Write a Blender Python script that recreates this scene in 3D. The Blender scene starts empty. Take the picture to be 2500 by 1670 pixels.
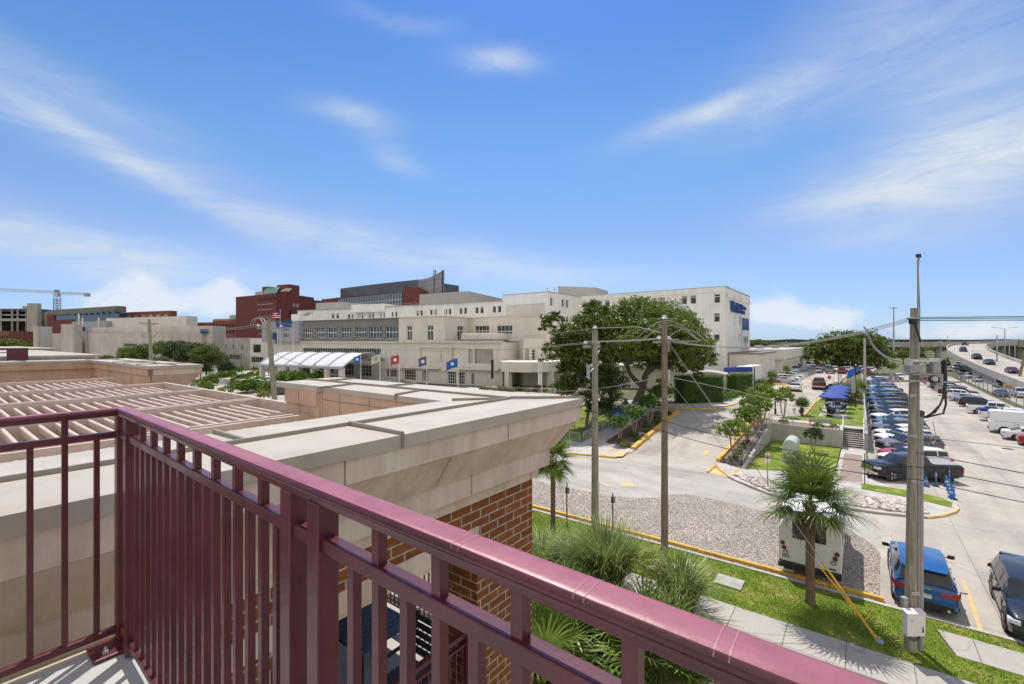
import bpy, bmesh, math, random
import numpy as np
from mathutils import Vector, Matrix
R=math.radians
random.seed(7)
SC=bpy.context.scene
COL=SC.collection
F=1111.0
CAMH=10.5
YAW=R(37.4)
FW=(-math.sin(YAW), math.cos(YAW))
RT=(math.cos(YAW), math.sin(YAW))
cam_d=bpy.data.cameras.new('camera')
cam=bpy.data.objects.new('camera', cam_d)
COL.objects.link(cam)
cam.location=(0, 0, CAMH)
cam.rotation_euler=(R(90), 0, YAW)
cam_d.sensor_width=36.0
cam_d.lens=36.0*F/2500.0
cam_d.clip_start=0.05
cam_d.clip_end=9000
SC.camera=cam
SUN_EL=R(64)
SUN_AZ=math.atan2(-0.57, 0.82)
world=bpy.data.worlds.new("World")
SC.world=world
world.use_nodes=True
sun_d=bpy.data.lights.new('sun', 'SUN')
sun_d.energy=3.9
sun_d.angle=R(0.53)
sun_d.color=(1.0, 0.94, 0.86)
sun=bpy.data.objects.new('sun', sun_d)
COL.objects.link(sun)
sdir=Vector((math.sin(SUN_AZ)*math.cos(SUN_EL), math.cos(SUN_AZ)*math.cos(SUN_EL), math.sin(SUN_EL)))
sun.rotation_euler=sdir.to_track_quat('Z', 'Y').to_euler()
SC.view_settings.view_transform='Standard'
SC.view_settings.look='None'
SC.view_settings.exposure=0.30
SC.view_settings.gamma=1.0
SKY_STRENGTH=0.13
def ray(u, v=835.0):
 t=(u-1250.0)/F
 return FW[0]+RT[0]*t, FW[1]+RT[1]*t, (835.0-v)/F
def W(u, D, z=0.0):
 a, b, c=ray(u)
 return Vector((a*D, b*D, z))
def G(u, v, z=0.0):
 D=(CAMH-z)*F/(v-835.0)
 return W(u, D, z)
def terr(x, y):
 if x>0.6:return 0.0
 if x>-7.6 and y<55.2:return 0.0
 if y<=41:return 0.0
 if y>200:return 1.6
 return 1.6*min(1.0, (y-41)/14.2)
def GT(u, v):
 z=0.0
 for i in range(12):
  p=G(u, v, z)
  z=0.5*z+0.5*terr(p.x, p.y)
 p=G(u, v, z); p.z=terr(p.x, p.y)
 return p
def ZD(v, D):return CAMH+(835.0-v)*D/F
def build_sky():
 nt=world.node_tree; N=nt.nodes; L=nt.links
 N.clear()
 out=N.new('ShaderNodeOutputWorld'); bg=N.new('ShaderNodeBackground')
 sky=N.new('ShaderNodeTexSky'); sky.sky_type='NISHITA'; sky.sun_disc=False
 sky.sun_elevation=SUN_EL; sky.sun_rotation=SUN_AZ
 sky.altitude=0; sky.air_density=1.0; sky.dust_density=0.5; sky.ozone_density=2.2
 tc=N.new('ShaderNodeTexCoord'); sep=N.new('ShaderNodeSeparateXYZ')
 L.new(tc.outputs['Generated'], sep.inputs[0])
 def M(op, a, b=None, c=None, clamp=False):
  n=N.new('ShaderNodeMath'); n.operation=op; n.use_clamp=clamp
  for i, x in enumerate((a, b, c)):
   if x is None:continue
   if isinstance(x, (int, float)):n.inputs[i].default_value=x
   else:L.new(x, n.inputs[i])
  return n.outputs[0]
 az=M('ARCTAN2', sep.outputs[0], sep.outputs[1])
 el=M('ARCSINE', sep.outputs[2])
 cmb=N.new('ShaderNodeCombineXYZ'); L.new(az, cmb.inputs[0]); L.new(el, cmb.inputs[1])
 def noise(scale, sx, sy, rot, detail=6, rough=0.6, dist=0.0, off=0):
  mp=N.new('ShaderNodeMapping'); mp.inputs['Scale'].default_value=(sx, sy, 1); mp.inputs['Rotation'].default_value=(0, 0, rot)
  mp.inputs['Location'].default_value=(off, off*.7, 0)
  L.new(cmb.outputs[0], mp.inputs[0])
  n=N.new('ShaderNodeTexNoise'); n.inputs['Scale'].default_value=scale; n.inputs['Detail'].default_value=detail
  n.inputs['Roughness'].default_value=rough; n.inputs['Distortion'].default_value=dist
  L.new(mp.outputs[0], n.inputs['Vector']); return n.outputs['Fac']
 wz=noise(2.5, 1, 1.6, 0, 4, .55, 0, 3.1)
 azw=M('ADD', az, M('MULTIPLY', M('SUBTRACT', wz, .5), .10))
 wz2=noise(3.5, 1, 1.6, 0, 4, .55, 0, 8.3)
 elw=M('ADD', el, M('MULTIPLY', M('SUBTRACT', wz2, .5), .06))
 def blob(u, v, lu, lv, rot, amp, p=1.0):
  a, b, c=ray(u, v); l=math.sqrt(a*a+b*b+c*c)
  a0=math.atan2(a, b); e0=math.asin(c/l)
  k=1.0/F*(math.hypot(a, b)/l)**1.0/math.hypot(a, b)
  su, sv=lu*k, lv*k
  cr, sr=math.cos(rot), math.sin(rot)
  dx=M('SUBTRACT', azw, a0); dy=M('SUBTRACT', elw, e0)
  X=M('DIVIDE', M('ADD', M('MULTIPLY', dx, cr), M('MULTIPLY', dy, sr)), su)
  Y=M('DIVIDE', M('SUBTRACT', M('MULTIPLY', dy, cr), M('MULTIPLY', dx, sr)), sv)
  r2=M('ADD', M('MULTIPLY', X, X), M('MULTIPLY', Y, Y))
  return M('MULTIPLY', M('POWER', 2.718, M('MULTIPLY', r2, -1.0)), amp)
 fine=noise(4.2, 1.0, 4.4, R(-14), 10, .70, .8, 1.0)
 fine=M('MULTIPLY_ADD', fine, 2.7, -.72, True)
 cir=[(1214, 156, 120, 26, -.05, .62), (870, 292, 110, 30, -.05, .50), (985, 388, 70, 26, -.3, .42), (1720, 285, 190, 30, .16, .62), (1960, 215, 260, 75, .30, .30), (2330, 190, 190, 240, .4, .40), (2380, 400, 330, 110, .15, .75), (2100, 470, 190, 40, .12, .42), (2180, 570, 150, 26, .0, .25), (60, 270, 260, 50, -.35, .40), (330, 400, 330, 34, -.40, .34), (650, 520, 330, 42, -.32, .32), (1000, 610, 340, 56, -.18, .40), (1300, 660, 340, 40, -.08, .34), (120, 600, 330, 60, -.22, .58), (180, 215, 260, 40, -.25, .30), (500, 660, 420, 60, -.12, .28), (980, 60, 150, 22, 0, .26), (1950, 120, 330, 90, .3, .12)]
 s=None
 for c in cir:
  b=blob(*c); s=b if s is None else M('ADD', s, b)
 cirm=M('MULTIPLY', s, M('ADD', M('MULTIPLY', fine, .85), .26), None, True)
 veil=M('MULTIPLY', M('POWER', 2.718, M('MULTIPLY', el, -5.0)), .28)
 puff=noise(11.0, 1.0, 1.3, 0, 8, .58, .2, 5.0)
 cum=[(350, 716, 95, 48, 0, 1.05), (572, 728, 60, 42, 0, 1.2), (440, 762, 190, 30, 0, .8), (1900, 760, 95, 44, 0, 1.0), (2000, 785, 140, 30, 0, .7), (2360, 805, 190, 32, 0, .8), (1180, 760, 100, 20, 0, .3)]
 s2=None
 for c in cum:
  b=blob(*c); s2=b if s2 is None else M('ADD', s2, b)
 cumm=M('MULTIPLY', M('SUBTRACT', M('ADD', s2, M('MULTIPLY', M('SUBTRACT', puff, .5), 2.4)), .42), 1.7, None, True)
 cumm=M('MULTIPLY', cumm, M('MULTIPLY', s2, 1.6, None, True))
 rmp=N.new('ShaderNodeValToRGB'); rmp.color_ramp.interpolation='EASE'
 eln=M('DIVIDE', el, math.pi/2, None, True); L.new(eln, rmp.inputs[0]); E_=rmp.color_ramp.elements
 stops=[(0.0, (.45, .65, 1.15)), (.04, (.45, .61, .97)), (.13, (.50, .63, .84)), (.24, (.46, .69, .90)), (.41, (.32, .57, .92)), (.62, (.75, .85, .98)), (1, (.95, .95, 1))]
 while len(E_)<len(stops):E_.new(.5)
 for e_, (p_, c_) in zip(E_, stops):e_.position=p_; e_.color=(*c_, 1)
 hs=N.new('ShaderNodeMix'); hs.data_type='RGBA'; hs.blend_type='MULTIPLY'; hs.inputs[0].default_value=1
 L.new(sky.outputs[0], hs.inputs[6]); L.new(rmp.outputs[0], hs.inputs[7])
 def mix(fac, a, b):
  m=N.new('ShaderNodeMix'); m.data_type='RGBA'; L.new(fac, m.inputs[0])
  for i, x in((6, a), (7, b)):
   if isinstance(x, tuple):m.inputs[i].default_value=x
   else:L.new(x, m.inputs[i])
  return m.outputs[2]
 c1=mix(M('ADD', cirm, veil, None, True), hs.outputs[2], (4.3, 4.75, 5.3, 1))
 c2=mix(M('MULTIPLY', cumm, .68), c1, (5.6, 5.65, 5.8, 1))
 dt=M('ADD', M('MULTIPLY', sep.outputs[0], -FW[0]), M('MULTIPLY', sep.outputs[1], -FW[1]))
 dt=M('MULTIPLY_ADD', M('ADD', dt, M('MULTIPLY', wz, .3)), 1.5, -.1, True)
 c3=mix(M('MULTIPLY', dt, M('MULTIPLY_ADD', fine, .3, .70, True)), c2, (7.4, 7.0, 6.5, 1))  # unseen bright veil added behind the camera to fill the shaded walls
 L.new(c3, bg.inputs[0]); bg.inputs[1].default_value=SKY_STRENGTH
 L.new(bg.outputs[0], out.inputs[0])
build_sky()
def new_mat(name):
 m=bpy.data.materials.new(name); m.use_nodes=True
 nt=m.node_tree; b=nt.nodes['Principled BSDF']
 return m, nt, b
def mat(name, col, rough=.7, var=.12, scale=3.0, metal=0.0, bump=0.0, bscale=40.0, coat=0.0, spec=None, second=None, coords='Object', stretch=(1, 1, 1), detail=6, objcol=False, lo=.35, hi=.65):
 """base colour varied by large noise (stains and wear), optional fine bump"""
 m, nt, b=new_mat(name); N=nt.nodes; L=nt.links
 tc=N.new('ShaderNodeTexCoord'); mp=N.new('ShaderNodeMapping'); mp.inputs['Scale'].default_value=stretch
 L.new(tc.outputs[coords], mp.inputs[0])
 n=N.new('ShaderNodeTexNoise'); n.inputs['Scale'].default_value=scale; n.inputs['Detail'].default_value=detail; n.inputs['Roughness'].default_value=.62
 L.new(mp.outputs[0], n.inputs['Vector'])
 cr=N.new('ShaderNodeValToRGB')
 c0=tuple(max(0, c*(1-var)) for c in col); c1=tuple(min(1, c*(1+var)) for c in col)
 if second:c0=second
 cr.color_ramp.elements[0].position=lo; cr.color_ramp.elements[1].position=hi
 cr.color_ramp.elements[0].color=(*c0, 1); cr.color_ramp.elements[1].color=(*c1, 1)
 L.new(n.outputs['Fac'], cr.inputs[0])
 src=cr.outputs[0]
 if objcol:
  oi=N.new('ShaderNodeObjectInfo'); mx=N.new('ShaderNodeMix'); mx.data_type='RGBA'; mx.blend_type='MULTIPLY'; mx.inputs[0].default_value=1
  L.new(src, mx.inputs[6]); L.new(oi.outputs['Color'], mx.inputs[7]); src=mx.outputs[2]
 L.new(src, b.inputs['Base Color'])
 b.inputs['Roughness'].default_value=rough; b.inputs['Metallic'].default_value=metal
 if coat:b.inputs['Coat Weight'].default_value=coat; b.inputs['Coat Roughness'].default_value=.04
 if spec is not None:b.inputs['Specular IOR Level'].default_value=spec
 if bump:
  n2=N.new('ShaderNodeTexNoise'); n2.inputs['Scale'].default_value=bscale; n2.inputs['Detail'].default_value=5
  L.new(mp.outputs[0], n2.inputs['Vector'])
  bp=N.new('ShaderNodeBump'); bp.inputs['Strength'].default_value=bump; bp.inputs['Distance'].default_value=.01
  L.new(n2.outputs['Fac'], bp.inputs['Height']); L.new(bp.outputs[0], b.inputs['Normal'])
 return m
def mix_rgb(nt, fac, a, b, mode='MIX'):
 m=nt.nodes.new('ShaderNodeMix'); m.data_type='RGBA'; m.blend_type=mode
 if isinstance(fac, (int, float)):m.inputs[0].default_value=fac
 else:nt.links.new(fac, m.inputs[0])
 for i, x in((6, a), (7, b)):
  if isinstance(x, tuple):m.inputs[i].default_value=x if len(x)==4 else(*x, 1)
  else:nt.links.new(x, m.inputs[i])
 return m.outputs[2]
def brick_mat(name, c1, c2, mortar, bw, rh, ms, rough=.85, mottled=True):
 m, nt, b=new_mat(name); N=nt.nodes; L=nt.links
 geo=N.new('ShaderNodeNewGeometry'); sep=N.new('ShaderNodeSeparateXYZ'); L.new(geo.outputs['Position'], sep.inputs[0])
 ad=N.new('ShaderNodeMath'); ad.operation='ADD'; L.new(sep.outputs[0], ad.inputs[0]); L.new(sep.outputs[1], ad.inputs[1])
 cb=N.new('ShaderNodeCombineXYZ'); L.new(ad.outputs[0], cb.inputs[0]); L.new(sep.outputs[2], cb.inputs[1])
 br=N.new('ShaderNodeTexBrick'); br.inputs['Scale'].default_value=1; br.inputs['Brick Width'].default_value=bw; br.inputs['Row Height'].default_value=rh
 br.inputs['Mortar Size'].default_value=ms; br.inputs['Mortar Smooth'].default_value=.15
 br.inputs['Color1'].default_value=(*c1, 1); br.inputs['Color2'].default_value=(*c2, 1); br.inputs['Mortar'].default_value=(*mortar, 1)
 L.new(cb.outputs[0], br.inputs['Vector'])
 n=N.new('ShaderNodeTexNoise'); n.inputs['Scale'].default_value=14; n.inputs['Detail'].default_value=6; L.new(geo.outputs['Position'], n.inputs['Vector'])
 cr=N.new('ShaderNodeValToRGB'); cr.color_ramp.elements[0].color=(.72, .72, .72, 1); cr.color_ramp.elements[1].color=(1.15, 1.12, 1.1, 1); cr.color_ramp.elements[0].position=.3; cr.color_ramp.elements[1].position=.7
 L.new(n.outputs['Fac'], cr.inputs[0])
 L.new(mix_rgb(nt, 1.0, br.outputs[0], cr.outputs[0], 'MULTIPLY'), b.inputs['Base Color'])
 b.inputs['Roughness'].default_value=rough
 bp=N.new('ShaderNodeBump'); bp.inputs['Strength'].default_value=.5; bp.inputs['Distance'].default_value=.006; bp.invert=True
 L.new(br.outputs['Fac'], bp.inputs['Height']); L.new(bp.outputs[0], b.inputs['Normal'])
 return m
def pave_mat(name, col, joint, jx, jy, stain=.16, jw=.02, tyre=False, rough=.85):
 """cast concrete: panels with joints, blotches, a few cracks, dark drips"""
 m, nt, b=new_mat(name); N=nt.nodes; L=nt.links
 geo=N.new('ShaderNodeNewGeometry')
 br=N.new('ShaderNodeTexBrick'); br.offset=0; br.inputs['Scale'].default_value=1; br.inputs['Brick Width'].default_value=jx; br.inputs['Row Height'].default_value=jy
 br.inputs['Mortar Size'].default_value=jw; br.inputs['Mortar Smooth'].default_value=.2
 k=.94
 br.inputs['Color1'].default_value=(*[c*k for c in col], 1); br.inputs['Color2'].default_value=(*[min(1, c*1.05) for c in col], 1); br.inputs['Mortar'].default_value=(*joint, 1)
 mp=N.new('ShaderNodeMapping'); mp.inputs['Location'].default_value=(.37, .6, 0); L.new(geo.outputs['Position'], mp.inputs[0]); L.new(mp.outputs[0], br.inputs['Vector'])
 n=N.new('ShaderNodeTexNoise'); n.inputs['Scale'].default_value=.22; n.inputs['Detail'].default_value=9; n.inputs['Roughness'].default_value=.68; L.new(geo.outputs['Position'], n.inputs['Vector'])
 cr=N.new('ShaderNodeValToRGB'); cr.color_ramp.elements[0].position=.32; cr.color_ramp.elements[1].position=.66
 cr.color_ramp.elements[0].color=(1-stain, 1-stain, 1-stain*1.05, 1); cr.color_ramp.elements[1].color=(1+stain*.55, 1+stain*.5, 1+stain*.4, 1)
 L.new(n.outputs['Fac'], cr.inputs[0])
 c=mix_rgb(nt, 1, br.outputs[0], cr.outputs[0], 'MULTIPLY')
 n2=N.new('ShaderNodeTexNoise'); n2.inputs['Scale'].default_value=9; n2.inputs['Detail'].default_value=4; L.new(geo.outputs['Position'], n2.inputs['Vector'])
 cr2=N.new('ShaderNodeValToRGB'); cr2.color_ramp.elements[0].color=(.88, .88, .88, 1); cr2.color_ramp.elements[1].color=(1.08, 1.08, 1.08, 1); L.new(n2.outputs['Fac'], cr2.inputs[0])
 c=mix_rgb(nt, 1, c, cr2.outputs[0], 'MULTIPLY')
 v=N.new('ShaderNodeTexVoronoi'); v.feature='DISTANCE_TO_EDGE'; v.inputs['Scale'].default_value=.16
 nd=N.new('ShaderNodeTexNoise'); nd.inputs['Scale'].default_value=1.1; nd.inputs['Detail'].default_value=6; L.new(geo.outputs['Position'], nd.inputs['Vector'])
 mxv=N.new('ShaderNodeMix'); mxv.data_type='VECTOR'; mxv.inputs[0].default_value=.45; L.new(geo.outputs['Position'], mxv.inputs[4]);
 vm=N.new('ShaderNodeVectorMath'); vm.operation='MULTIPLY_ADD'; L.new(nd.outputs['Color'], vm.inputs[0]); vm.inputs[1].default_value=(1.4, 1.4, 0); L.new(geo.outputs['Position'], vm.inputs[2])
 L.new(vm.outputs[0], v.inputs['Vector'])
 ck=N.new('ShaderNodeMath'); ck.operation='LESS_THAN'; ck.inputs[1].default_value=.0035; L.new(v.outputs['Distance'], ck.inputs[0])
 ckm=N.new('ShaderNodeMath'); ckm.operation='MULTIPLY'; ckm.inputs[1].default_value=.45; L.new(ck.outputs[0], ckm.inputs[0])
 c=mix_rgb(nt, ckm.outputs[0], c, tuple(x*.45 for x in col))
 if tyre:
  mp2=N.new('ShaderNodeMapping'); mp2.inputs['Scale'].default_value=(.55, .07, 1) if tyre=='y' else(.09, .6, 1)
  L.new(geo.outputs['Position'], mp2.inputs[0])
  n3=N.new('ShaderNodeTexNoise'); n3.inputs['Scale'].default_value=1.2; n3.inputs['Detail'].default_value=7; L.new(mp2.outputs[0], n3.inputs['Vector'])
  cr3=N.new('ShaderNodeValToRGB'); cr3.color_ramp.elements[0].position=.45; cr3.color_ramp.elements[1].position=.72; cr3.color_ramp.elements[0].color=(1.02, 1.02, 1.02, 1); cr3.color_ramp.elements[1].color=(.78, .77, .76, 1)
  L.new(n3.outputs['Fac'], cr3.inputs[0]); c=mix_rgb(nt, 1, c, cr3.outputs[0], 'MULTIPLY')
 L.new(c, b.inputs['Base Color']); b.inputs['Roughness'].default_value=rough
 bp=N.new('ShaderNodeBump'); bp.inputs['Strength'].default_value=.25; bp.inputs['Distance'].default_value=.02; L.new(n2.outputs['Fac'], bp.inputs['Height']); L.new(bp.outputs[0], b.inputs['Normal'])
 return m
def gravel_mat(name, cols, scale, bump=.8):
 m, nt, b=new_mat(name); N=nt.nodes; L=nt.links
 geo=N.new('ShaderNodeNewGeometry')
 v=N.new('ShaderNodeTexVoronoi'); v.inputs['Scale'].default_value=scale; L.new(geo.outputs['Position'], v.inputs['Vector'])
 sp=N.new('ShaderNodeSeparateColor'); L.new(v.outputs['Color'], sp.inputs[0])
 cr=N.new('ShaderNodeValToRGB'); e=cr.color_ramp.elements
 while len(e)<len(cols):e.new(.5)
 for i, c in enumerate(cols):e[i].position=i/(len(cols)-1); e[i].color=(*c, 1)
 L.new(sp.outputs[0], cr.inputs[0])
 ds=N.new('ShaderNodeValToRGB'); ds.color_ramp.elements[0].color=(1.1, 1.1, 1.1, 1); ds.color_ramp.elements[1].color=(.30, .28, .27, 1)
 ds.color_ramp.elements[0].position=.35; ds.color_ramp.elements[1].position=.85
 ml=N.new('ShaderNodeMath'); ml.operation='MULTIPLY'; ml.inputs[1].default_value=1.0; L.new(v.outputs['Distance'], ml.inputs[0]); L.new(ml.outputs[0], ds.inputs[0])
 n=N.new('ShaderNodeTexNoise'); n.inputs['Scale'].default_value=.5; n.inputs['Detail'].default_value=5; L.new(geo.outputs['Position'], n.inputs['Vector'])
 cr2=N.new('ShaderNodeValToRGB'); cr2.color_ramp.elements[0].color=(.85, .85, .86, 1); cr2.color_ramp.elements[1].color=(1.12, 1.1, 1.06, 1); cr2.color_ramp.elements[0].position=.35; cr2.color_ramp.elements[1].position=.65; L.new(n.outputs['Fac'], cr2.inputs[0])
 c=mix_rgb(nt, 1, cr.outputs[0], ds.outputs[0], 'MULTIPLY'); c=mix_rgb(nt, 1, c, cr2.outputs[0], 'MULTIPLY')
 L.new(c, b.inputs['Base Color']); b.inputs['Roughness'].default_value=.8
 bp=N.new('ShaderNodeBump'); bp.inputs['Strength'].default_value=bump; bp.inputs['Distance'].default_value=.03; bp.invert=True
 L.new(v.outputs['Distance'], bp.inputs['Height']); L.new(bp.outputs[0], b.inputs['Normal'])
 return m
def leaf_mat(name, c0, c1, c2, rough=.45, trans=.35):
 m, nt, b=new_mat(name); N=nt.nodes; L=nt.links
 geo=N.new('ShaderNodeNewGeometry'); cr=N.new('ShaderNodeValToRGB'); e=cr.color_ramp.elements; e.new(.5)
 for i, c in enumerate((c0, c1, c2)):e[i].position=(0, .5, 1)[i]; e[i].color=(*c, 1)
 L.new(geo.outputs['Random Per Island'], cr.inputs[0])
 oi=N.new('ShaderNodeObjectInfo'); hv=N.new('ShaderNodeHueSaturation'); L.new(cr.outputs[0], hv.inputs['Color'])
 mr=N.new('ShaderNodeMapRange'); mr.inputs[3].default_value=.8; mr.inputs[4].default_value=1.2; L.new(oi.outputs['Random'], mr.inputs[0]); L.new(mr.outputs[0], hv.inputs['Value'])
 n_=N.new('ShaderNodeTexNoise'); n_.inputs['Scale'].default_value=.9; n_.inputs['Detail'].default_value=3; L.new(geo.outputs['Position'], n_.inputs['Vector'])
 m2=N.new('ShaderNodeMapRange'); m2.inputs[1].default_value=.35; m2.inputs[2].default_value=.65; m2.inputs[3].default_value=.40; m2.inputs[4].default_value=1.0; L.new(n_.outputs['Fac'], m2.inputs[0])
 h2=N.new('ShaderNodeMix'); h2.data_type='RGBA'; L.new(m2.outputs[0], h2.inputs[0]); h2.inputs[6].default_value=(*c0, 1); L.new(hv.outputs[0], h2.inputs[7]); hv=h2; oc=h2.outputs[2]
 L.new(oc, b.inputs['Base Color']); b.inputs['Roughness'].default_value=rough
 tr=N.new('ShaderNodeBsdfTranslucent'); L.new(oc, tr.inputs[0])
 mx=N.new('ShaderNodeMixShader'); mx.inputs[0].default_value=trans
 L.new(b.outputs[0], mx.inputs[1]); L.new(tr.outputs[0], mx.inputs[2]); L.new(mx.outputs[0], N['Material Output'].inputs[0])
 return m
def grass_mat(name, c0, c1, c2):
 m, nt, b=new_mat(name); N=nt.nodes; L=nt.links
 geo=N.new('ShaderNodeNewGeometry')
 n=N.new('ShaderNodeTexNoise'); n.inputs['Scale'].default_value=.8; n.inputs['Detail'].default_value=8; n.inputs['Roughness'].default_value=.7; L.new(geo.outputs['Position'], n.inputs['Vector'])
 cr=N.new('ShaderNodeValToRGB'); e=cr.color_ramp.elements; e.new(.5)
 for i, c in enumerate((c0, c1, c2)):e[i].position=(.36, .52, .64)[i]; e[i].color=(*c, 1)
 L.new(n.outputs['Fac'], cr.inputs[0])
 n2=N.new('ShaderNodeTexNoise'); n2.inputs['Scale'].default_value=26; n2.inputs['Detail'].default_value=4; n2.inputs['Roughness'].default_value=.8; L.new(geo.outputs['Position'], n2.inputs['Vector'])
 cr2=N.new('ShaderNodeValToRGB'); cr2.color_ramp.elements[0].color=(.55, .6, .5, 1); cr2.color_ramp.elements[1].color=(1.4, 1.35, 1.3, 1); cr2.color_ramp.elements[0].position=.35; cr2.color_ramp.elements[1].position=.65; L.new(n2.outputs['Fac'], cr2.inputs[0])
 L.new(mix_rgb(nt, 1, cr.outputs[0], cr2.outputs[0], 'MULTIPLY'), b.inputs['Base Color']); b.inputs['Roughness'].default_value=.9; b.inputs['Specular IOR Level'].default_value=.2
 bp=N.new('ShaderNodeBump'); bp.inputs['Strength'].default_value=.9; bp.inputs['Distance'].default_value=.04; L.new(n2.outputs['Fac'], bp.inputs['Height']); L.new(bp.outputs[0], b.inputs['Normal'])
 return m
MT={}
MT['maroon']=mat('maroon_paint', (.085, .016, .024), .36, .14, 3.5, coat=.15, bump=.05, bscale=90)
MT['maroon_pale']=mat('pale_maroon', (.30, .095, .125), .42, .10, 9, second=(.215, .055, .078), coat=.1, bump=.06, bscale=70, lo=.3, hi=.7)  # paler maroon for the upper faces of the top rail
MT['rail_mark']=mat('pale_weld_mark', (.34, .13, .16), .5, .1, 20)
MT['deck']=mat('deck_coating', (.40, .395, .38), .8, .06, 6, bump=.1)
MT['coping']=mat('coping_metal', (.44, .395, .325), .5, .05, 2.5, stretch=(1, .3, 1))
MT['seam']=mat('coping_seam', (.26, .225, .185), .55, .08, 4)
MT['stone']=mat('cast_stone', (.63, .535, .445), .85, .06, 1.3, bump=.15, bscale=60, second=(.57, .43, .33), lo=.3, hi=.6)
MT['stone_joint']=mat('stone_joint', (.30, .24, .20), .9)
MT['brick']=brick_mat('brown_brick', (.27, .085, .015), (.19, .054, .010), (.42, .35, .28), .305, .1016, .0095)
MT['trellis']=mat('trellis_paint', (.56, .46, .39), .6, .06, 3)
MT['stucco_peach']=mat('peach_stucco', (.52, .36, .26), .9, .10, 1.2, bump=.15)
MT['concrete']=pave_mat('road_concrete', (.40, .365, .32), (.20, .185, .17), 4.6, 6.1, .24, .016, tyre='y')
MT['concrete_x']=pave_mat('street_concrete', (.385, .36, .325), (.20, .185, .17), 40, 7.5, .22, .014, tyre='x')
MT['walk']=pave_mat('pavement_concrete', (.40, .37, .33), (.16, .15, .13), 1.75, 60, .10, .018)
MT['slab']=mat('plain_concrete', (.42, .40, .37), .85, .14, 1.1, bump=.2, bscale=30)
MT['wallconc']=mat('painted_retaining_wall', (.42, .41, .37), .85, .08, .8)
MT['yellow']=mat('yellow_paint', (.66, .40, .045), .7, .12, 2.0, second=(.50, .29, .06), bump=.2)
MT['yellow_line']=mat('faded_yellow_paint', (.66, .42, .13), .8, .2, 4, second=(.44, .36, .24))
MT['white_line']=mat('white_road_paint', (.62, .60, .57), .8, .12, 4)
MT['gravel']=gravel_mat('grey_gravel', [(.19, .165, .15), (.38, .33, .29), (.52, .455, .395), (.30, .25, .22), (.64, .585, .52), (.42, .32, .26)], 21)
MT['rock']=mat('river_rock', (.46, .37, .29), .85, .25, 2.5, second=(.25, .20, .17), objcol=False)
MT['grass']=grass_mat('lawn_grass', (.10, .165, .016), (.165, .235, .024), (.33, .28, .09))
MT['field']=grass_mat('open_ground', (.08, .10, .04), (.13, .13, .07), (.2, .18, .12))
MT['soil']=mat('mulch', (.10, .065, .05), .95, .3, 8, bump=.8, bscale=30)
MT['soil_lt']=mat('bark_mulch', (.22, .155, .125), .95, .25, 8, bump=.8, bscale=30)
MT['paver']=brick_mat('path_pavers', (.34, .25, .21), (.25, .19, .165), (.16, .13, .11), .2, .1, .006)
MT['white_wall']=mat('white_stucco', (.78, .765, .725), .9, .04, .25, second=(.68, .66, .615), lo=.25, hi=.55, bump=.1, bscale=20)
MT['beige_wall']=mat('beige_stucco', (.63, .585, .515), .9, .05, .3, bump=.1, bscale=20)
MT['grey_wall']=mat('grey_stucco', (.19, .178, .17), .9, .05, .3)
MT['blue_grey']=mat('blue_grey_panel', (.33, .34, .365), .7, .05, .3)
MT['roof']=mat('flat_roof', (.45, .44, .42), .9, .1, .4)
MT['frame']=mat('window_frame', (.62, .61, .58), .6, .04)
MT['glass']=mat('dark_glass', (.028, .034, .038), .06, .35, .5, second=(.012, .014, .016))
MT['blueglass']=mat('blue_glass', (.035, .06, .075), .08, .3, .4)
MT['dark']=mat('dark_interior', (.02, .02, .021), .9)
MT['red_brick']=mat('red_brick_far', (.15, .042, .038), .9, .12, .5)
MT['orange_brick']=mat('orange_brick_far', (.22, .075, .055), .9, .12, .5)
MT['hall']=mat('pinkish_concrete', (.50, .445, .405), .9, .08, .15)
MT['conc_far']=mat('weathered_concrete', (.38, .355, .32), .9, .12, .2)
MT['corr']=mat('ribbed_metal', (.40, .375, .335), .6, .05, .5)
MT['steel']=mat('galvanised_steel', (.42, .43, .44), .45, .1, 5, metal=.5)
MT['dark_steel']=mat('dark_steel', (.05, .055, .06), .5, .1, 5)
MT['black']=mat('black_plastic', (.018, .018, .019), .5, .15, 5)
MT['rubber']=mat('tyre_rubber', (.022, .022, .023), .85, .15, 10)
MT['rim']=mat('alloy_rim', (.50, .50, .51), .3, .06, 10, metal=.8)
MT['chrome']=mat('chrome', (.7, .7, .71), .15, .03, 10, metal=1)
MT['paint']=mat('car_paint', (1, 1, 1), .35, .0, 2, coat=.8, objcol=True, metal=0.0, spec=.15)
MT['red_lens']=mat('red_lens', (.38, .012, .015), .2, .1, 5, coat=.6)
MT['clear_lens']=mat('clear_lens', (.62, .64, .66), .12, .1, 12, coat=.6)
MT['plate']=mat('number_plate', (.68, .68, .66), .5, .05)
MT['wood_pole']=mat('weathered_pole_wood', (.33, .30, .24), .9, .2, 3, stretch=(6, 6, .5), second=(.17, .155, .105), bump=.6, bscale=8, lo=.3, hi=.68)
MT['wood_pole_dark']=mat('creosoted_pole_wood', (.26, .21, .155), .9, .2, 4, stretch=(5, 5, .8), second=(.12, .095, .07), bump=.7, bscale=8, lo=.3, hi=.68)
MT['white_paint']=mat('white_paint', (.70, .68, .655), .5, .04, 2)
MT['util_grey']=mat('utility_grey', (.30, .30, .30), .5, .08, 3)
MT['insul']=mat('pale_insulator', (.5, .49, .47), .35, .05)
MT['wire']=mat('aluminium_wire', (.36, .36, .35), .5, .05)
MT['wire_dark']=mat('black_cable', (.025, .025, .026), .6, .1)
MT['bark']=mat('oak_bark', (.115, .095, .075), .95, .3, 4, stretch=(4, 4, 1), bump=.9, bscale=12)
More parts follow.
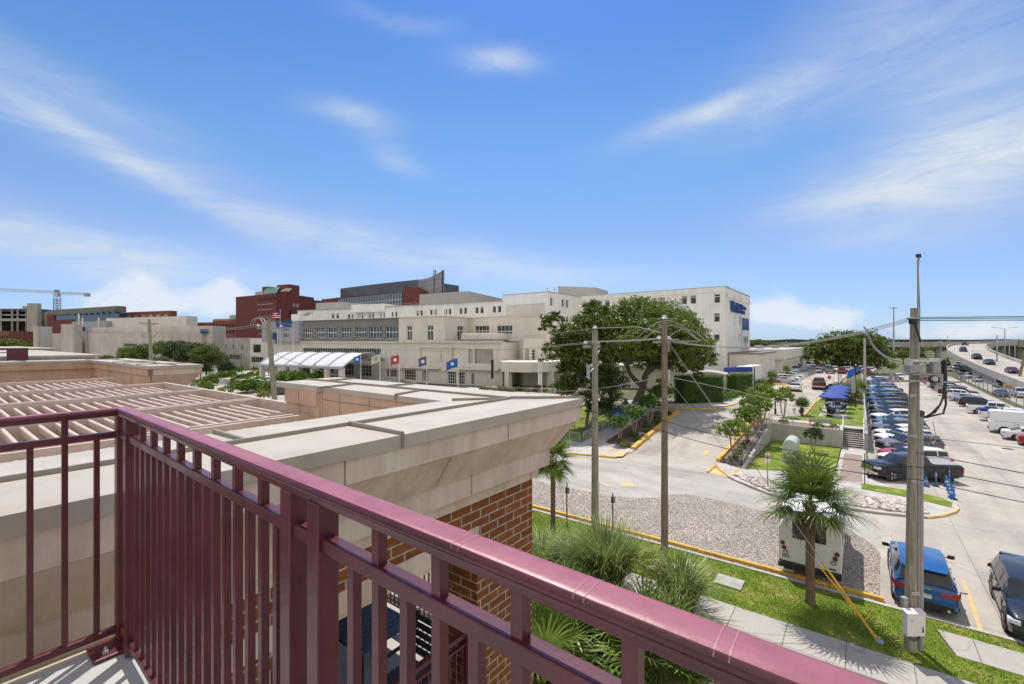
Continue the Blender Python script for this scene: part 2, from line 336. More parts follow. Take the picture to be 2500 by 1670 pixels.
MT['palm_bark']=mat('palm_bark', (.19, .12, .08), .95, .3, 6, stretch=(1, 1, 4), second=(.10, .065, .045), bump=1.0, bscale=14)
MT['pale_bark']=mat('pale_bark', (.30, .24, .18), .9, .2, 5, stretch=(3, 3, 1))
MT['oak_leaf']=leaf_mat('oak_leaf', (.065, .105, .013), (.125, .18, .018), (.235, .29, .04))
MT['dark_leaf']=leaf_mat('dark_leaf', (.026, .050, .010), (.050, .088, .015), (.085, .13, .026))
MT['lite_leaf']=leaf_mat('light_leaf', (.085, .15, .014), (.16, .25, .022), (.27, .35, .04))
MT['yel_leaf']=leaf_mat('yellow_leaf', (.20, .22, .02), (.38, .33, .04), (.24, .27, .03))
MT['palm_leaf']=leaf_mat('palm_frond', (.10, .165, .028), (.16, .23, .04), (.30, .36, .09), rough=.4)
MT['palm_dead']=leaf_mat('dead_frond', (.16, .10, .05), (.24, .17, .09), (.33, .25, .14))
MT['blade']=leaf_mat('ornamental_grass', (.15, .21, .045), (.26, .34, .08), (.52, .56, .28), rough=.4)
MT['hedge']=leaf_mat('hedge_leaf', (.05, .11, .010), (.10, .20, .016), (.17, .29, .025))
MT['table_blue']=mat('blue_grey_table', (.055, .085, .13), .45, .1, 5)
MT['char_slat']=mat('charcoal_slat', (.035, .04, .045), .5, .1, 5)
MT['umb_blue']=mat('blue_umbrella_cloth', (.035, .065, .30), .8, .1, 4)
MT['cone_blue']=mat('blue_plastic', (.015, .17, .50), .45, .08, 4)
MT['cab_green']=mat('pale_green_cabinet', (.42, .47, .43), .45, .05, 3)
MT['sign_blue']=mat('sign_blue', (.012, .045, .22), .5, .08, 4)
MT['sign_dark']=mat('sign_navy', (.025, .04, .07), .5, .08, 4)
MT['sign_red']=mat('sign_red', (.40, .03, .035), .5, .1, 4)
MT['sign_green']=mat('road_sign_green', (.01, .14, .075), .5, .08, 4)
MT['hill']=mat('distant_woods', (.035, .055, .035), .95, .3, .02)
MT['canopy_white']=mat('translucent_canopy', (.66, .67, .66), .35, .05, 1)
MT['copper']=mat('green_copper', (.20, .36, .29), .6, .1, .5)
def streaks(key, stretch, lo, hi=1.05, scale=1.0, coords='Object'):
 """rain streaks and grime multiplied over a material's own colour"""
 m=MT[key]; nt=m.node_tree; b=nt.nodes['Principled BSDF']; src=b.inputs['Base Color'].links[0].from_socket
 tc=nt.nodes.new('ShaderNodeTexCoord'); mp=nt.nodes.new('ShaderNodeMapping'); mp.inputs['Scale'].default_value=stretch; nt.links.new(tc.outputs[coords], mp.inputs[0])
 n=nt.nodes.new('ShaderNodeTexNoise'); n.inputs['Scale'].default_value=scale; n.inputs['Detail'].default_value=8; n.inputs['Roughness'].default_value=.7; nt.links.new(mp.outputs[0], n.inputs['Vector'])
 c=nt.nodes.new('ShaderNodeValToRGB'); c.color_ramp.elements[0].position=.33; c.color_ramp.elements[1].position=.58
 c.color_ramp.elements[0].color=(lo, lo*.97, lo*.93, 1); c.color_ramp.elements[1].color=(hi, hi, hi, 1); nt.links.new(n.outputs['Fac'], c.inputs[0])
 nt.links.new(mix_rgb(nt, 1, src, c.outputs[0], 'MULTIPLY'), b.inputs['Base Color'])
streaks('stone', (2.2, 2.2, .35), .80, 1.04, 1.6); streaks('white_wall', (.9, .9, .07), .93, 1.03, 1.2); streaks('beige_wall', (.9, .9, .08), .94, 1.03, 1.2); streaks('conc_far', (.5, .5, .05), .80, 1.04, 1.0); streaks('hall', (.4, .4, .03), .86, 1.04, 1.0)
streaks('coping', (1.2, 1.2, 1.2), .88, 1.03, 1.5); streaks('wallconc', (1.2, 1.2, .3), .82, 1.03, 1.5); streaks('stucco_peach', (1.4, 1.4, .25), .82, 1.04, 1.5); streaks('trellis', (2, 2, 2), .85, 1.04, 2.0); streaks('grey_wall', (.9, .9, .08), .85, 1.04, 1.0)
streaks('slab', (1, 1, 1), .84, 1.05, .6); streaks('maroon', (1, 1, 1), .80, 1.1, 7.0)
class MB:
 def __init__(s):s.v=[]; s.f=[]; s.m=[]; s.sm=[]
 def add(s, verts, faces, mi=0, smooth=False):
  o=len(s.v); s.v+=[tuple(p) for p in verts]
  for f in faces:s.f.append(tuple(i+o for i in f)); s.m.append(mi); s.sm.append(smooth)
  return s
 def quad(s, a, b, c, d, mi=0):return s.add([a, b, c, d], [(0, 1, 2, 3)], mi)
 def box(s, x0, x1, y0, y1, z0, z1, mi=0):
  v=[(x0, y0, z0), (x1, y0, z0), (x1, y1, z0), (x0, y1, z0), (x0, y0, z1), (x1, y0, z1), (x1, y1, z1), (x0, y1, z1)]
  return s.add(v, [(0, 3, 2, 1), (4, 5, 6, 7), (0, 1, 5, 4), (1, 2, 6, 5), (2, 3, 7, 6), (3, 0, 4, 7)], mi)
 def obox(s, c, ax, ay, az, mi=0):
  """oriented box: centre and three half-extent vectors"""
  c, ax, ay, az=Vector(c), Vector(ax), Vector(ay), Vector(az)
  v=[c+ax*i+ay*j+az*k for k in(-1, 1) for(i, j) in((-1, -1), (1, -1), (1, 1), (-1, 1))]
  return s.add(v, [(0, 3, 2, 1), (4, 5, 6, 7), (0, 1, 5, 4), (1, 2, 6, 5), (2, 3, 7, 6), (3, 0, 4, 7)], mi)
 def beam(s, p0, p1, w, h, mi=0):
  p0, p1=Vector(p0), Vector(p1); d=(p1-p0); l=d.length; d.normalize()
  up=Vector((0, 0, 1)) if abs(d.z)<.95 else Vector((0, 1, 0))
  sd=d.cross(up).normalized(); up=sd.cross(d).normalized()
  return s.obox((p0+p1)/2, d*l/2, sd*w/2, up*h/2, mi)
 def tube(s, pts, r, n=8, mi=0, cap=True, smooth=True):
  pts=[Vector(p) for p in pts]; rs=r if isinstance(r, (list, tuple)) else[r]*len(pts)
  vs=[]; fs=[]
  prev=None
  for i, p in enumerate(pts):
   d=(pts[min(i+1, len(pts)-1)]-pts[max(i-1, 0)])
   if d.length<1e-9:d=Vector((0, 0, 1))
   d.normalize()
   if prev is None:
    a=Vector((0, 0, 1)) if abs(d.z)<.9 else Vector((1, 0, 0)); sd=d.cross(a).normalized()
   else:sd=(prev-d*prev.dot(d)).normalized()
   prev=sd; up=d.cross(sd)
   for k in range(n):
    t=2*math.pi*k/n; vs.append(p+(sd*math.cos(t)+up*math.sin(t))*rs[i])
  for i in range(len(pts)-1):
   for k in range(n):
    a=i*n+k; b=i*n+(k+1)%n; fs.append((a, b, b+n, a+n))
  s.add(vs, fs, mi, smooth)
  if cap:
   o=len(s.v)-len(vs)
   s.f.append(tuple(o+k for k in range(n))[::-1]); s.m.append(mi); s.sm.append(False)
   s.f.append(tuple(o+(len(pts)-1)*n+k for k in range(n))); s.m.append(mi); s.sm.append(False)
  return s
 def cyl(s, p0, p1, r0, r1=None, n=16, mi=0):return s.tube([p0, p1], [r0, r0 if r1 is None else r1], n, mi)
 def prism(s, poly, z0, z1, mi=0, mtop=None):
  n=len(poly)
  A=sum(poly[i][0]*poly[(i+1)%n][1]-poly[(i+1)%n][0]*poly[i][1] for i in range(n))
  if A<0:poly=list(poly)[::-1]
  v=[(p[0], p[1], z0) for p in poly]+[(p[0], p[1], z1) for p in poly]
  s.add(v, [(i, (i+1)%n, n+(i+1)%n, n+i) for i in range(n)]+[tuple(range(n))[::-1]], mi)
  s.add([(p[0], p[1], z1) for p in poly], [tuple(range(n))], mi if mtop is None else mtop)
  return s
 def lathe(s, prof, c=(0, 0, 0), n=20, mi=0):
  c=Vector(c); vs=[]; fs=[]
  for(r, z) in prof:
   for k in range(n):
    t=2*math.pi*k/n; vs.append(c+Vector((r*math.cos(t), r*math.sin(t), z)))
  for i in range(len(prof)-1):
   for k in range(n):
    a=i*n+k; b=i*n+(k+1)%n; fs.append((a, b, b+n, a+n))
  return s.add(vs, fs, mi, True)
 def mesh(s, name, mats, sharp=35):
  me=bpy.data.meshes.new(name); me.from_pydata(s.v, [], s.f)
  for m in(mats if isinstance(mats, (list, tuple)) else[mats]):me.materials.append(MT[m] if isinstance(m, str) else m)
  me.polygons.foreach_set('material_index', s.m); me.polygons.foreach_set('use_smooth', s.sm); me.update()
  if any(s.sm):me.set_sharp_from_angle(angle=R(sharp))
  return me
 def build(s, name, mats, parent=None, sharp=35):
  o=bpy.data.objects.new(name, s.mesh(name, mats, sharp)); COL.objects.link(o)
  if parent:o.parent=parent
  return o
def tag(o, label=None, cat=None, group=None, kind=None):
 if label:o['label']=label
 if cat:o['category']=cat
 if group:o['group']=group
 if kind:o['kind']=kind
 return o
def empty(name, loc=(0, 0, 0), rz=0.0, label=None, cat=None, group=None):
 o=bpy.data.objects.new(name, None); COL.objects.link(o); o.location=loc; o.rotation_euler=(0, 0, rz); o.empty_display_size=.2
 return tag(o, label, cat, group)
def dup(o, loc, rz=0.0, label=None, group=None, s=None, parent=None):
 r=o.copy(); COL.objects.link(r); r.location=loc; r.rotation_euler=(0, 0, rz)
 if s:r.scale=(s, s, s) if isinstance(s, (int, float)) else s
 if label:r['label']=label
 if group:r['group']=group
 for ch in list(o.children):
  c=ch.copy(); COL.objects.link(c); c.parent=r
  for g in list(ch.children):
   d=g.copy(); COL.objects.link(d); d.parent=c
 return r
def text_mesh(name, txt, size, mats, parent, loc, rot, ext=.01, align='CENTER', sx=1.0):
 cu=bpy.data.curves.new('t', 'FONT'); cu.body=txt; cu.size=size; cu.extrude=ext; cu.align_x=align; cu.align_y='CENTER'
 cu.resolution_u=3
 to=bpy.data.objects.new('t', cu); COL.objects.link(to)
 dg=bpy.context.evaluated_depsgraph_get(); dg.update()
 me=bpy.data.meshes.new_from_object(to.evaluated_get(dg)); bpy.data.objects.remove(to)
 me.materials.clear(); me.materials.append(MT[mats])
 o=bpy.data.objects.new(name, me); COL.objects.link(o); o.location=loc; o.rotation_euler=rot; o.scale=(sx, 1, 1)
 if parent:o.parent=parent
 return o
ORD='first second third fourth fifth sixth seventh eighth ninth tenth eleventh twelfth thirteenth fourteenth fifteenth sixteenth'.split()
CN={}
def colname(c):
 r, g, b=c; m=max(c)
 if m<.03:return 'black'
 if r>2.5*b:return 'red' if r>.2 else 'dark red'
 if b>1.8*r:return 'blue' if b>.15 else 'navy'
 return 'white' if m>.6 else 'silver' if m>.35 else 'grey' if m>.15 else 'charcoal'
# ================================================================== THE SETTING
def sheet(name, poly, m, dz=0.0, kind='structure', slope=True, z=None, label=None, cat=None, thick=0.0, side=None, group=None, holes=None):
 """a flat polygon laid on the terrain (cut where the ground starts and stops rising)"""
 bm=bmesh.new()
 vs=[bm.verts.new((p[0], p[1], 0)) for p in poly]
 f=bm.faces.new(vs); bm.normal_update()
 if f.normal.z<0:bmesh.ops.reverse_faces(bm, faces=[f])
 if slope:
  for yy in(41.0, 55.2):
   bmesh.ops.bisect_plane(bm, geom=bm.verts[:]+bm.edges[:]+bm.faces[:], plane_co=(0, yy, 0), plane_no=(0, 1, 0))
 def h(x, y):
  if z is not None:return z
  if not slope:return 0
  return 1.6*min(1, max(0, (y-41)/14.2))
 for v in bm.verts:v.co.z=h(v.co.x, v.co.y)+dz
 if thick:
  r=bmesh.ops.extrude_face_region(bm, geom=bm.faces[:])
  for e in r['geom']:
   if isinstance(e, bmesh.types.BMVert):e.co.z+=thick
  bm.normal_update()
  bmesh.ops.recalc_face_normals(bm, faces=bm.faces[:])
 me=bpy.data.meshes.new(name); bm.to_mesh(me); bm.free(); me.materials.append(MT[m])
 if side:
  me.materials.append(MT[side])
  for p in me.polygons:
   if abs(p.normal.z)<.5:p.material_index=1
 o=bpy.data.objects.new(name, me); COL.objects.link(o)
 tag(o, label, cat, group, kind); return o
def rect(x0, x1, y0, y1):return[(x0, y0), (x1, y0), (x1, y1), (x0, y1)]
g=MB()
def gq(x0, x1, y0, y1, z00, z1=None):
 z1=z00 if z1 is None else z1
 g.quad((x0, y0, z00), (x1, y0, z00), (x1, y1, z1), (x0, y1, z1))
gq(-6000, 6000, -400, 41, 0); gq(.6, 6000, 41, 200, 0); gq(-7.6, .6, 41, 55.2, 0)
gq(-6000, -7.6, 41, 55.2, 0, 1.6); gq(-6000, -1.35, 55.2, 200, 1.6); gq(.3, .6, 55.2, 200, 1.6); gq(-1.35, .3, 58.4, 200, 1.6); gq(-1.35, .3, 55.2, 58.4, 0)
gq(-6000, 6000, 200, 8000, 0)
tag(g.build('ground', 'field'), kind='structure')
sheet('road', rect(-400, .6, 24.0, 41), 'concrete_x', .012, slope=False)
sheet('road', [(-17.6, 41), (-9.6, 41), (-9.6, 60.0), (-5.2, 61.2), (-2.8, 150), (-13.5, 150), (-14.1, 70.0), (-15.2, 64.5), (-19.5, 61.6), (-60, 61.6), (-60, 56.5), (-17.6, 56.5)], 'concrete', .012)
sheet('parking_lot', [(.6, 23.2), (60, 23.2), (60, 41), (60, 190), (.6, 190)], 'concrete', .012, slope=False)
sheet('parking_lot', rect(-30, -2, 150, 196), 'concrete', .016)
sheet('road', rect(-260, -60, 41, 53), 'concrete_x', .010)
sheet('road', rect(-190, -60, 53, 62), 'slab', .010)
gv=[GT(*p) for p in[(1301, 1174), (1436.5, 1202.8), (1537, 1217), (1586, 1217), (1620, 1213), (1652, 1208.5), (1680, 1208.5), (1760, 1225), (1850, 1246), (1960, 1275), (2060, 1298), (2105, 1314), (2133, 1333), (2148, 1352)]]
gp=[(-60, 23.3), (.62, 23.3)]+[(p.x, p.y) for p in gv[::-1]]+[(-30, 26.5), (-60, 25.5)]
sheet('gravel', gp, 'gravel', .045, slope=False)
def stones(name, poly, n, r0, r1, m, seed, zoff=.02, label=None, flat=.6):
 rnd=random.Random(seed)
 xs=[p[0] for p in poly]; ys=[p[1] for p in poly]
 def inside(x, y):
  c=False; k=len(poly)
  for i in range(k):
   xi, yi=poly[i][0], poly[i][1]; xj, yj=poly[i-1][0], poly[i-1][1]
   if(yi>y)!=(yj>y)and x<(xj-xi)*(y-yi)/(yj-yi)+xi:c=not c
  return c
 bm=bmesh.new(); bmesh.ops.create_icosphere(bm, subdivisions=1, radius=1); bm.verts.ensure_lookup_table()
 bv=np.array([v.co[:] for v in bm.verts]); bf=np.array([[v.index for v in f.verts] for f in bm.faces]); bm.free()
 V=[]; Fc=[]; k=0
 while k<n:
  x=rnd.uniform(min(xs), max(xs)); y=rnd.uniform(min(ys), max(ys))
  if not inside(x, y):continue
  r=rnd.uniform(r0, r1); a=rnd.uniform(0, 6.28)
  ca, sa=math.cos(a), math.sin(a)
  q=bv*np.array([r*rnd.uniform(.9, 1.5), r*rnd.uniform(.6, 1), r*flat*rnd.uniform(.7, 1.1)])*(1+.18*np.array([[rnd.uniform(-1, 1)] for _ in bv]))
  q=np.stack([q[:, 0]*ca-q[:, 1]*sa+x, q[:, 0]*sa+q[:, 1]*ca+y, q[:, 2]+zoff+r*flat*.3], 1)
  V.append(q); Fc.append(bf+k*len(bv)); k+=1
 V=np.concatenate(V); Fc=np.concatenate(Fc)
 me=bpy.data.meshes.new(name); me.from_pydata(V.tolist(), [], Fc.tolist()); me.materials.append(MT[m])
 me.polygons.foreach_set('use_smooth', [True]*len(me.polygons)); me.update()
 o=bpy.data.objects.new(name, me); COL.objects.link(o); tag(o, label, 'stones', kind='stuff'); return o
m_, nt_, b_=new_mat('pebble');
_g=nt_.nodes.new('ShaderNodeNewGeometry'); _c=nt_.nodes.new('ShaderNodeValToRGB'); nt_.links.new(_g.outputs['Random Per Island'], _c.inputs[0])
_e=_c.color_ramp.elements; _e.new(.3); _e.new(.6)
for i, c in enumerate([(.22, .19, .17), (.36, .305, .26), (.50, .43, .365), (.64, .585, .52)]):_e[i].position=(0, .3, .6, 1)[i]; _e[i].color=(*c, 1)
nt_.links.new(_c.outputs[0], b_.inputs['Base Color']); b_.inputs['Roughness'].default_value=.8; MT['pebble']=m_
stones('gravel_stones', [(-20, 23.35), (.55, 23.35)]+[(p.x, p.y) for p in gv[::-1]], 17000, .022, .048, 'pebble', 3, .045, 'loose grey gravel stones spread over the bed beside the drive')
sheet('lawn', rect(-60, 1.8, 19.55, 23.08), 'grass', -.02, slope=False, thick=.14, label='bright green verge grass along the footpath under the palm', kind='stuff', cat='grass')
sheet('lawn', [(1.8, 19.55), (40, 19.55), (40, 20.9), (2.5, 20.9), (2.15, 22.35), (40, 22.35), (40, 23.08), (1.8, 23.08)], 'grass', -.02, slope=False, thick=.14, label='green verge grass around the pale slab beside the wooden pole', kind='stuff', cat='grass')
rg=np.random.default_rng(77); nb=52000; bx_=rg.uniform(-19, 12, nb); by_=rg.uniform(19.50, 23.12, nb)
kp=~((bx_>2.4)&(by_>20.85)&(by_<22.4))&~((bx_>-5.0)&(bx_<-4)&(by_>20.9)&(by_<21.7))&~((bx_>-7.3)&(bx_<-6.4)&(by_>20.7)&(by_<21.6)); bx_, by_=bx_[kp], by_[kp]; nb=len(bx_)
P_=np.stack([bx_, by_, np.full(nb, .115)], 1); a_=rg.uniform(0, 6.28, nb); w_=np.stack([np.cos(a_), np.sin(a_), a_*0], 1)*rg.uniform(.008, .02, nb)[:, None]; h_=np.stack([rg.normal(0, .025, nb), rg.normal(0, .025, nb), rg.uniform(.02, .06, nb)], 1)
BL=np.stack([P_-w_, P_+w_, P_+h_+w_*.3, P_+h_-w_*.3], 1); GRASS_BLADES=BL
sheet('pavement', [(2.55, 20.88), (40, 20.88), (40, 22.37), (2.2, 22.37)], 'walk', -.02, slope=False, thick=.155)
sheet('kerb', rect(-60, 40, 23.10, 23.28), 'slab', -.02, slope=False, thick=.17)
sheet('pavement', rect(-60, 40, 17.9, 19.53), 'walk', -.02, slope=False, thick=.145)
sheet('ground_cover', rect(-60, 40, 5.4, 17.88), 'soil_lt', -.02, slope=False, thick=.08)
yk=empty('parking_kerb', (0, 0, 0), label='long yellow parking kerb lying along the gravel bed behind the bus', cat='kerb')
yb=MB()
for i in range(16):
 x0=-28+i*1.8; off=.02*((i*7)%3-1)
 yb.box(x0, x0+1.77, 23.62+off, 23.80+off, .03, .19)
yb.build('kerb_blocks', 'yellow', yk)
vs_=MB(); vs_.box(-5.02, -3.95, 20.85, 21.75, .1, .16); o=vs_.build('access_cover', 'slab'); o.location.z=.012
tag(o, 'pale square access slab set in the verge grass left of the palm', 'access slab')
vs_=MB(); vs_.box(-7.8, -6.7, 20.35, 21.45, .1, .15); o=vs_.build('access_cover', 'walk'); tag(o, 'weathered concrete slab around the foot of the dark wooden pole', 'access slab')
isl=[GT(*p) for p in[(1745, 1131), (1778, 1166), (1800, 1177), (1840, 1194), (1877, 1208), (1950, 1226), (2010, 1237), (2073, 1245), (2140, 1255), (2213, 1262), (2262, 1266), (2300, 1262), (2330, 1252), (2338, 1243)]]
islp=[(p.x, p.y) for p in isl]+[(5.0, 41.0), (.9, 43.2), (.6, 44), (-7.6, 44), (-9.9, 42.4)]
sheet('pavement', islp, 'slab', -.02, slope=False, thick=.13)
kb=MB()
def kerb_line(mb, pts, w, z0, z1, mi=0):
 for a, b in zip(pts[:-1], pts[1:]):
  mb.beam((a[0], a[1], (z0+z1)/2), (b[0], b[1], (z0+z1)/2), w, z1-z0, mi)
kerb_line(kb, [(p.x, p.y) for p in isl[1:11]], .16, -.02, .15, 0)
o=kb.build('kerb', 'conc_far'); tag(o, kind='structure')
kb=MB(); kerb_line(kb, [(p.x, p.y) for p in isl[10:]], .18, -.02, .14, 0); o=kb.build('kerb', 'yellow_line'); tag(o, kind='structure')
rk=[GT(*p) for p in[(1790, 1164), (1835, 1184), (1877, 1202), (1950, 1221), (2073, 1239), (2208, 1256), (2262, 1259), (2255, 1246), (2208, 1229), (2078, 1211), (1950, 1192), (1850, 1170)]]
rkp=[(p.x, p.y) for p in rk]
sheet('rock_bed', rkp, 'soil_lt', .115, slope=False)
stones('river_rocks', rkp, 1500, .10, .19, 'pebble', 5, .13, 'rounded tan river rocks packed in the kerbed island bed', .55)
wd=[GT(*p) for p in[(2102, 1184), (2104, 1198), (2208, 1217), (2270, 1231), (2322, 1243), (2325, 1232), (2300, 1221), (2259, 1211), (2208, 1200)]]
sheet('lawn', [(p.x, p.y) for p in wd], 'grass', .115, slope=False, thick=.03, label='wedge of lawn on the island beside the dark pickup', kind='stuff', cat='grass')
sheet('pavement', [(-1.55, 41.6), (.45, 42.3), (.45, 55.4), (-1.4, 55.4)], 'slab', .02, slope=False, thick=.105)
sheet('pavement', [(-1.25, 41.9), (.15, 42.5), (.15, 52.6), (-1.15, 52.6)], 'paver', .03, slope=False, thick=.105)
sheet('lawn', [(-7.5, 41.2), (-1.6, 43.9), (-1.5, 55.1), (-7.2, 55.1)], 'grass', -.02, slope=False, thick=.17, label='lower lawn around the pale green cabinet', kind='stuff', cat='grass')
kb=MB(); kb.beam((-17.35, 41.9, .2), (-18.0, 57.5, 1.85), .42, .45); o=kb.build('kerb', 'yellow'); tag(o, 'thick yellow kerb along the left side of the sloping drive', 'kerb')
kb=MB(); kb.beam((-9.75, 42.2, .2), (-9.3, 55.5, 1.75), .34, .42); kb.beam((-9.3, 55.5, 1.75), (-8.6, 58.8, 1.75), .3, .3); o=kb.build('kerb', 'yellow'); tag(o, 'thick yellow kerb along the right side of the sloping drive', 'kerb')
sheet('planting_bed', [(-17.6, 41.9), (-20.6, 42.6), (-20.9, 57.5), (-18.1, 57.5)], 'soil', .10)
sheet('planting_bed', [(-9.6, 42.2), (-8.0, 41.6), (-7.75, 55.2), (-7.7, 58.6), (-8.7, 58.6), (-9.2, 55.2)], 'soil_lt', .08)
sheet('pavement', [(-22.8, 40.6), (-17.2, 40.6), (-17.2, 42.0), (-20.6, 42.6), (-20.9, 57.5), (-22.8, 57.5)], 'slab', .02, thick=.07)
for pts, mm in(([(1729, 1154), (1747, 1141), (1781, 1167)], 'yellow_line'), ([(1494, 1112), (1510, 1106), (1533, 1107), (1520, 1118), (1497, 1119)], 'yellow_line'), ([(1485, 1100), (1497, 1096), (1500, 1100), (1488, 1104)], 'yellow_line'), ([(1472, 1105), (1480, 1103), (1476, 1115), (1468, 1115)], 'yellow_line')):
 q=[GT(*p) for p in pts]; sheet('road_marking', [(p.x, p.y) for p in q], mm, .155 if mm=='yellow_line' and pts[0][0]<1600 else .03, slope=False)
kb=MB()
for a, b in(((1746, 1139), (1727, 1155)), ((1747, 1140), (1780, 1167)), ((1807, 1142), (1789, 1163))):
 p, q=GT(*a), GT(*b); kb.beam((p.x, p.y, .07), (q.x, q.y, .07), .14, .14)
o=kb.build('kerb', 'yellow'); tag(o, kind='structure')
pl=[GT(*p) for p in[(1380, 1108), (1455, 1115), (1500, 1119), (1535, 1105)]]
kb=MB(); kerb_line(kb, [(p.x, p.y) for p in pl], .16, 0, .15); o=kb.build('kerb', 'yellow'); tag(o, kind='structure')
sheet('pavement', [(-60, 37.6), (pl[0].x, pl[0].y+.2), (pl[1].x, pl[1].y+.2), (pl[2].x, pl[2].y+.1), (-17.5, 41.8), (-60, 41.8)], 'slab', 0, slope=False, thick=.12)
def mark(pts, m='yellow_line', dz=.03, name='road_marking'):
 q=[GT(*p) for p in pts]; sheet(name, [(p.x, p.y) for p in q], m, dz, slope=(q[0].x<.6))
mark([(1461, 1182), (1482, 1183), (1492, 1191), (1481, 1187)])
mark([(1512, 1184), (1520, 1180), (1543, 1180), (1548, 1190), (1530, 1188), (1512, 1187)])
mark([(1716, 1109), (1722, 1101), (1733, 1102), (1730, 1107), (1722, 1113)])
mark([(2346, 1418), (2356, 1418), (2380, 1480), (2403, 1549), (2391, 1546), (2366, 1470)])
for dx in(5.6, 8.4):
 sheet('road_marking', rect(3.45+dx-3.0, 3.57+dx-3.0, 23.4, 28.2), 'yellow_line', .03, slope=False)
for k in range(26):
 y=52+k*3.3
 p0=(1.3, y); sheet('road_marking', [(1.3, y), (1.4, y-.06), (6.0, y+2.85), (5.9, y+2.93)], 'yellow_line', .03, slope=False)
for yy in(69.5, 72.5, 80, 83):
 sheet('road_marking', rect(-13.0, -10.4, yy, yy+.35), 'white_line', .03)
sheet('road_marking', rect(-9.4, -9.25, 75, 140), 'yellow_line', .03)
mh=MB(); mh.cyl((11.5, 65.0, .012), (11.5, 65.0, .03), .42, n=28); tag(mh.build('manhole_cover', 'dark_steel'), 'round dark manhole cover in the parking lot', 'manhole cover')
mh=MB(); mh.cyl((-10.9, 60.3, 1.6), (-10.9, 60.3, 1.63), .42, n=28); tag(mh.build('manhole_cover', 'dark_steel'), 'round dark manhole cover at the road junction', 'manhole cover')
kb=MB(); Lk=[(-30, 61.6), (-19.5, 61.6), (-17.0, 62.6), (-15.2, 64.5), (-14.2, 69.5), (-13.0, 84), (-11.3, 105), (-11.0, 110)]
kerb_line(kb, Lk, .2, 1.6, 1.76); o=kb.build('kerb', 'yellow'); tag(o, kind='structure')
sheet('pavement', [(-60, 61.7), (-19.5, 61.7), (-17.0, 62.7), (-15.3, 64.6), (-14.3, 69.5), (-13.1, 84), (-11.4, 105), (-13.2, 105), (-14.8, 88), (-16.6, 75), (-19, 68), (-21, 65.4), (-60, 65.4)], 'slab', 0, thick=.13)
kb=MB(); Rk=[(-9.2, 55.6), (-8.4, 59.6), (-5.3, 64.0), (-5.2, 79), (-2.8, 122), (-2.4, 135)]
kerb_line(kb, Rk[2:], .2, 1.6, 1.76); o=kb.build('kerb', 'yellow'); tag(o, kind='structure')
sheet('lawn', [(-5.1, 60.4), (.35, 59.3), (.35, 82), (-4.9, 82)], 'grass', -.02, thick=.15, label='upper lawn under the blue umbrellas', kind='stuff', cat='grass')
sheet('lawn', [(-7.4, 60.9), (-5.1, 60.4), (-5.1, 64.2), (-6.3, 63.0)], 'grass', -.02, thick=.14, label='small patch of lawn at the road corner by the hydrant', kind='stuff', cat='grass')
sheet('planting_bed', [(-4.9, 82), (.35, 82), (.35, 130), (-2.9, 130), (-4.4, 95)], 'soil', -.02, thick=.15)
sheet('pavement', [(-8.4, 59.0), (-1.2, 57.9), (.35, 57.9), (.35, 59.25), (-7.6, 60.8)], 'slab', .0, thick=.12)
sheet('planting_bed', [(-7.5, 55.3), (-1.45, 55.3), (-1.45, 57.8), (-8.2, 58.9)], 'soil_lt', .02, thick=.07)
sheet('lawn', [(-24, 76), (-17, 76), (-13.6, 88), (-12.6, 104), (-22, 104)], 'grass', -.02, thick=.14, label='strip of lawn beside the tall white building', kind='stuff', cat='grass')
sheet('lawn', [(-60, 42), (-23, 42), (-23, 55.6), (-60, 55.6)], 'grass', -.02, thick=.12, label='shaded lawn beneath the large oak', kind='stuff', cat='grass')
sheet('planting_bed', [(-24, 65.6), (-17.6, 68.6), (-15.8, 77), (-19, 78), (-24, 72)], 'soil_lt', .02, thick=.06)
rw=empty('retaining_wall', (-7.6, 41.2, 0), label='pale concrete retaining wall wrapping the left and back of the lower lawn', cat='wall')
w=MB()
v=[(-.12, 0, -.1), (.12, 0, -.1), (.12, 14.1, -.1), (-.12, 14.1, -.1), (-.12, 0, .22), (.12, 0, .22), (.12, 14.1, 1.85), (-.12, 14.1, 1.85)]
w.add(v, [(0, 3, 2, 1), (4, 5, 6, 7), (0, 1, 5, 4), (1, 2, 6, 5), (2, 3, 7, 6), (3, 0, 4, 7)])
w.build('sloping_wall', 'wallconc', rw)
w=MB(); w.box(.12, 6.25, 13.9, 14.14, -.1, 1.86); w.build('back_wall', 'wallconc', rw)
w=MB(); w.box(6.01, 6.25, 14.14, 17.2, -.1, 1.86); w.build('stair_cheek', 'wallconc', rw)
st=empty('steps', (-.5, 55.4, 0), label='flight of concrete steps with dark treads beside the parked cars', cat='steps')
for i in range(10):
 w=MB(); w.box(-.83, .8, i*.30, 3.0, i*.16, i*.16+.13); w.box(-.83, .8, i*.30-.02, i*.3+.30, i*.16+.13, i*.16+.16, 1)
 w.build('step', ['soil', 'slab'], st)
lw=MB(); lw.box(.33, .62, 55.3, 190, -.1, 1.72); o=lw.build('lot_wall', 'util_grey'); tag(o, 'long dark retaining wall between the upper lawn and the row of parked cars', 'wall')
hm=MB(); rnd=random.Random(4); n=120
for(Y0, h0, h1, nm) in((1500, 10, 17, 0), (2600, 16, 26, 0)):
 top=[];
 for i in range(n+1):
  x=-5200+i*10400/n; t=abs(math.sin(i*.37)*.5+math.sin(i*.11+1)*.5)
  top.append((x, Y0-abs(x)*.15, h0+(h1-h0)*(.4*t+.6*rnd.random())))
 for a, b in zip(top[:-1], top[1:]):
  hm.quad((a[0], a[1], -1), (b[0], b[1], -1), b, a); hm.quad(a, b, (b[0], b[1]+300, b[2]*.9), (a[0], a[1]+300, a[2]*.9))
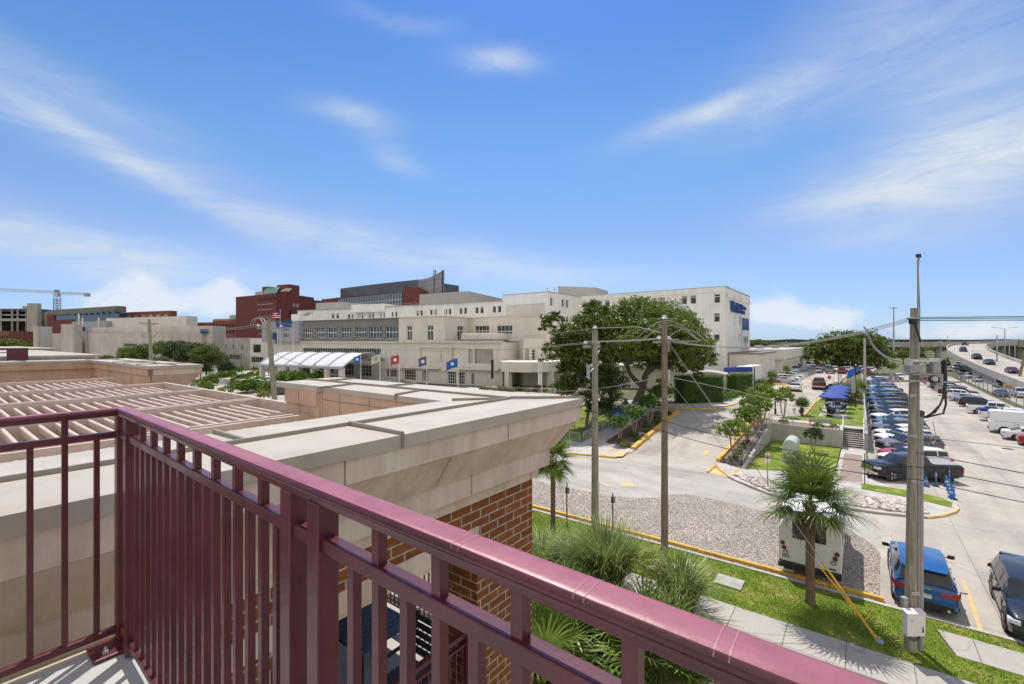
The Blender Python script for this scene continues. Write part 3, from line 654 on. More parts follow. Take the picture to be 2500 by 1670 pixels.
tag(hm.build('hills', 'hill'), kind='structure')
# ================================================================== OUR OWN BUILDING
ZT=CAMH-.7375
ZB=CAMH-1.742
XW, YN=-3.37, 4.84
ZD_=CAMH-1.355
apt=empty('apartment_building', (XW, YN, 0), label='brown brick apartment building with cream cornice right below the balcony', cat='building')
def local(mb, o=(XW, YN, 0)):
 mb.v=[(x-o[0], y-o[1], z-o[2]) for x, y, z in mb.v]; return mb
w=MB(); LZ0, LZ1=CAMH-4.29, CAMH-2.23
YP=3.77; YO=1.55
w.box(XW-.5, XW, YN-1.07, YN, 0, ZB)
w.box(XW-.5, XW, YO, YP, LZ1, ZB); w.box(XW-.5, XW, YO, YP, 0, LZ0-.12)
w.box(XW-.5, XW, -12, YO, 0, ZB)
w.box(-7.6, XW-.5, YN-.5, YN, LZ1, ZB); w.box(-7.6, XW-.5, YN-.5, YN, 0, LZ0-.12)
w.box(-8.3, -7.6, YN-.5, YN, 0, ZB)
w.box(-8.3, -8.1, -12, YN-.5, 0, ZB-.8)
local(w).build('brick_wall', 'brick', apt)
w=MB(); w.box(XW, XW+.012, YO-.3, YP+.02, CAMH-2.225, CAMH-2.04); w.box(XW-.5, XW-.02, YO+.01, YP-.01, LZ1-.05, LZ1-.001); local(w).build('stone_lintel', 'stone', apt)
w=MB(); w.box(-8.1, XW-.02, -3, YN-.03, LZ0-.12, LZ0); w.box(XW-.02, XW+.04, YO, YP, LZ0-.12, LZ0+.04); w.box(-7.6, XW-.5, YN-.04, YN+.05, LZ0-.14, LZ0+.1); local(w).build('loggia_floor', 'slab', apt)
w=MB(); w.box(-8.1, XW-.5, -3, YN-.5, LZ1+.02, LZ1+.2); local(w).build('loggia_ceiling', 'stone', apt)
w=MB(); w.box(-6.35, -6.2, -3, YN-.5, LZ0, LZ1+.02); w.box(-6.2, XW-.5, .9, 1.05, LZ0, LZ1+.02); local(w).build('loggia_inner_wall', 'stucco_peach', apt)
PROF=[(0, ZB), (.055, ZB), (.055, ZB+.135), (.16, ZB+.15), (.16, ZB+.36), (.20, ZB+.375), (.415, ZB+.70), (.45, ZB+.715), (.45, ZB+.895), (.462, ZB+.906)]
def sweep(mb, path, prof, closed_in=0.0, mi=0, shade=False):
 """path: list of (x,y); outside lies to the right of travel"""
 P=[Vector((p[0], p[1])) for p in path]; n=len(P); rows=[]
 for i in range(n):
  if i==0:d=(P[1]-P[0]).normalized(); nn=Vector((d.y, -d.x)); k=1
  elif i==n-1:d=(P[-1]-P[-2]).normalized(); nn=Vector((d.y, -d.x)); k=1
  else:
   d0=(P[i]-P[i-1]).normalized(); d1=(P[i+1]-P[i]).normalized()
   n0=Vector((d0.y, -d0.x)); n1=Vector((d1.y, -d1.x)); nn=(n0+n1).normalized(); k=1/max(.2, nn.dot(n0))
  rows.append([(P[i].x+nn.x*o*k, P[i].y+nn.y*o*k, z) for o, z in prof])
 m=len(prof); vs=[p for r in rows for p in r]; fs=[]
 for i in range(n-1):
  for j in range(m-1):fs.append((i*m+j, i*m+m+j, i*m+m+j+1, i*m+j+1))
 return mb.add(vs, fs, mi)
def joints(mb, p0, p1, step, prof_a, prof_b, w=.012, start=0.0):
 """thin recess-coloured joint strips 2 mm proud between two profile points"""
 p0, p1=Vector((*p0, 0)), Vector((*p1, 0)); d=(p1-p0); L=d.length; d.normalize(); nn=Vector((d.y, -d.x, 0)); t=start
 while t<L:
  a=p0+d*t
  (oa, za), (ob, zb)=prof_a, prof_b
  q=[a+nn*(oa+.003)+Vector((0, 0, za)), a+d*w+nn*(oa+.003)+Vector((0, 0, za)), a+d*w+nn*(ob+.003)+Vector((0, 0, zb)), a+nn*(ob+.003)+Vector((0, 0, zb))]
  mb.append(q); t+=step
CW=1.29
def bay(parent, org, path, seams, tag_):
 c=MB(); inner=PROF
 sweep(c, path, PROF)
 local(c, org).build('cornice', 'stone', parent)
 j=[]
 for a, b, st in path_segments(path):
  joints(j, a, b, 1.83, (.055, ZB+.002), (.055, ZB+.134), start=st)
  joints(j, a, b, 2.1, (.16, ZB+.152), (.16, ZB+.358), start=st+.55)
  joints(j, a, b, 2.3, (.205, ZB+.385), (.41, ZB+.69), start=st+.9)
  joints(j, a, b, 1.9, (.45, ZB+.717), (.45, ZB+.893), start=st+.3)
 for q in j:local(MB().quad(*q), org).build('cornice_joint', 'stone_joint', parent)
def path_segments(path):
 return[(a, b, .25+.37*i) for i, (a, b) in enumerate(zip(path[:-1], path[1:]))]
bay(apt, (XW, YN, 0), [(XW, -12), (XW, YN), (-8.26, YN), (-8.26, 4.25)], None, '')
def coping(parent, org, outer, inner, name='coping'):
 c=MB(); t0, t1=ZT-.10, ZT
 n=len(outer)
 for i in range(n-1):
  a, b, q, p=outer[i], outer[i+1], inner[i+1], inner[i]
  c.quad((*a, t1), (*b, t1), (*q, t1-.02), (*p, t1-.02))
  c.quad((*a, t0-.0), (*b, t0), (*b, t1), (*a, t1)); c.quad((*q, t0), (*p, t0), (*p, t1-.02), (*q, t1-.02))
  c.quad((*a, t0), (*p, t0), (*q, t0), (*b, t0))
 c.quad((*outer[0], t0), (*outer[0], t1), (*inner[0], t1-.02), (*inner[0], t0))
 c.quad((*outer[-1], t0), (*inner[-1], t0), (*inner[-1], t1-.02), (*outer[-1], t1))
 return local(c, org).build(name, 'coping', parent)
XO, YOut=XW+.483, YN+.483
outer=[(XO, -12), (XO, YOut), (-8.9, YOut), (-8.9, 4.1-.12)]
XI, YI=-4.27, 4.10
coping(apt, (XW, YN, 0), [(XO, -12), (XO, YOut)], [(XI, -12), (XI, YI)])
coping(apt, (XW, YN, 0), [(XO, YOut), (-8.74, YOut)], [(XI, YI), (-8.74, YI+.1)], 'coping')
c=MB(); c.box(-8.74, -7.2, YI+.0, YI+.12, ZT-.102, ZT-.006); local(c).build('coping', 'coping', apt)
def seam(mb, a, b, z=ZT, h=.032, w=.022):mb.beam((a[0], a[1], z+h/2-.004), (b[0], b[1], z+h/2-.004), w, h)
s=MB(); XM, YM=-3.64, 4.72
seam(s, (XM, -12), (XM, YM), ZT-.008); seam(s, (XM, YM), (-8.74, YM), ZT-.008)
for y in(2.36, -.8):seam(s, (XM, y), (XO+.01, y-.02), ZT); s.box(XO+.001, XO+.014, y-.03, y-.008, ZT-.1, ZT+.02)
for y in(1.5, -1.4):seam(s, (XM, y), (XI, y), ZT-.014)
seam(s, (XM, YM), (XO+.005, YOut+.005)); seam(s, (XM, YM), (XI+.1, YI+.08), ZT-.014)
for x in(-5.35, -7.1):seam(s, (x, YM), (x+.15, YI-(.16 if x<-7 else 0)), ZT-.014); s.box(x+.14, x+.16, YI-.014-(.16 if x<-7 else 0), YI-.001-(.16 if x<-7 else 0), ZT-.1, ZT)
for x in(-6.2, -8.0):seam(s, (x, YM), (x, YOut), ZT)
local(s).build('coping_seams', 'seam', apt)
p=MB(); p.box(-8.42, XI+.05, YI+.06, YI+.3, CAMH-2.6, ZT-.1); p.box(-8.4, -7.28, YI+.04, YI+.12, CAMH-2.6, ZT-.1); p.box(XI+.06, XI+.3, -12, YI+.06, CAMH-2.6, ZT-.1)
p.box(-8.4, -7.32, YI+.01, YI+.04, ZT-.36, ZT-.104)
local(p).build('parapet_inner_face', 'stucco_peach', apt)
p=MB()
for x in(-4.9, -5.9, -6.7, -7.22):p.box(x, x+.012, YI+.055, YI+.062, CAMH-1.4, ZT-.12)
for x in(-7.9,):p.box(x, x+.012, YI+.005, YI+.012, CAMH-1.7, ZT-.12)
p.box(-7.2, XI, YI+.053, YI+.061, ZT-.24, ZT-.225)
local(p).build('panel_joints', 'stone_joint', apt)
p=MB(); p.box(-25, XI, -12, YN-.6, CAMH-4.4, CAMH-4.3); local(p).build('court_floor', 'soil_lt', apt)
p=MB(); p.box(-30, XI+.06, -12.3, -12, 0, CAMH-1.4); local(p).build('court_wall', 'brick', apt)
p=MB(); p.box(-16.5, -8.6, YN-.4, YN-.1, 0, CAMH-3.1); local(p).build('court_wall', 'brick', apt)
for x in(-10.4, -13.5):
 p=MB(); p.box(x-.35, x+.35, YN-.9, YN-.2, CAMH-4.3, CAMH-1.62); local(p).build('trellis_pier', 'brick', apt)
far=empty('apartment_building', (-17, YN, 0), label='next wing of the cream roofed building beyond the trellis', cat='building')
fo=(-17, YN, 0)
c=MB(); sweep(c, [(-17.7, 4.4), (-17.7, YN+.42), (-26.0, YN+.42)], PROF); c.v=c.v
local(c, fo).build('cornice', 'stone', far)
c=MB(); t=ZT; y1=YN+.90
c.box(-26.3, -17.2, 4.3, y1, t-.1, t); c.box(-26.3, -25.0, -12, 4.3, t-.1, t)
local(c, fo).build('coping', 'coping', far)
s=MB(); seam(s, (-25, 5.0), (-17.2, 5.0)); seam(s, (-18.6, 4.3), (-18.4, y1)); seam(s, (-21.5, 4.3), (-21.5, y1)); seam(s, (-20.1, 4.3), (-20.0, 5.2)); seam(s, (-26.3, -2), (-25, -2)); seam(s, (-25.6, 4.25), (-24.9, 5.2)); seam(s, (-26.3, 2.2), (-25, 2.5))
local(s, fo).build('coping_seams', 'seam', far)
p=MB(); p.box(-25.1, -17.6, 4.42, 4.9, 0, t-.1); p.box(-26.2, -25.1, -12, 4.9, 0, t-.1); p.box(-25.1, -17.6, 4.36, 4.42, t-.32, t-.1); p.box(-25.1, -25.02, -12, 4.36, t-.34, t-.1)
p.box(-26.1, -17.72, YN+.1, YN+.4, 0, ZB+.02)
local(p, fo).build('parapet_wall', 'stucco_peach', far)
p=MB(); p.box(-19.35, -19.335, 4.35, 4.362, t-1.2, t-.1); p.box(-22.3, -22.285, 4.35, 4.362, t-1.2, t-.1); local(p, fo).build('panel_joints', 'stone_joint', far)
far2=empty('apartment_building', (-46, YN, 0), label='farthest cream parapet of the building behind the small maroon railing', cat='building')
c=MB(); o2=(-46, YN, 0)
c.box(-60, -35.0, -12, 6.6, ZT-.12, ZT); c.box(-110, -75, -12, 10.2, ZT-.1, ZT+.02)
local(c, o2).build('coping', 'coping', far2)
c=MB(); c.box(-59.8, -35.3, -12, 6.3, 0, ZT-.12); c.box(-109.8, -75.3, -12, 9.9, 0, ZT-.1)
local(c, o2).build('parapet_wall', 'stone', far2)
fr=empty('balcony_railing', (-34.2, 3.5, ZD_), R(90), label='small maroon balcony railing at the far left edge on the roof', cat='railing')
r=MB(); r.box(-6, 0, -.03, .03, .98, 1.05); r.build('top_rail', 'maroon', fr)
r=MB(); r.box(-6, 0, -.02, .02, .80, .84); r.build('mid_rail', 'maroon', fr)
for i in range(9):
 r=MB(); r.box(-1.65-i*.2, -1.61-i*.2, -.02, .02, .06, .80 if i%2 else .98); r.build('baluster', 'maroon', fr)
r=MB(); r.box(-.75, 0, -.05, .05, .0, .98); r.build('end_panel', 'maroon', fr)
r=MB(); r.box(-6, 0, -.02, .02, .04, .1); r.build('bottom_rail', 'maroon', fr)
tr=empty('trellis', (-10.4, 0, CAMH-1.4), label='large cream slatted trellis spanning the open court behind the railing', cat='trellis')
to=(-10.4, 0, CAMH-1.4); zt=CAMH-1.23
def tloc(mb):return local(mb, to)
bx=[-7.6, -10.5, -13.5, -16.65]
for x in bx:
 b=MB(); b.box(x-.13, x-.07, -12, 4.5, zt-.30, zt); b.box(x+.07, x+.13, -12, 4.5, zt-.30, zt); b.box(x-.07, x+.07, -12, 4.5, zt-.3, zt-.27)
 tloc(b).build('beam', 'trellis', tr)
b=MB(); b.box(-16.7, -7.3, 4.5, 4.58, zt-.30, zt+.012); tloc(b).build('edge_beam', 'trellis', tr)
b=MB(); b.box(-4.66, -4.6, -12, 4.0, zt-.24, zt); tloc(b).build('edge_beam', 'trellis', tr)
def slat_mesh(L):
 m=MB(); n=8; vs=[]
 pr=[(-.024, -.10), (-.026, -.012), (-.016, 0), (.016, 0), (.026, -.012), (.024, -.10)]
 for x in(0, L):vs+=[(x, y, z) for y, z in pr]
 k=len(pr); m.add(vs, [(i, (i+1)%k, k+(i+1)%k, k+i) for i in range(k)]+[tuple(range(k))[::-1], tuple(range(k, 2*k))])
 return m
rows=[(-7.49, -4.66), (-10.39, -7.71), (-13.39, -10.61), (-16.54, -13.61), (-20.4, -16.76)]
for ri, (x0, x1) in enumerate(rows):
 L=x1-x0-.04; me=slat_mesh(L).mesh('slat', 'trellis')
 yst=4.22 if ri in(1, 2, 3) else 3.9
 cnt=[19, 20, 19, 18, 16][ri]
 for k in range(cnt):
  o=bpy.data.objects.new('slat', me); COL.objects.link(o); o.parent=tr
  o.location=(x0+.02-to[0], yst-k*.197-.08, zt-.085-to[2])
b=MB(); b.box(-20.5, -20.4, -12, 4.2, zt-.24, zt); tloc(b).build('edge_beam', 'trellis', tr)
dk=empty('balcony_deck', (-1.0, -1, ZD_), label='pale grey balcony deck in railing shadow at the bottom left corner', cat='balcony deck')
d=MB(); d.box(-1.66, 4, -2.3, 1.60, -.2, 0); d.build('deck_slab', 'deck', dk)
d=MB(); d.box(-1.68, -1.66, -2.3, 1.60, -.26, .012); d.box(-1.68, 4, 1.60, 1.62, -.26, .012); d.build('edge_flashing', 'coping', dk)
XR, YR, ZR=-2.66, .567, CAMH-.300
rl=empty('balcony_railing', (XR, YR, ZD_), label='glossy maroon metal balcony railing filling the foreground', cat='railing')
def rl_(mb):return local(mb, (XR, YR, ZD_))
def cap_prof(hw):return[(-hw*.96, -.013), (-hw, -.008), (-hw*.97, -.003), (-hw*.86, .0028), (-hw*.6, .0045), (0, .005), (hw*.6, .0045), (hw*.86, .0028), (hw*.97, -.003), (hw, -.008), (hw*.96, -.013), (hw*.84, -.015), (hw*.80, -.017), (hw*.80, -.027), (hw*.72, -.030), (-hw*.72, -.030), (-hw*.80, -.027), (-hw*.80, -.017), (-hw*.84, -.015)]
def rail_sweep(pts, prof):
 """closed profile (across, up) along xy points, mitred"""
 m=MB(); P=[Vector((p[0], p[1])) for p in pts]; n=len(P); k=len(prof); vs=[]
 for i in range(n):
  d0=(P[i]-P[i-1]).normalized() if i else(P[1]-P[0]).normalized(); d1=(P[i+1]-P[i]).normalized() if i<n-1 else d0
  n0, n1=Vector((d0.y, -d0.x)), Vector((d1.y, -d1.x)); nn=(n0+n1).normalized(); q=1/nn.dot(n0)
  vs+=[(P[i].x+nn.x*a*q, P[i].y+nn.y*a*q, pts[i][2]+z) for a, z in prof]
 fs=[]
 for i in range(n-1):
  for j in range(k):fs.append((i*k+j, i*k+(j+1)%k, (i+1)*k+(j+1)%k, (i+1)*k+j))
 fs+=[tuple(range(k)), tuple(range((n-1)*k, n*k))[::-1]]
 m.add(vs, [f[::-1] for f in fs], 0, True); return m
SL=-.0296
E1=(3.2, YR+SL*(3.2-XR), ZR); HW=.027
rl_(rail_sweep([(XR, -3.2, ZR), (XR, YR, ZR), E1], cap_prof(HW))).build('top_rail', ['maroon', 'maroon_pale'], rl, 50)
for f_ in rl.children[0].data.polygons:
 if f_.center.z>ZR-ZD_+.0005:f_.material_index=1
def ny(x):return YR+(x-XR)*SL
zmid=CAMH-.40; zlow=CAMH-1.305
def nbox(x0, x1, hw, z0, z1):
 m=MB(); y0, y1=ny(x0), ny(x1)
 m.add([(x0, y0-hw, z0), (x1, y1-hw, z0), (x1, y1+hw, z0), (x0, y0+hw, z0), (x0, y0-hw, z1), (x1, y1-hw, z1), (x1, y1+hw, z1), (x0, y0+hw, z1)], [(0, 3, 2, 1), (4, 5, 6, 7), (0, 1, 5, 4), (1, 2, 6, 5), (2, 3, 7, 6), (3, 0, 4, 7)])
 return m
def add_bevel(o, w=.0025, seg=2):
 b=o.modifiers.new('b', 'BEVEL'); b.width=w; b.segments=seg; b.limit_method='ANGLE'
 return o
xs_posts=[-2.50, -1.012, -.890, 1.0]; TZ=ZR-.028
for a, b in((XR+.02, 3.2),):
 add_bevel(rl_(nbox(a, b, .015, zmid-.028, zmid)).build('mid_rail', 'maroon', rl), .003)
 add_bevel(rl_(nbox(a, b, .015, zlow, zlow+.028)).build('bottom_rail', 'maroon', rl), .003)
m=MB(); m.box(XR-.015, XR+.015, -3.2, YR-.02, zmid-.028, zmid); add_bevel(rl_(m).build('mid_rail', 'maroon', rl), .003)
m=MB(); m.box(XR-.015, XR+.015, -3.2, YR-.02, zlow, zlow+.028); add_bevel(rl_(m).build('bottom_rail', 'maroon', rl), .003)
for x in xs_posts:
 m=MB(); y=ny(x); m.box(x-.022, x+.022, y-.024, y+.024, zlow-.04, TZ); add_bevel(rl_(m).build('post', 'maroon', rl), .003)
m=MB(); m.box(XR-.022, XR+.022, YR-.024, YR+.024, zlow-.045, TZ); add_bevel(rl_(m).build('post', 'maroon', rl), .003)
def bal(x, y, z0, z1, hw=.0095):
 m=MB(); m.box(x-hw, x+hw, y-hw, y+hw, z0, z1); return rl_(m).build('baluster', 'maroon', rl)
x=-.367; i=0
while x<1.6:
 bal(x, ny(x), zlow+.028, zmid-.028)
 if i%2==0:bal(x, ny(x), zmid, TZ, .0098)
 x+=.081; i+=1
x=-.367-.081; i=1
while x>-.84:
 bal(x, ny(x), zlow+.028, zmid-.028)
 if i%2==0:bal(x, ny(x), zmid, TZ, .0098)
 x-=.081; i+=1
x=-1.095; i=0
while x>-2.45:
 bal(x, ny(x), zlow+.028, zmid-.028)
 if i%2==1:bal(x, ny(x), zmid, TZ, .0098)
 x-=.081; i+=1
y=.479; i=0
while y>-2.4:
 bal(XR, y, zlow+.028, zmid-.028)
 if i%2==1:bal(XR, y, zmid, TZ, .0098)
 y-=.101; i+=1
m=MB(); m.box(XR-.03, XR+.12, YR-.12, YR+.03, -.0+ZD_+.004, ZD_+.018); add_bevel(rl_(m).build('base_plate', 'maroon', rl), .006)
m=MB(); m.cyl((XR+.085, YR-.075, ZD_+.018), (XR+.085, YR-.075, ZD_+.03), .011, n=6); m.cyl((XR+.085, YR-.075, ZD_+.03), (XR+.085, YR-.075, ZD_+.045), .005, n=8); rl_(m).build('anchor_bolt', 'steel', rl)
for x in(-.262, -.105, -.47):
 for d in(-.007, .007):
  q=MB(); pr_=[(a*1.012, z+.0004) for a, z in cap_prof(HW)[2:9]]; y=ny(x+d); q.add([(x+d+k, y+a, ZR+z) for k in(-.0009, .0009) for a, z in pr_], [(i, i+1, 8+i, 7+i) for i in range(6)], 0, True); rl_(q).build('weld_mark', 'rail_mark', rl)
tb=empty('patio_table', (-4.93, 3.45, LZ0), label='blue grey slatted patio table in the loggia one floor below', cat='table')
t=MB()
for k in range(9):t.box(-.36+k*.0815, -.36+k*.0815+.07, -.34, .34, .722, .742)
t.build('slats', 'table_blue', tb)
t=MB();
for a in((-.41, -.365, -.38, .38), (.365, .41, -.38, .38), (-.365, .365, -.38, -.34), (-.365, .365, .34, .38)):t.box(*a, .70, .745)
t.build('frame', 'table_blue', tb)
for sx in(-1, 1):
 for sy in(-1, 1):
  t=MB(); t.box(sx*.385-.022, sx*.385+.022, sy*.355-.022, sy*.355+.022, 0, .70); t.build('leg', 'char_slat', tb)
def chair(loc, rz, label):
 c=empty('patio_chair', loc, rz, label, 'chair', 'slatted chairs around the blue grey table')
 for k in range(6):
  s=MB(); s.box(-.23, .23, -.24+k*.08, -.24+k*.08+.06, .43, .45); s.build('seat_slat', 'table_blue', c)
 for k in range(5):
  s=MB(); z=.52+k*.085; y=.25+(z-.45)*.22; s.add([(-.22, y, z), (.22, y, z), (.22, y+.014, z+.06), (-.22, y+.014, z+.06), (-.22, y+.016, z), (.22, y+.016, z), (.22, y+.03, z+.06), (-.22, y+.03, z+.06)], [(0, 1, 2, 3), (5, 4, 7, 6), (3, 2, 6, 7), (0, 4, 5, 1), (0, 3, 7, 4), (1, 5, 6, 2)])
  s.build('back_slat', 'char_slat', c)
 for sx in(-1, 1):
  s=MB(); s.beam((sx*.25, -.25, 0), (sx*.25, -.25, .62), .03, .03); s.build('leg', 'char_slat', c)
  s=MB(); s.beam((sx*.25, .30, 0), (sx*.25, .24, .45), .03, .03); s.beam((sx*.24, .24, .42), (sx*.24, .36, .96), .03, .03); s.build('leg', 'char_slat', c)
  s=MB(); s.beam((sx*.25, -.27, .63), (sx*.25, .3, .64), .04, .025); s.build('armrest', 'char_slat', c)
 s=MB(); s.box(-.25, .25, -.26, -.235, .40, .43); s.box(-.25, .25, .24, .265, .40, .43); s.build('seat_frame', 'char_slat', c)
chair((-4.12, 3.42, LZ0), R(0), 'dark slatted chair right of the table with its back to the railing')
chair((-4.9, 2.55, LZ0), R(180), 'dark slatted chair on the near side of the table')
def low_rail(loc, rz, L, label):
 r=empty('loggia_railing', loc, rz, label, 'railing', 'maroon railings of the lower loggia')
 m=MB(); m.box(0, L, -.03, .03, 1.03, 1.08); m.build('top_rail', 'maroon', r)
 m=MB(); m.box(0, L, -.018, .018, .92, .95); m.build('mid_rail', 'maroon', r)
 m=MB(); m.box(0, L, -.018, .018, .08, .11); m.build('bottom_rail', 'maroon', r)
 k=.09
 while k<L-.03:
  m=MB(); m.box(k-.009, k+.009, -.009, .009, .11, .92); m.build('baluster', 'maroon', r); k+=.1
 for k in(.03, L-.03):
  m=MB(); m.box(k-.025, k+.025, -.025, .025, 0, 1.03); m.build('post', 'maroon', r)
low_rail((XW-.12, YO+.02, LZ0+.0), R(90), YP-YO-.04, 'maroon railing across the east opening of the lower loggia')
low_rail((-7.6, YN-.2, LZ0+.0), 0, 7.6+XW-.5, 'maroon railing along the bright street side of the lower loggia')
# ================================================================== BUILDINGS
class Wall:
 """vertical wall between two points with real window openings; boxes may be given in photograph pixels"""
 def __init__(s, p0, p1, z0, z1, m, parent, org, depth=.3, name='wall', cap=.0):
  s.p0=Vector((p0[0], p0[1], 0)); s.p1=Vector((p1[0], p1[1], 0)); s.d=(s.p1-s.p0); s.L=s.d.length; s.d.normalize()
  s.n=Vector((s.d.y, -s.d.x, 0))
  if s.n.dot(-s.p0)<0:s.n=-s.n
  s.z0, s.z1, s.m, s.parent, s.org, s.depth, s.name=z0, z1, m, parent, Vector(org), depth, name
  s.holes=[]
 def hit(s, u, v=835.0):
  a, b, c=ray(u, v)
  det=s.d.x*(-b)-s.d.y*(-a)
  t=(-s.p0.x*(-b)+s.p0.y*(-a))/det
  q=s.p0+s.d*t; k=(q.x/a) if abs(a)>abs(b) else(q.y/b)
  return t, CAMH+c*k
 def px(s, u0, v0, u1, v1, **kw):
  t0, za=s.hit(u0, v0); t1, zb=s.hit(u1, v1); zc=s.hit(u0, v1)[1]; zd=s.hit(u1, v0)[1]
  s.holes.append((min(t0, t1), max(t0, t1), (zb+zc)/2, (za+zd)/2, kw))
 def rel(s, t0, t1, z0, z1, **kw):s.holes.append((t0, t1, z0, z1, kw))
 def P(s, t, z, off=0.0):q=s.p0+s.d*t+s.n*off; return(q.x-s.org.x, q.y-s.org.y, z-s.org.z)
 def build(s, frame='frame', glass='glass', windows=True, fw=.09):
  H=[h for h in s.holes if h[0]>.02 and h[1]<s.L-.02 and h[2]>s.z0+.01 and h[3]<s.z1-.01 and h[1]-h[0]>.02 and h[3]-h[2]>.02]
  ts=sorted({0, s.L}|{h[0] for h in H}|{h[1] for h in H}); zs=sorted({s.z0, s.z1}|{h[2] for h in H}|{h[3] for h in H})
  w=MB()
  for i in range(len(ts)-1):
   for j in range(len(zs)-1):
    tc, zc=(ts[i]+ts[i+1])/2, (zs[j]+zs[j+1])/2
    if any(h[0]<tc<h[1]and h[2]<zc<h[3] for h in H):continue
    w.quad(s.P(ts[i], zs[j]), s.P(ts[i+1], zs[j]), s.P(ts[i+1], zs[j+1]), s.P(ts[i], zs[j+1]))
  D=s.depth
  for h in H:
   a, b, c, d=h[:4]
   w.quad(s.P(a, c), s.P(a, c, -D), s.P(a, d, -D), s.P(a, d)); w.quad(s.P(b, c), s.P(b, d), s.P(b, d, -D), s.P(b, c, -D))
   w.quad(s.P(a, c), s.P(b, c), s.P(b, c, -D), s.P(a, c, -D)); w.quad(s.P(a, d), s.P(a, d, -D), s.P(b, d, -D), s.P(b, d))
  e=.008; w.quad(s.P(e, s.z0), s.P(e, s.z1), s.P(e, s.z1, -D-.06), s.P(e, s.z0, -D-.06)); w.quad(s.P(s.L-e, s.z0), s.P(s.L-e, s.z0, -D-.06), s.P(s.L-e, s.z1, -D-.06), s.P(s.L-e, s.z1))
  w.quad(s.P(0, s.z1), s.P(s.L, s.z1), s.P(s.L, s.z1, -D-.06), s.P(0, s.z1, -D-.06))
  w.build(s.name, s.m, s.parent)
  for h in H:
   a, b, c, d, kw=h; nx, nz=kw.get('nx', 1), kw.get('nz', 1); g=kw.get('glass', glass); fr=kw.get('frame', frame)
   o=s.P((a+b)/2, c, 0)
   if kw.get('blank'):
    q=MB(); q.quad(s.P(a, c, -D), s.P(b, c, -D), s.P(b, d, -D), s.P(a, d, -D)); q.build(kw.get('part', 'recess_panel'), kw['blank'], s.parent); continue
   fm=MB(); f2=kw.get('fw', fw)
   def bar(t0, t1, z0, z1, o0=-D+.10, o1=-D+.005):
    v=[s.P(t0, z0, o1), s.P(t1, z0, o1), s.P(t1, z0, o0), s.P(t0, z0, o0), s.P(t0, z1, o1), s.P(t1, z1, o1), s.P(t1, z1, o0), s.P(t0, z1, o0)]
    fm.add(v, [(0, 3, 2, 1), (4, 5, 6, 7), (0, 1, 5, 4), (1, 2, 6, 5), (2, 3, 7, 6), (3, 0, 4, 7)])
   bar(a, a+f2, c, d); bar(b-f2, b, c, d); bar(a+f2, b-f2, c, c+f2); bar(a+f2, b-f2, d-f2, d)
   for i in range(1, nx):t=a+(b-a)*i/nx; bar(t-f2*.4, t+f2*.4, c+f2, d-f2, -D+.09)
   for i in range(1, nz):z=c+(d-c)*i/nz; bar(a+f2, b-f2, z-f2*.4, z+f2*.4, -D+.08)
   if 'rail' in kw:
    z=c+(d-c)*kw['rail']; bar(a+f2, b-f2, z-f2*.9, z+f2*.9, -D+.095)
   wf=fm.build('window', fr, s.parent)
   pn=MB(); pn.quad(s.P(a, c, -D), s.P(b, c, -D), s.P(b, d, -D), s.P(a, d, -D)); pn.build('pane', g, wf)
   if kw.get('blind')or(kw.get('rb')and random.random()<.45):
    bz=d-(d-c)*random.choice((.3, .45, .6)); bl=MB(); bl.quad(s.P(a+f2, bz, -D+.02), s.P(b-f2, bz, -D+.02), s.P(b-f2, d-f2, -D+.02), s.P(a+f2, d-f2, -D+.02)); bl.build('blind', 'util_grey', wf)
  return s
def off(poly_pts, org):return[(p[0]-org[0], p[1]-org[1]) for p in poly_pts]
def block(parent, org, poly, z0, z1, m, name='block', mtop='roof'):
 b=MB(); b.prism(off(poly, org), z0-org[2], z1-org[2], 0, 1); return b.build(name, [m, mtop], parent)
def back(p0, p1, depth, inset=.33):
 """footprint behind a front line, set back from the facade"""
 p0, p1=Vector(p0[:2]), Vector(p1[:2]); d=(p1-p0).normalized(); n=Vector((d.y, -d.x))
 if n.dot(-p0)<0:n=-n
 return[p0-n*inset, p1-n*inset, p1-n*depth, p0-n*depth]
HB=(-22.6, 103.5, 1.6)
h1=empty('hospital_building', HB, label='tall white five storey hospital block with blue letters on its end wall', cat='building')
def hv(v):return v
block(h1, HB, [(-57.6, 103.85), (-22.95, 103.85), (-22.95, 130.4), (-57.6, 130.4)], 1.6, 21.75, 'white_wall', 'core')
sw=Wall((-57.6, 103.5), (-22.6, 103.5), 1.6, 22.16, 'white_wall', h1, HB, name='street_wall')
Z4=lambda x, y:(1300+x*.2555, 640+y*.2555)
def z4box(w, x0, x1, y0, y1, **k):
 a=Z4(x0, y0); b=Z4(x1, y1); w.px(a[0], a[1], b[0], b[1], **k)
for x0, x1, y0, y1 in((1425, 1475, 322, 402), (1508, 1563, 318, 398), (1212, 1265, 335, 408), (1140, 1185, 341, 412), (940, 990, 350, 425), (870, 915, 355, 430), (690, 737, 365, 436), (622, 667, 370, 440)):
 z4box(sw, x0, x1, y0, y1, rb=1)
z4box(sw, 1735, 1793, 305, 390, rail=.72)
for x0, x1, y0, y1 in((1425, 1475, 500, 578), (1508, 1560, 498, 575), (1212, 1265, 505, 580), (1140, 1185, 508, 582), (940, 990, 515, 585), (870, 915, 518, 588), (690, 737, 525, 592), (622, 667, 528, 595)):
 z4box(sw, x0, x1, y0, y1, rb=1)
z4box(sw, 1733, 1790, 488, 572, rail=.72)
for x0, x1 in((1425, 1475), (1508, 1560), (1212, 1265), (940, 990), (690, 737), (622, 667)):z4box(sw, x0, x1, 688, 755, rb=1)
z4box(sw, 1730, 1788, 690, 752);
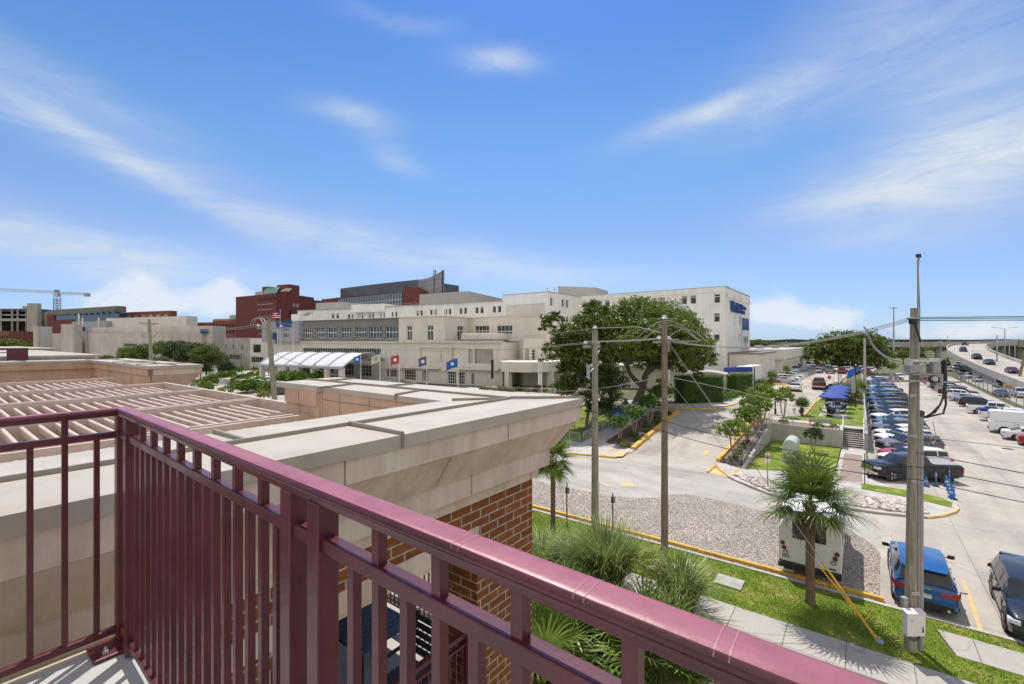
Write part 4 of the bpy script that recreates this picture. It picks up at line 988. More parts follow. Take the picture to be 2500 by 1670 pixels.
for x0, x1 in((1675, 1703), (1728, 1752), (1500, 1545), (1300, 1345)):z4box(sw, x0, x1, 873, 952)
sw.build()
pm=MB()
for x in(1490, 1575, 1715, 1820, 1325, 1395, 1200, 1080, 1010, 860, 780, 600, 530):
 t, _=sw.hit(1300+x*.2555);
 if t>.2:a=Vector(sw.P(t-.16, 1.6)); pm.add([sw.P(t-.16, 1.6, .003), sw.P(t+.16, 1.6, .003), sw.P(t+.16, 21.0, .12), sw.P(t-.16, 21.0, .12), sw.P(t-.16, 1.6, .12), sw.P(t+.16, 1.6, .12), sw.P(t+.16, 21, .003), sw.P(t-.16, 21, .003)], [(4, 5, 2, 3), (0, 4, 3, 7), (5, 1, 6, 2), (3, 2, 6, 7)])
pm.build('pilaster_strips', 'white_wall', h1)
c=MB(); c.box(-35.05, .12, -.12, .35, 20.35-1.6+.75, 20.6); c.v=[(x, y, z) for x, y, z in c.v]; c.build('parapet_band', 'white_wall', h1)
c=MB(); c.box(-35.0, .16, -.16, .45, 20.60, 20.72); c.box(-.35, .16, .45, 27, 20.60, 20.72); c.build('parapet_cap', 'corr', h1)
ew=Wall((-22.6, 103.5), (-22.6, 130.4), 1.6, 22.16, 'white_wall', h1, HB, name='end_wall')
ZS=lambda x, y:(1770+x*.1276, 720+y*.1276)
for x0, x1, y0, y1 in((180, 198, 390, 575), (268, 292, 405, 585), (175, 193, 742, 900), (265, 290, 742, 900)):
 a=ZS(x0, y0); b=ZS(x1, y1); ew.px(a[0], a[1], b[0], b[1], frame='util_grey', fw=.06)
ew.build()
pm=MB()
for u in(1772.5, 1791.5, 1808.5, 1828.5):
 t, _=ew.hit(u); pm.obox(((.06), t, 9.7), (.08, 0, 0), (0, .22, 0), (0, 0, 9.6))
pm.build('pilaster_strips', 'white_wall', h1)
pm=MB(); pm.box(-.0, .14, 0, 27, 18.6, 20.5); pm.build('parapet_band', 'white_wall', h1)
def ewtext(txt, u, v, size, m, sx=1, align='CENTER', ext=.12, name='sign_letters'):
 t, z=ew.hit(u, v)
 return text_mesh(name, txt, size, m, h1, (.16+ext, t, z-1.6), (R(90), 0, R(90)), ext, align, sx)
ewtext('VA', 1786, 750, 3.6, 'sign_blue', 1.0)
ewtext('Ralph H. Johnson', 1793, 745.5, 1.65, 'sign_blue', 1.0, 'LEFT')
ewtext('Medical Center', 1793, 757.5, 1.65, 'sign_blue', 1.0, 'LEFT')
t0, za=ew.hit(1810, 774); t1, zb=ew.hit(1826.5, 797); zc=ew.hit(1810, 891)[1]
bn=MB(); zt0=ew.hit(1818, 777)[1]-1.6; zbt=zc-1.6
bn.box(.145, .19, t0, t1, zbt, zt0); bn.build('banner', 'white_paint', h1)
bn=MB(); bn.box(.192, .20, t0+.05, t1-.05, zt0-3.0, zt0-.05); bn.build('banner_panel', 'sign_blue', h1)
bn=MB(); bn.box(.192, .20, t0+.05, t1-.05, zbt+.1, zbt+2.0); bn.build('banner_panel', 'sign_red', h1)
for txt, v, sz, mm in(('CARE FOR', 826, 1.25, 'sign_dark'), ('HEROES', 834, 1.5, 'sign_dark'), ('HERE', 843, 1.0, 'util_grey'), ('VETERANS', 800, 1.15, 'sign_dark')):
 tt, zz=ew.hit(1818, v); text_mesh('banner_letters', txt, sz, mm, h1, (.205, (t0+t1)/2, zz-1.6), (R(90), 0, R(90)), .01)
for k in range(7):
 q=MB(); q.obox((.2, t0+.8+k*(t1-t0-1.6)/6, zbt+3.2+.8*math.sin(k/6*math.pi)), (.01, 0, 0), (0, .16, 0), (0, 0, .45)); q.build('banner_figure', 'sign_red', h1)
wy=Wall((-57.6, 89.2), (-57.6, 103.5), 1.6, 22.16, 'white_wall', h1, HB, name='wing_side_wall')
for x0, x1, y0, y1 in((170, 193, 342, 418), (280, 303, 355, 430), (322, 345, 360, 435), (418, 439, 375, 445), (170, 193, 505, 580), (280, 303, 515, 585), (322, 345, 520, 590), (418, 439, 527, 595), (280, 303, 672, 735), (322, 345, 674, 738)):
 z4box(wy, x0, x1, y0, y1, fw=.1)
z4box(wy, 458, 497, 378, 445, rail=.75); z4box(wy, 458, 497, 527, 592, rail=.75)
wy.build()
block(h1, HB, [(-71, 89.55), (-57.95, 89.55), (-57.95, 125), (-71, 125)], 1.6, 21.75, 'white_wall', 'core')
ww=Wall((-71, 89.2), (-57.6, 89.2), 1.6, 22.16, 'white_wall', h1, HB, name='wing_front_wall')
ww.rel(1.0, 12.6, 13.0, 19.6, blank='beige_wall'); ww.depth=.18; ww.build()
c=MB(); c.box(-71+22.6-.1, -57.6+22.6+.12, 89.2-103.5-.12, 89.2-103.5+.4, 20.56, 20.7); c.box(-35.3, -34.88, -14.3, -.1, 20.56, 20.7); c.build('parapet_cap', 'corr', h1)
b0=W(1362, 128); b1=W(1455, 131); b2=W(1484, 140)
ph=MB(); ph.prism(off([b0, b1, b2, (b2.x-12, b2.y+9), (b0.x-6, b0.y+12)], HB), 20, 24.6); ph.build('penthouse', 'corr', h1)
rc=empty('x', (0, 0, 0)); bpy.data.objects.remove(rc)
for k, (u, D, z0, hh, rr) in enumerate(((1337, 108, 22, 1.6, .06), (1354, 112, 22, 2.0, .05), (1462, 130, 24.5, 1.4, .05), (1228, 116, 21.7, 1.5, .05))):
 p=W(u, D); q=MB(); q.cyl((p.x-HB[0], p.y-HB[1], z0-1.8), (p.x-HB[0], p.y-HB[1], z0-1.6+hh), rr, n=6); q.box(p.x-HB[0]-.3, p.x-HB[0]+.3, p.y-HB[1]-.03, p.y-HB[1]+.03, z0-1.6+hh*.7, z0-1.6+hh*.76); q.build('antenna', 'util_grey', h1)
rnd=random.Random(9)
for k in range(16):
 p=W(1745+k*1.9+rnd.uniform(-1, 1), 99+rnd.uniform(2, 10)); q=MB(); hh=rnd.uniform(.25, .9)
 q.cyl((p.x-HB[0], p.y-HB[1], 20.2), (p.x-HB[0], p.y-HB[1], 20.6+hh), rnd.uniform(.05, .25), n=7); q.build('roof_vent', 'util_grey', h1)
WD=Vector((-.986, -.165, 0)); WN=Vector((-.165, .986, 0))
SP=Vector((-76.9, 96, 0)); HS=(SP.x, SP.y, 1.6)
h2=empty('hospital_building', HS, label='long white hospital wing with a row of paired windows under its flat roof', cat='building')
se=SP+WD*83.2; s_end=SP-WD*8
block(h2, HS, back(s_end, se, 22), 1.6, 21.1, 'white_wall', 'core')
w2=Wall(s_end, se, 1.6, 21.57, 'white_wall', h2, HS, name='street_wall')
Z3=lambda x, y:(1000+x*.2296, 640+y*.2296)
Z2=lambda x, y:(500+x*.2555, 640+y*.2555)
for x0, x1, y0, y1 in((72, 97, 515, 570), (112, 138, 513, 568), (217, 243, 506, 562), (258, 286, 504, 560), (369, 397, 498, 556), (414, 443, 496, 555), (529, 558, 489, 552), (578, 608, 485, 550), (698, 734, 480, 545), (750, 786, 476, 543), (882, 917, 470, 538), (937, 973, 466, 535)):
 a=Z3(x0, y0); b=Z3(x1, y1); w2.px(a[0], a[1], b[0], b[1], rb=1)
for x0, x1, y0, y1 in((1208, 1238, 491, 538), (1254, 1282, 491, 538), (1364, 1388, 498, 543), (1402, 1418, 498, 541), (1469, 1485, 494, 540), (1496, 1514, 492, 538), (1567, 1585, 489, 536), (1598, 1616, 487, 535), (1674, 1690, 483, 530), (1704, 1722, 481, 528), (1784, 1802, 477, 526), (1817, 1838, 475, 524)):
 a=Z2(x0, y0); b=Z2(x1, y1); w2.px(a[0], a[1], b[0], b[1], rb=1)
w2.build()
c=MB(); p=-8;
a=w2.P(0, 21.57, .1); b=w2.P(w2.L, 21.57, .1); c.beam((a[0], a[1], a[2]+.06), (b[0], b[1], b[2]+.06), .6, .14); c.build('parapet_cap', 'corr', h2)
c=MB()
for i in range(1, 24):
 t=i*w2.L/24; q=Vector(w2.P(t, 11.6, .05)); c.obox((q.x, q.y, 10.0), WD*.14, WN*.05, (0, 0, 9.3))
c.build('pilaster_strips', 'white_wall', h2)
a=W(1024, 150); b=W(1143, 140); d=W(1226, 165)
c=MB(); c.prism(off([a, b, d, (d.x-25, d.y+14), (a.x-12, a.y+26)], HS), 18, ZD(710.5, 140)-1.6); c.build('ribbed_penthouse', 'corr', h2)
def ribs(mb, p0, p1, z0, z1, n, wd=.25, out=.12):
 p0, p1=Vector(p0), Vector(p1); d=(p1-p0).normalized(); nn=Vector((d.y, -d.x, 0))
 if nn.dot(-p0)<0:nn=-nn
 for i in range(n):
  q=p0+(p1-p0)*((i+.5)/n)+nn*out*.5
  mb.obox((q.x, q.y, (z0+z1)/2), d*wd/2, nn*out/2, (0, 0, (z1-z0)/2))
c=MB(); ribs(c, a, b, 19, ZD(710.5, 140)-.05, 24); ribs(c, b, d, 19, ZD(710.5, 140)-.05, 26); c.v=[(x-HS[0], y-HS[1], z-HS[2]) for x, y, z in c.v]; c.build('penthouse_ribs', 'corr', h2)
def pxbox(parent, org, uL, uR, vT, D0, D1, depth, m, name, zb=None, mtop='roof'):
 a, b=W(uL, D0), W(uR, D1); zt=ZD(vT, (D0+D1)/2); pr=back(a, b, depth, 0)
 q=MB(); q.prism(off(pr, org), (1.6 if zb is None else zb)-org[2], zt-org[2], 0, 1); return q.build(name, [m, mtop], parent), a, b, zt
pxbox(h2, HS, 857, 939, 742.5, 146, 142, 10, 'white_wall', 'roof_house', 20)
pxbox(h2, HS, 771, 839, 738.5, 168, 163, 12, 'corr', 'roof_house', 20)
pxbox(h2, HS, 711, 729, 767, 160, 158, 14, 'white_wall', 'low_end')
p=W(750, 150); c=MB(); c.obox((p.x-HS[0], p.y-HS[1], 18.1), (1.3, .2, .5), (-.2, 1.2, 0), (0, 0, .08)); c.build('roof_hatch', 'white_paint', h2)
c=MB()
for i in range(40):
 t=2+i*2.1; q=Vector(w2.P(t, 21.6, -3)); c.obox((q.x, q.y, q.z+.5), (.03, 0, 0), (0, .03, 0), (0, 0, .5))
a=Vector(w2.P(2, 22.6, -3)); b=Vector(w2.P(84, 22.6, -3)); c.beam(a, b, .05, .05); c.build('roof_railing', 'steel', h2)
P0=Vector((-57.9, 69.8, 0)); HF=(P0.x, P0.y, 1.6)
h3=empty('hospital_building', HF, label='beige and grey hospital front with large grid windows behind the flags', cat='building')
def wl(t, o=0.0):q=P0+WD*t-WN*o; return q
LZ=10.45
Lw=Wall(wl(-2), wl(70), 1.6, LZ, 'beige_wall', h3, HF, depth=.35, name='lower_wall')
block(h3, HF, back(wl(-2), wl(70), 20, .40), 1.6, LZ-.02, 'beige_wall', 'lower_core')
def z3b(w, x0, x1, y0, y1, **k):a=Z3(x0, y0); b=Z3(x1, y1); w.px(a[0], a[1], b[0], b[1], **k)
def z2b(w, x0, x1, y0, y1, **k):a=Z2(x0, y0); b=Z2(x1, y1); w.px(a[0], a[1], b[0], b[1], **k)
z3b(Lw, 112, 322, 910, 1065, blank='beige_wall'); z3b(Lw, 330, 606, 912, 1068, blank='beige_wall'); z3b(Lw, 622, 888, 925, 1078, blank='conc_far', part='louvre_panel')
z2b(Lw, 937, 1683, 822, 880, nx=34, frame='frame')
for q in((138, 186, 1150, 1262, 3, 4), (405, 492, 1165, 1295, 4, 4), (522, 590, 1172, 1300, 3, 4)):z3b(Lw, *q[:4], nx=q[4], nz=q[5])
for q in((1730, 1842, 1012, 1098, 5, 4), (1895, 2015, 1022, 1125, 5, 4)):z2b(Lw, *q[:4], nx=q[4], nz=q[5])
z2b(Lw, 2085, 2135, 1035, 1140, nx=2, nz=4); z2b(Lw, 1470, 1590, 985, 1090, nx=4, nz=3); z2b(Lw, 1300, 1420, 970, 1080, nx=4, nz=2); z2b(Lw, 1080, 1230, 965, 1070, nx=5, nz=2); z2b(Lw, 900, 1040, 960, 1050, nx=5, nz=2)
z3b(Lw, 640, 692, 1185, 1300, blank='conc_far', part='service_door')
Lw.build()
c=MB()
def ledge(t0, t1, z, h, o, m=0):
 a, b=wl(t0, o/2), wl(t1, o/2); c.beam((a.x-HF[0], a.y-HF[1], z-1.6), (b.x-HF[0], b.y-HF[1], z-1.6), o, h, m)
ledge(-2, 70, LZ+.06, .3, .5)
ledge(-1.5, 8.5, 5.05, .35, 1.0); ledge(13, 24, 4.9, .3, .9); ledge(-2, 30, 4.4, .14, .35)
c.build('ledges', 'beige_wall', h3)
c=MB()
for t in(4.7, 10.4):
 a=wl(t, .06); c.obox((a.x-HF[0], a.y-HF[1], 6.1), WD*.22, WN*.06, (0, 0, 2.6))
for u in(952, 972, 988, 1018, 1030, 1064, 1088, 1119, 1137, 1150):
 t, _=Lw.hit(u); q=Vector(Lw.P(t, 1.6, .06)); c.obox((q.x, q.y, 1.5), WD*.16, WN*.06, (0, 0, 1.5))
c.build('pilaster_strips', 'beige_wall', h3)
UZ=15.87
g1=wl(56.6); g2=wl(24.7); k1=wl(11.9); k2=W(1145, 104.3); k3=W(1265, 94.7); k4=W(1340, 100)
gw=Wall(g1, g2, LZ+.2, UZ, 'grey_wall', h3, HF, depth=.4, name='grey_upper_wall')
block(h3, HF, back(g1, g2, 16, .46), LZ, UZ-.03, 'grey_wall', 'upper_core')
for x0, x1, y0, y1 in((950, 1030, 628, 725), (1055, 1142, 625, 725), (1172, 1268, 622, 726), (1298, 1398, 620, 727), (1434, 1543, 617, 728), (1572, 1690, 614, 729), (1726, 1851, 611, 730)):
 z2b(gw, x0, x1, y0, y1, nx=4, rail=.52, nz=1, fw=.075, frame='white_paint')
gw.build(glass='blueglass')
c=MB(); a, b=g1-WN*.1, g2-WN*.1; c.beam((a.x-HF[0], a.y-HF[1], UZ-1.56), (b.x-HF[0], b.y-HF[1], UZ-1.56), .5, .14); c.build('parapet_cap', 'grey_wall', h3)
uw=Wall(g2, k1, LZ+.2, UZ+.1, 'beige_wall', h3, HF, name='beige_upper_wall')
for x0, x1, y0, y1 in((1928, 1980, 607, 748), (2122, 2183, 603, 748)):z2b(uw, x0, x1, y0, y1, nx=2, rail=.66, fw=.12, frame='white_paint')
z3b(uw, 182, 250, 672, 833, nx=2, rail=.70, fw=.12, frame='white_paint') if False else None
uw.build(glass='blueglass')
uw=Wall(k1, k2, LZ+.2, UZ+.1, 'beige_wall', h3, HF, name='beige_upper_wall'); z3b(uw, 508, 575, 678, 832, nx=2, rail=.66, frame='white_paint'); uw.build(glass='blueglass')
uw=Wall(k2, k3, LZ+.2, UZ+.1, 'beige_wall', h3, HF, name='beige_upper_wall')
z3b(uw, 694, 845, 676, 755, nx=4, rail=.3, frame='white_paint'); z3b(uw, 928, 1092, 672, 765, nx=4, rail=.3, frame='white_paint'); z3b(uw, 1124, 1165, 735, 830, blank='beige_wall', part='door_panel')
uw.build(glass='blueglass')
Wall(k3, k4, LZ+.2, UZ+.1, 'beige_wall', h3, HF, name='beige_upper_wall').build()
block(h3, HF, [g2+WN*.45, k1+WN*.45+WD*.45, k2+WN*.5+WD*.45, k3+WN*.5, k4+Vector((-.6, .2, 0)), Vector((-57.9, 89.0, 0)), wl(24, -16)], LZ-1, UZ, 'beige_wall', 'upper_core')
c=MB()
pts=[g2, k1, k2, k3, k4]
for a, b in zip(pts[:-1], pts[1:]):c.beam((a.x-HF[0], a.y-HF[1], UZ-1.45), (b.x-HF[0], b.y-HF[1], UZ-1.45), .45, .16)
c.build('parapet_cap', 'beige_wall', h3)
dp=W(1185, 98); c=MB(); c.lathe([(0, 1.85), (5.1, 1.85), (5.2, 1.8), (5.2, .6), (4.6, .55), (4.6, 0)], (dp.x-HF[0], dp.y-HF[1], LZ-1.6), 36); c.build('terrace_drum', 'beige_wall', h3)
c=MB(); c.lathe([(4.3, 0), (4.3, .5)], (dp.x-HF[0], dp.y-HF[1], LZ-1.6), 24); c.build('terrace_drum_base', 'glass', h3)
rr=MB(); ta, tb_=13, -3
for i in range(17):
 q=wl(13-i, -.3); rr.cyl((q.x-HF[0], q.y-HF[1], LZ-1.4), (q.x-HF[0], q.y-HF[1], LZ-.4), .03, n=5)
for z in(LZ-.4, LZ-.9):a=wl(13, -.3); b=wl(-3, -.3); rr.beam((a.x-HF[0], a.y-HF[1], z), (b.x-HF[0], b.y-HF[1], z), .05, .05)
rr.build('terrace_railing', 'steel', h3)
ta0, ta1=wl(72.3, 1.0), wl(57.2, 1.0)
tw=Wall(ta0, ta1, LZ-.0, ZD(782.5, 116), 'blue_grey', h3, HF, depth=.35, name='tower_wall')
z2b(tw, 748, 800, 632, 724, nx=3, rail=.62, frame='white_paint', fw=.12); z2b(tw, 850, 902, 636, 724, nx=3, rail=.62, frame='white_paint', fw=.12)
tw.build(glass='glass')
block(h3, HF, back(ta0, ta1, 14, .42), LZ, ZD(782.5, 116)-.02, 'blue_grey', 'tower_core')
t, z=tw.hit(690, 792); q=tw.P(t, z, .12)
ang=math.atan2(-WD.y, -WD.x)
c=MB()
a=tw.P(tw.hit(676, 792)[0], z, .1); b=tw.P(tw.hit(712, 792)[0], z, .1)
c.beam(a, b, .12, 1.5); c.build('sign_board', 'sign_blue', h3)
c=MB(); a2=tw.P(tw.hit(673, 786)[0], z+.8, .1); b2=tw.P(tw.hit(713, 786)[0], z+.8, .1); c.beam(a2, b2, .1, .35); c.build('sign_board', 'sign_dark', h3)
q=tw.P(tw.hit(671.5, 820)[0], ZD(820, 116), .1); c=MB(); c.obox(q, WD*.9, WN*.06, (0, 0, .9)); c.build('round_emblem', 'sign_dark', h3)
fc=MB(); fq=[wl(22, 1), wl(22, 16), wl(62, 18), wl(62, 1)]; fc.prism([(p.x, p.y) for p in fq], 1.0, 2.2); tag(fc.build('pavement', 'slab'), kind='structure')
cv=MB(); e0, e1=28.0, 55.5; na=14; nb=12; zc0, rise=5.2, 2.9; y0, y1=1.2, 13.0
for i in range(nb):
 for j in range(na):
  def pt(ii, jj):
   t=e0+(e1-e0)*ii/nb; f=jj/na; o=y0+(y1-y0)*f; z=zc0+rise*math.sin(math.pi*(f*.86+.14))*1.0+(.9 if False else 0)
   q=wl(t, o); return(q.x-HF[0], q.y-HF[1], z-1.6)
  cv.add([pt(i, j), pt(i+1, j), pt(i+1, j+1), pt(i, j+1)], [(0, 1, 2, 3)], 0, True)
cvo=cv.build('canopy_vault', 'canopy_white', h3); bm=bmesh.new(); bm.from_mesh(cvo.data); bmesh.ops.remove_doubles(bm, verts=bm.verts[:], dist=.01); bm.to_mesh(cvo.data); bm.free()
so=cvo.modifiers.new('s', 'SOLIDIFY'); so.thickness=.06
cr_=MB()
for i in range(7):
 t=e0+(e1-e0)*i/6
 pts=[]
 for j in range(na+1):
  f=j/na; o=y0+(y1-y0)*f; q=wl(t, o); pts.append((q.x-HF[0], q.y-HF[1], zc0+rise*math.sin(math.pi*(f*.86+.14))+.06-1.6))
 cr_.tube(pts, .16, 6)
for o in(y0, y1):
 a, b=wl(e0-.3, o), wl(e1+.3, o); zz=zc0+(rise*math.sin(math.pi*.14) if o==y0 else 0)-1.6; cr_.beam((a.x-HF[0], a.y-HF[1], zz), (b.x-HF[0], b.y-HF[1], zz), .35, .45)
cr_.build('canopy_ribs', 'steel', h3)
for i in range(7):
 for o in(y1-.6,):
  q=wl(e0+.8+(e1-e0-1.6)*i/6, o); c=MB(); c.box(q.x-HF[0]-.45, q.x-HF[0]+.45, q.y-HF[1]-.45, q.y-HF[1]+.45, .4, zc0-1.6); c.build('column', 'beige_wall', h3)
a, b=W(1222, 84.5), W(1290, 83); c_, d_=W(1372, 88), W(1225, 95)
c=MB()
arc=[W(1222, 86), W(1225, 84), W(1260, 82.5), W(1300, 82), W(1340, 83.5), W(1368, 87), W(1370, 97), W(1222, 97)]
c.prism(off(arc, HF), ZD(908, 83.5)-1.6, ZD(883.5, 83.5)-1.6); c.build('porch_roof', 'beige_wall', h3)
for u, D in((1241, 84), (1344, 85)):
 p=W(u, D); c=MB(); c.box(p.x-HF[0]-.5, p.x-HF[0]+.5, p.y-HF[1]-.5, p.y-HF[1]+.5, -.1, ZD(908, 83.5)-1.6); c.build('column', 'beige_wall', h3)
rw2=Wall(W(1278, 92), W(1420, 95), 1.6, 11.2, 'beige_wall', h3, HF, name='right_lower_wall')
z3b(rw2, 1230, 1272, 925, 1050, blank='conc_far'); z3b(rw2, 1302, 1338, 928, 1055, nx=1, nz=4, frame='white_paint'); z3b(rw2, 1330, 1492, 1190, 1330, glass='dark', fw=.2); z3b(rw2, 1480, 1512, 960, 1060, nz=4)
rw2.build(glass='blueglass')
c=MB(); c.prism(off(back(W(1278, 92), W(1420, 95), 12, .38), HF), 0, 9.5); c.build('lower_core', 'beige_wall', h3)
LB=(-30.3, 66.4, 1.6)
h4=empty('service_building', LB, label='low plain beige service building behind the large oak', cat='building')
c=MB(); q0, q1=W(1395, 93), W(1672, 84); c.prism(off(back(q0, q1, 10, 0), LB), 0, 4.3); c.build('wall', 'beige_wall', h4)
c=MB(); ribs(c, q0, q1, 1.6, 5.8, 9, .5, .15); c.v=[(x-LB[0], y-LB[1], z-LB[2]) for x, y, z in c.v]; c.build('pilaster_strips', 'beige_wall', h4)
c=MB(); c.beam((q0.x-LB[0], q0.y-LB[1]-1, 4.5), (q1.x-LB[0], q1.y-LB[1]-1, 4.5), 2.4, .25); c.build('roof_slab', 'white_wall', h4)
for i in range(5):
 p=q0+(q1-q0)*((i+.5)/5); c=MB(); c.cyl((p.x-LB[0], p.y-LB[1]-1.9, 0), (p.x-LB[0], p.y-LB[1]-1.9, 4.4), .14, n=10); c.build('column', 'white_wall', h4)
GB=W(1740, 80, 1.6)
gb=empty('generator_house', GB, label='pale panel shed with a gently curved roof between the two hedges', cat='building')
a, b, d=W(1668, 82), W(1777, 80), W(1783, 86)
c=MB(); c.prism(off([a, b, d, (d.x-9, d.y+5), (a.x-2, a.y+8)], GB), 0, ZD(919, 80)-1.6); c.build('wall', 'white_wall', gb)
c=MB(); zt=ZD(919, 80)-1.6
for i in range(8):
 f0, f1=i/8, (i+1)/8; h0, h1_=.75*math.sin(math.pi*(f0*.8+.1)), .75*math.sin(math.pi*(f1*.8+.1))
 p, q=a.lerp(b, f0)-Vector(GB), a.lerp(b, f1)-Vector(GB); bk=Vector((-1.5, 7, 0))
 c.quad((p.x, p.y, zt+h0), (q.x, q.y, zt+h1_), (q.x+bk.x, q.y+bk.y, zt+h1_), (p.x+bk.x, p.y+bk.y, zt+h0)); c.quad((p.x, p.y, zt), (q.x, q.y, zt), (q.x, q.y, zt+h1_), (p.x, p.y, zt+h0))
c.build('curved_roof', 'conc_far', gb)
c=MB(); ribs(c, a, b, 1.7, ZD(919, 80), 7, .06, .05); c.v=[(x-GB[0], y-GB[1], z-GB[2]) for x, y, z in c.v]; c.build('panel_ribs', 'white_wall', gb)
p=W(1779.5, 83.0); c=MB(); c.obox((p.x-GB[0]+.1, p.y-GB[1], 1.2), (.06, .02, 0), (-.3, 1.0, 0), (0, 0, 1.1)); c.build('door', 'dark_steel', gb)
AX=(-20, 112, 1.6)
ax_=empty('annex_building', AX, label='single storey beige annex at the foot of the tall white block', cat='building')
c=MB(); c.prism(off([(-22.4, 106), (-16.6, 106), (-16.6, 128), (-22.4, 128)], AX), 0, 6.4); c.build('wall', 'beige_wall', ax_)
c=MB(); c.prism(off([(-22.4, 105.7), (-16.3, 105.7), (-16.3, 128.3), (-22.4, 128.3)], AX), 6.4, 6.65); c.build('roof_edge', 'grey_wall', ax_)
tr_=empty('container_trailer', (-17.2, 96.5, 1.6), label='white box trailer with a blue awning beside the tall hedge', cat='trailer')
c=MB(); c.box(-1.4, 1.4, -2.5, 7.5, .9, 4.3); c.build('box_body', 'white_paint', tr_)
c=MB(); c.add([(1.4, -2.6, 4.3), (1.4, 1.5, 4.3), (-3.5, 1.5, 4.0), (-3.5, -2.6, 4.0), (1.45, -2.7, 3.4), (-3.5, -2.7, 3.1)], [(0, 1, 2, 3), (0, 3, 5, 4)]); c.build('awning', 'umb_blue', tr_)
for y in(-1, 5):
 for x in(-1.2, 1.2):
  c=MB(); c.cyl((x-.15, y, .45), (x+.15, y, .45), .45, n=14); c.build('wheel', 'rubber', tr_)
LWB=(-17, 135, 1.6)
lb=empty('low_office_building', LWB, label='long low beige building with a deep roof band beyond the tall white block', cat='building')
lwx=-16.0
c=MB(); c.box(-30+17, lwx+17-.35, 0, 55, 0, 6.0); c.build('core', 'beige_wall', lb)
lbw=Wall((lwx, 135), (lwx, 190), 1.6, 6.0, 'beige_wall', lb, LWB, name='side_wall')
for k in range(13):lbw.rel(2+k*4.1, 3.2+k*4.1, 3.2, 4.9)
lbw.build()
c=MB(); c.box(-30+17, lwx+17.7, -1, 56, 4.4, 6.9); c.build('roof_band', 'beige_wall', lb)
c=MB(); c.box(-30+17, lwx+17.5, -.8, 55.5, 6.9, 7.0); c.build('roof', 'roof', lb)
c=MB()
for k in range(6):c.box(-10+(k%3)*3, -8.4+(k%3)*3, 5+k*8, 8+k*8, 7.0, 7.9)
c.build('roof_unit', 'conc_far', lb)
def tower(name, label, org_uD, cat='building'):
 p=W(*org_uD); return empty(name, (p.x, p.y, 0), label=label, cat=cat), (p.x, p.y, 0)
def part(parent, org, uL, uR, vT, D0, D1, depth, m, name, vB=None, zb=0.0, mtop='roof'):
 z=zb if vB is None else ZD(vB, (D0+D1)/2)
 return pxbox(parent, org, uL, uR, vT, D0, D1, depth, m, name, z, mtop)
def winrow(parent, org, a, b, z0, z1, n, frac=.6, m='glass', name='window', inset=-.05, mask=None):
 a, b=Vector(a), Vector(b); d=(b-a); L=d.length; d.normalize(); nn=Vector((d.y, -d.x, 0))
 if nn.dot(-a)<0:nn=-nn
 st=L/n
 for i in range(n):
  if mask and not mask(i):continue
  c0=a+d*(st*(i+.5))+nn*.06
  q=MB(); q.obox((c0.x-org[0], c0.y-org[1], (z0+z1)/2-org[2]), d*st*frac/2, nn*.08, (0, 0, (z1-z0)/2)); q.build(name, m, parent)
rt, ro=tower('brick_tower', 'tall dark red brick building with a green copper vault on top', (640, 260))
Z2p=Z2
o_, a, b, zt=part(rt, ro, 588, 675, 728.5, 268, 250, 40, 'red_brick', 'main_block')
winrow(rt, ro, a, b, ZD(735, 259), ZD(729, 259), 18, .5, 'dark', 'belvedere_opening')
for v0, v1 in((779, 775.5), (774, 771.5), (804, 801.5), (799.5, 797), (817, 814)):winrow(rt, ro, a, b, ZD(v0, 259), ZD(v1, 259), 24, .45, 'conc_far', 'window', mask=lambda i:True)
q=MB();
for v in(744, 757):
 aa=Vector(a)+Vector((0, 0, ZD(v, 259))); bb=Vector(b)+Vector((0, 0, ZD(v, 259))); d=(bb-aa); aa2=aa+d*.1; bb2=aa+d*.9; nn=Vector((d.y, -d.x, 0)).normalized(); nn=nn if nn.dot(-aa)>0 else-nn
 q.beam(aa2+nn*.05-Vector(ro), bb2+nn*.05-Vector(ro), .2, .35)
q.build('stone_band', 'conc_far', rt)
o_, a, b, zt=part(rt, ro, 675, 731, 719, 250, 262, 40, 'red_brick', 'main_block')
winrow(rt, ro, a, b, ZD(748, 256), ZD(740, 256), 6, .6, 'conc_far', 'window', mask=lambda i:i>3); winrow(rt, ro, a, b, ZD(770, 256), ZD(757, 256), 6, .5, 'dark', 'window', mask=lambda i:i in(3, 5))
o_, a, b, zt=part(rt, ro, 731, 766.5, 724, 262, 275, 30, 'red_brick', 'side_block'); winrow(rt, ro, a, b, ZD(731, 268), ZD(726, 268), 5, .6, 'dark')
part(rt, ro, 676, 706, 695, 262, 258, 7, 'red_brick', 'penthouse', vB=722); part(rt, ro, 706, 726, 699.5, 258, 264, 4, 'red_brick', 'penthouse', vB=722); part(rt, ro, 640, 656, 700, 270, 268, 14, 'red_brick', 'penthouse', vB=730)
p=W(654, 262); q=MB(); pts=[]
vs=[]; A, B=W(637, 266), W(674, 258)
for i in range(9):
 f=i/8; z=ZD(717, 262)+(ZD(702, 262)-ZD(717, 262))*math.sin(f*math.pi/2); P_=A.lerp(B, f*.55); Q_=P_+(B-A)*.42+Vector((0, 0, 0))
 vs+=[(P_.x-ro[0], P_.y-ro[1], z), (B.x-ro[0], B.y-ro[1]+f*3, z)]
q.add(vs, [(2*i, 2*i+1, 2*i+3, 2*i+2) for i in range(8)]); q.build('copper_vault', 'copper', rt)
part(rt, ro, 623, 640, 712, 266, 264, 12, 'conc_far', 'roof_plant', vB=728)
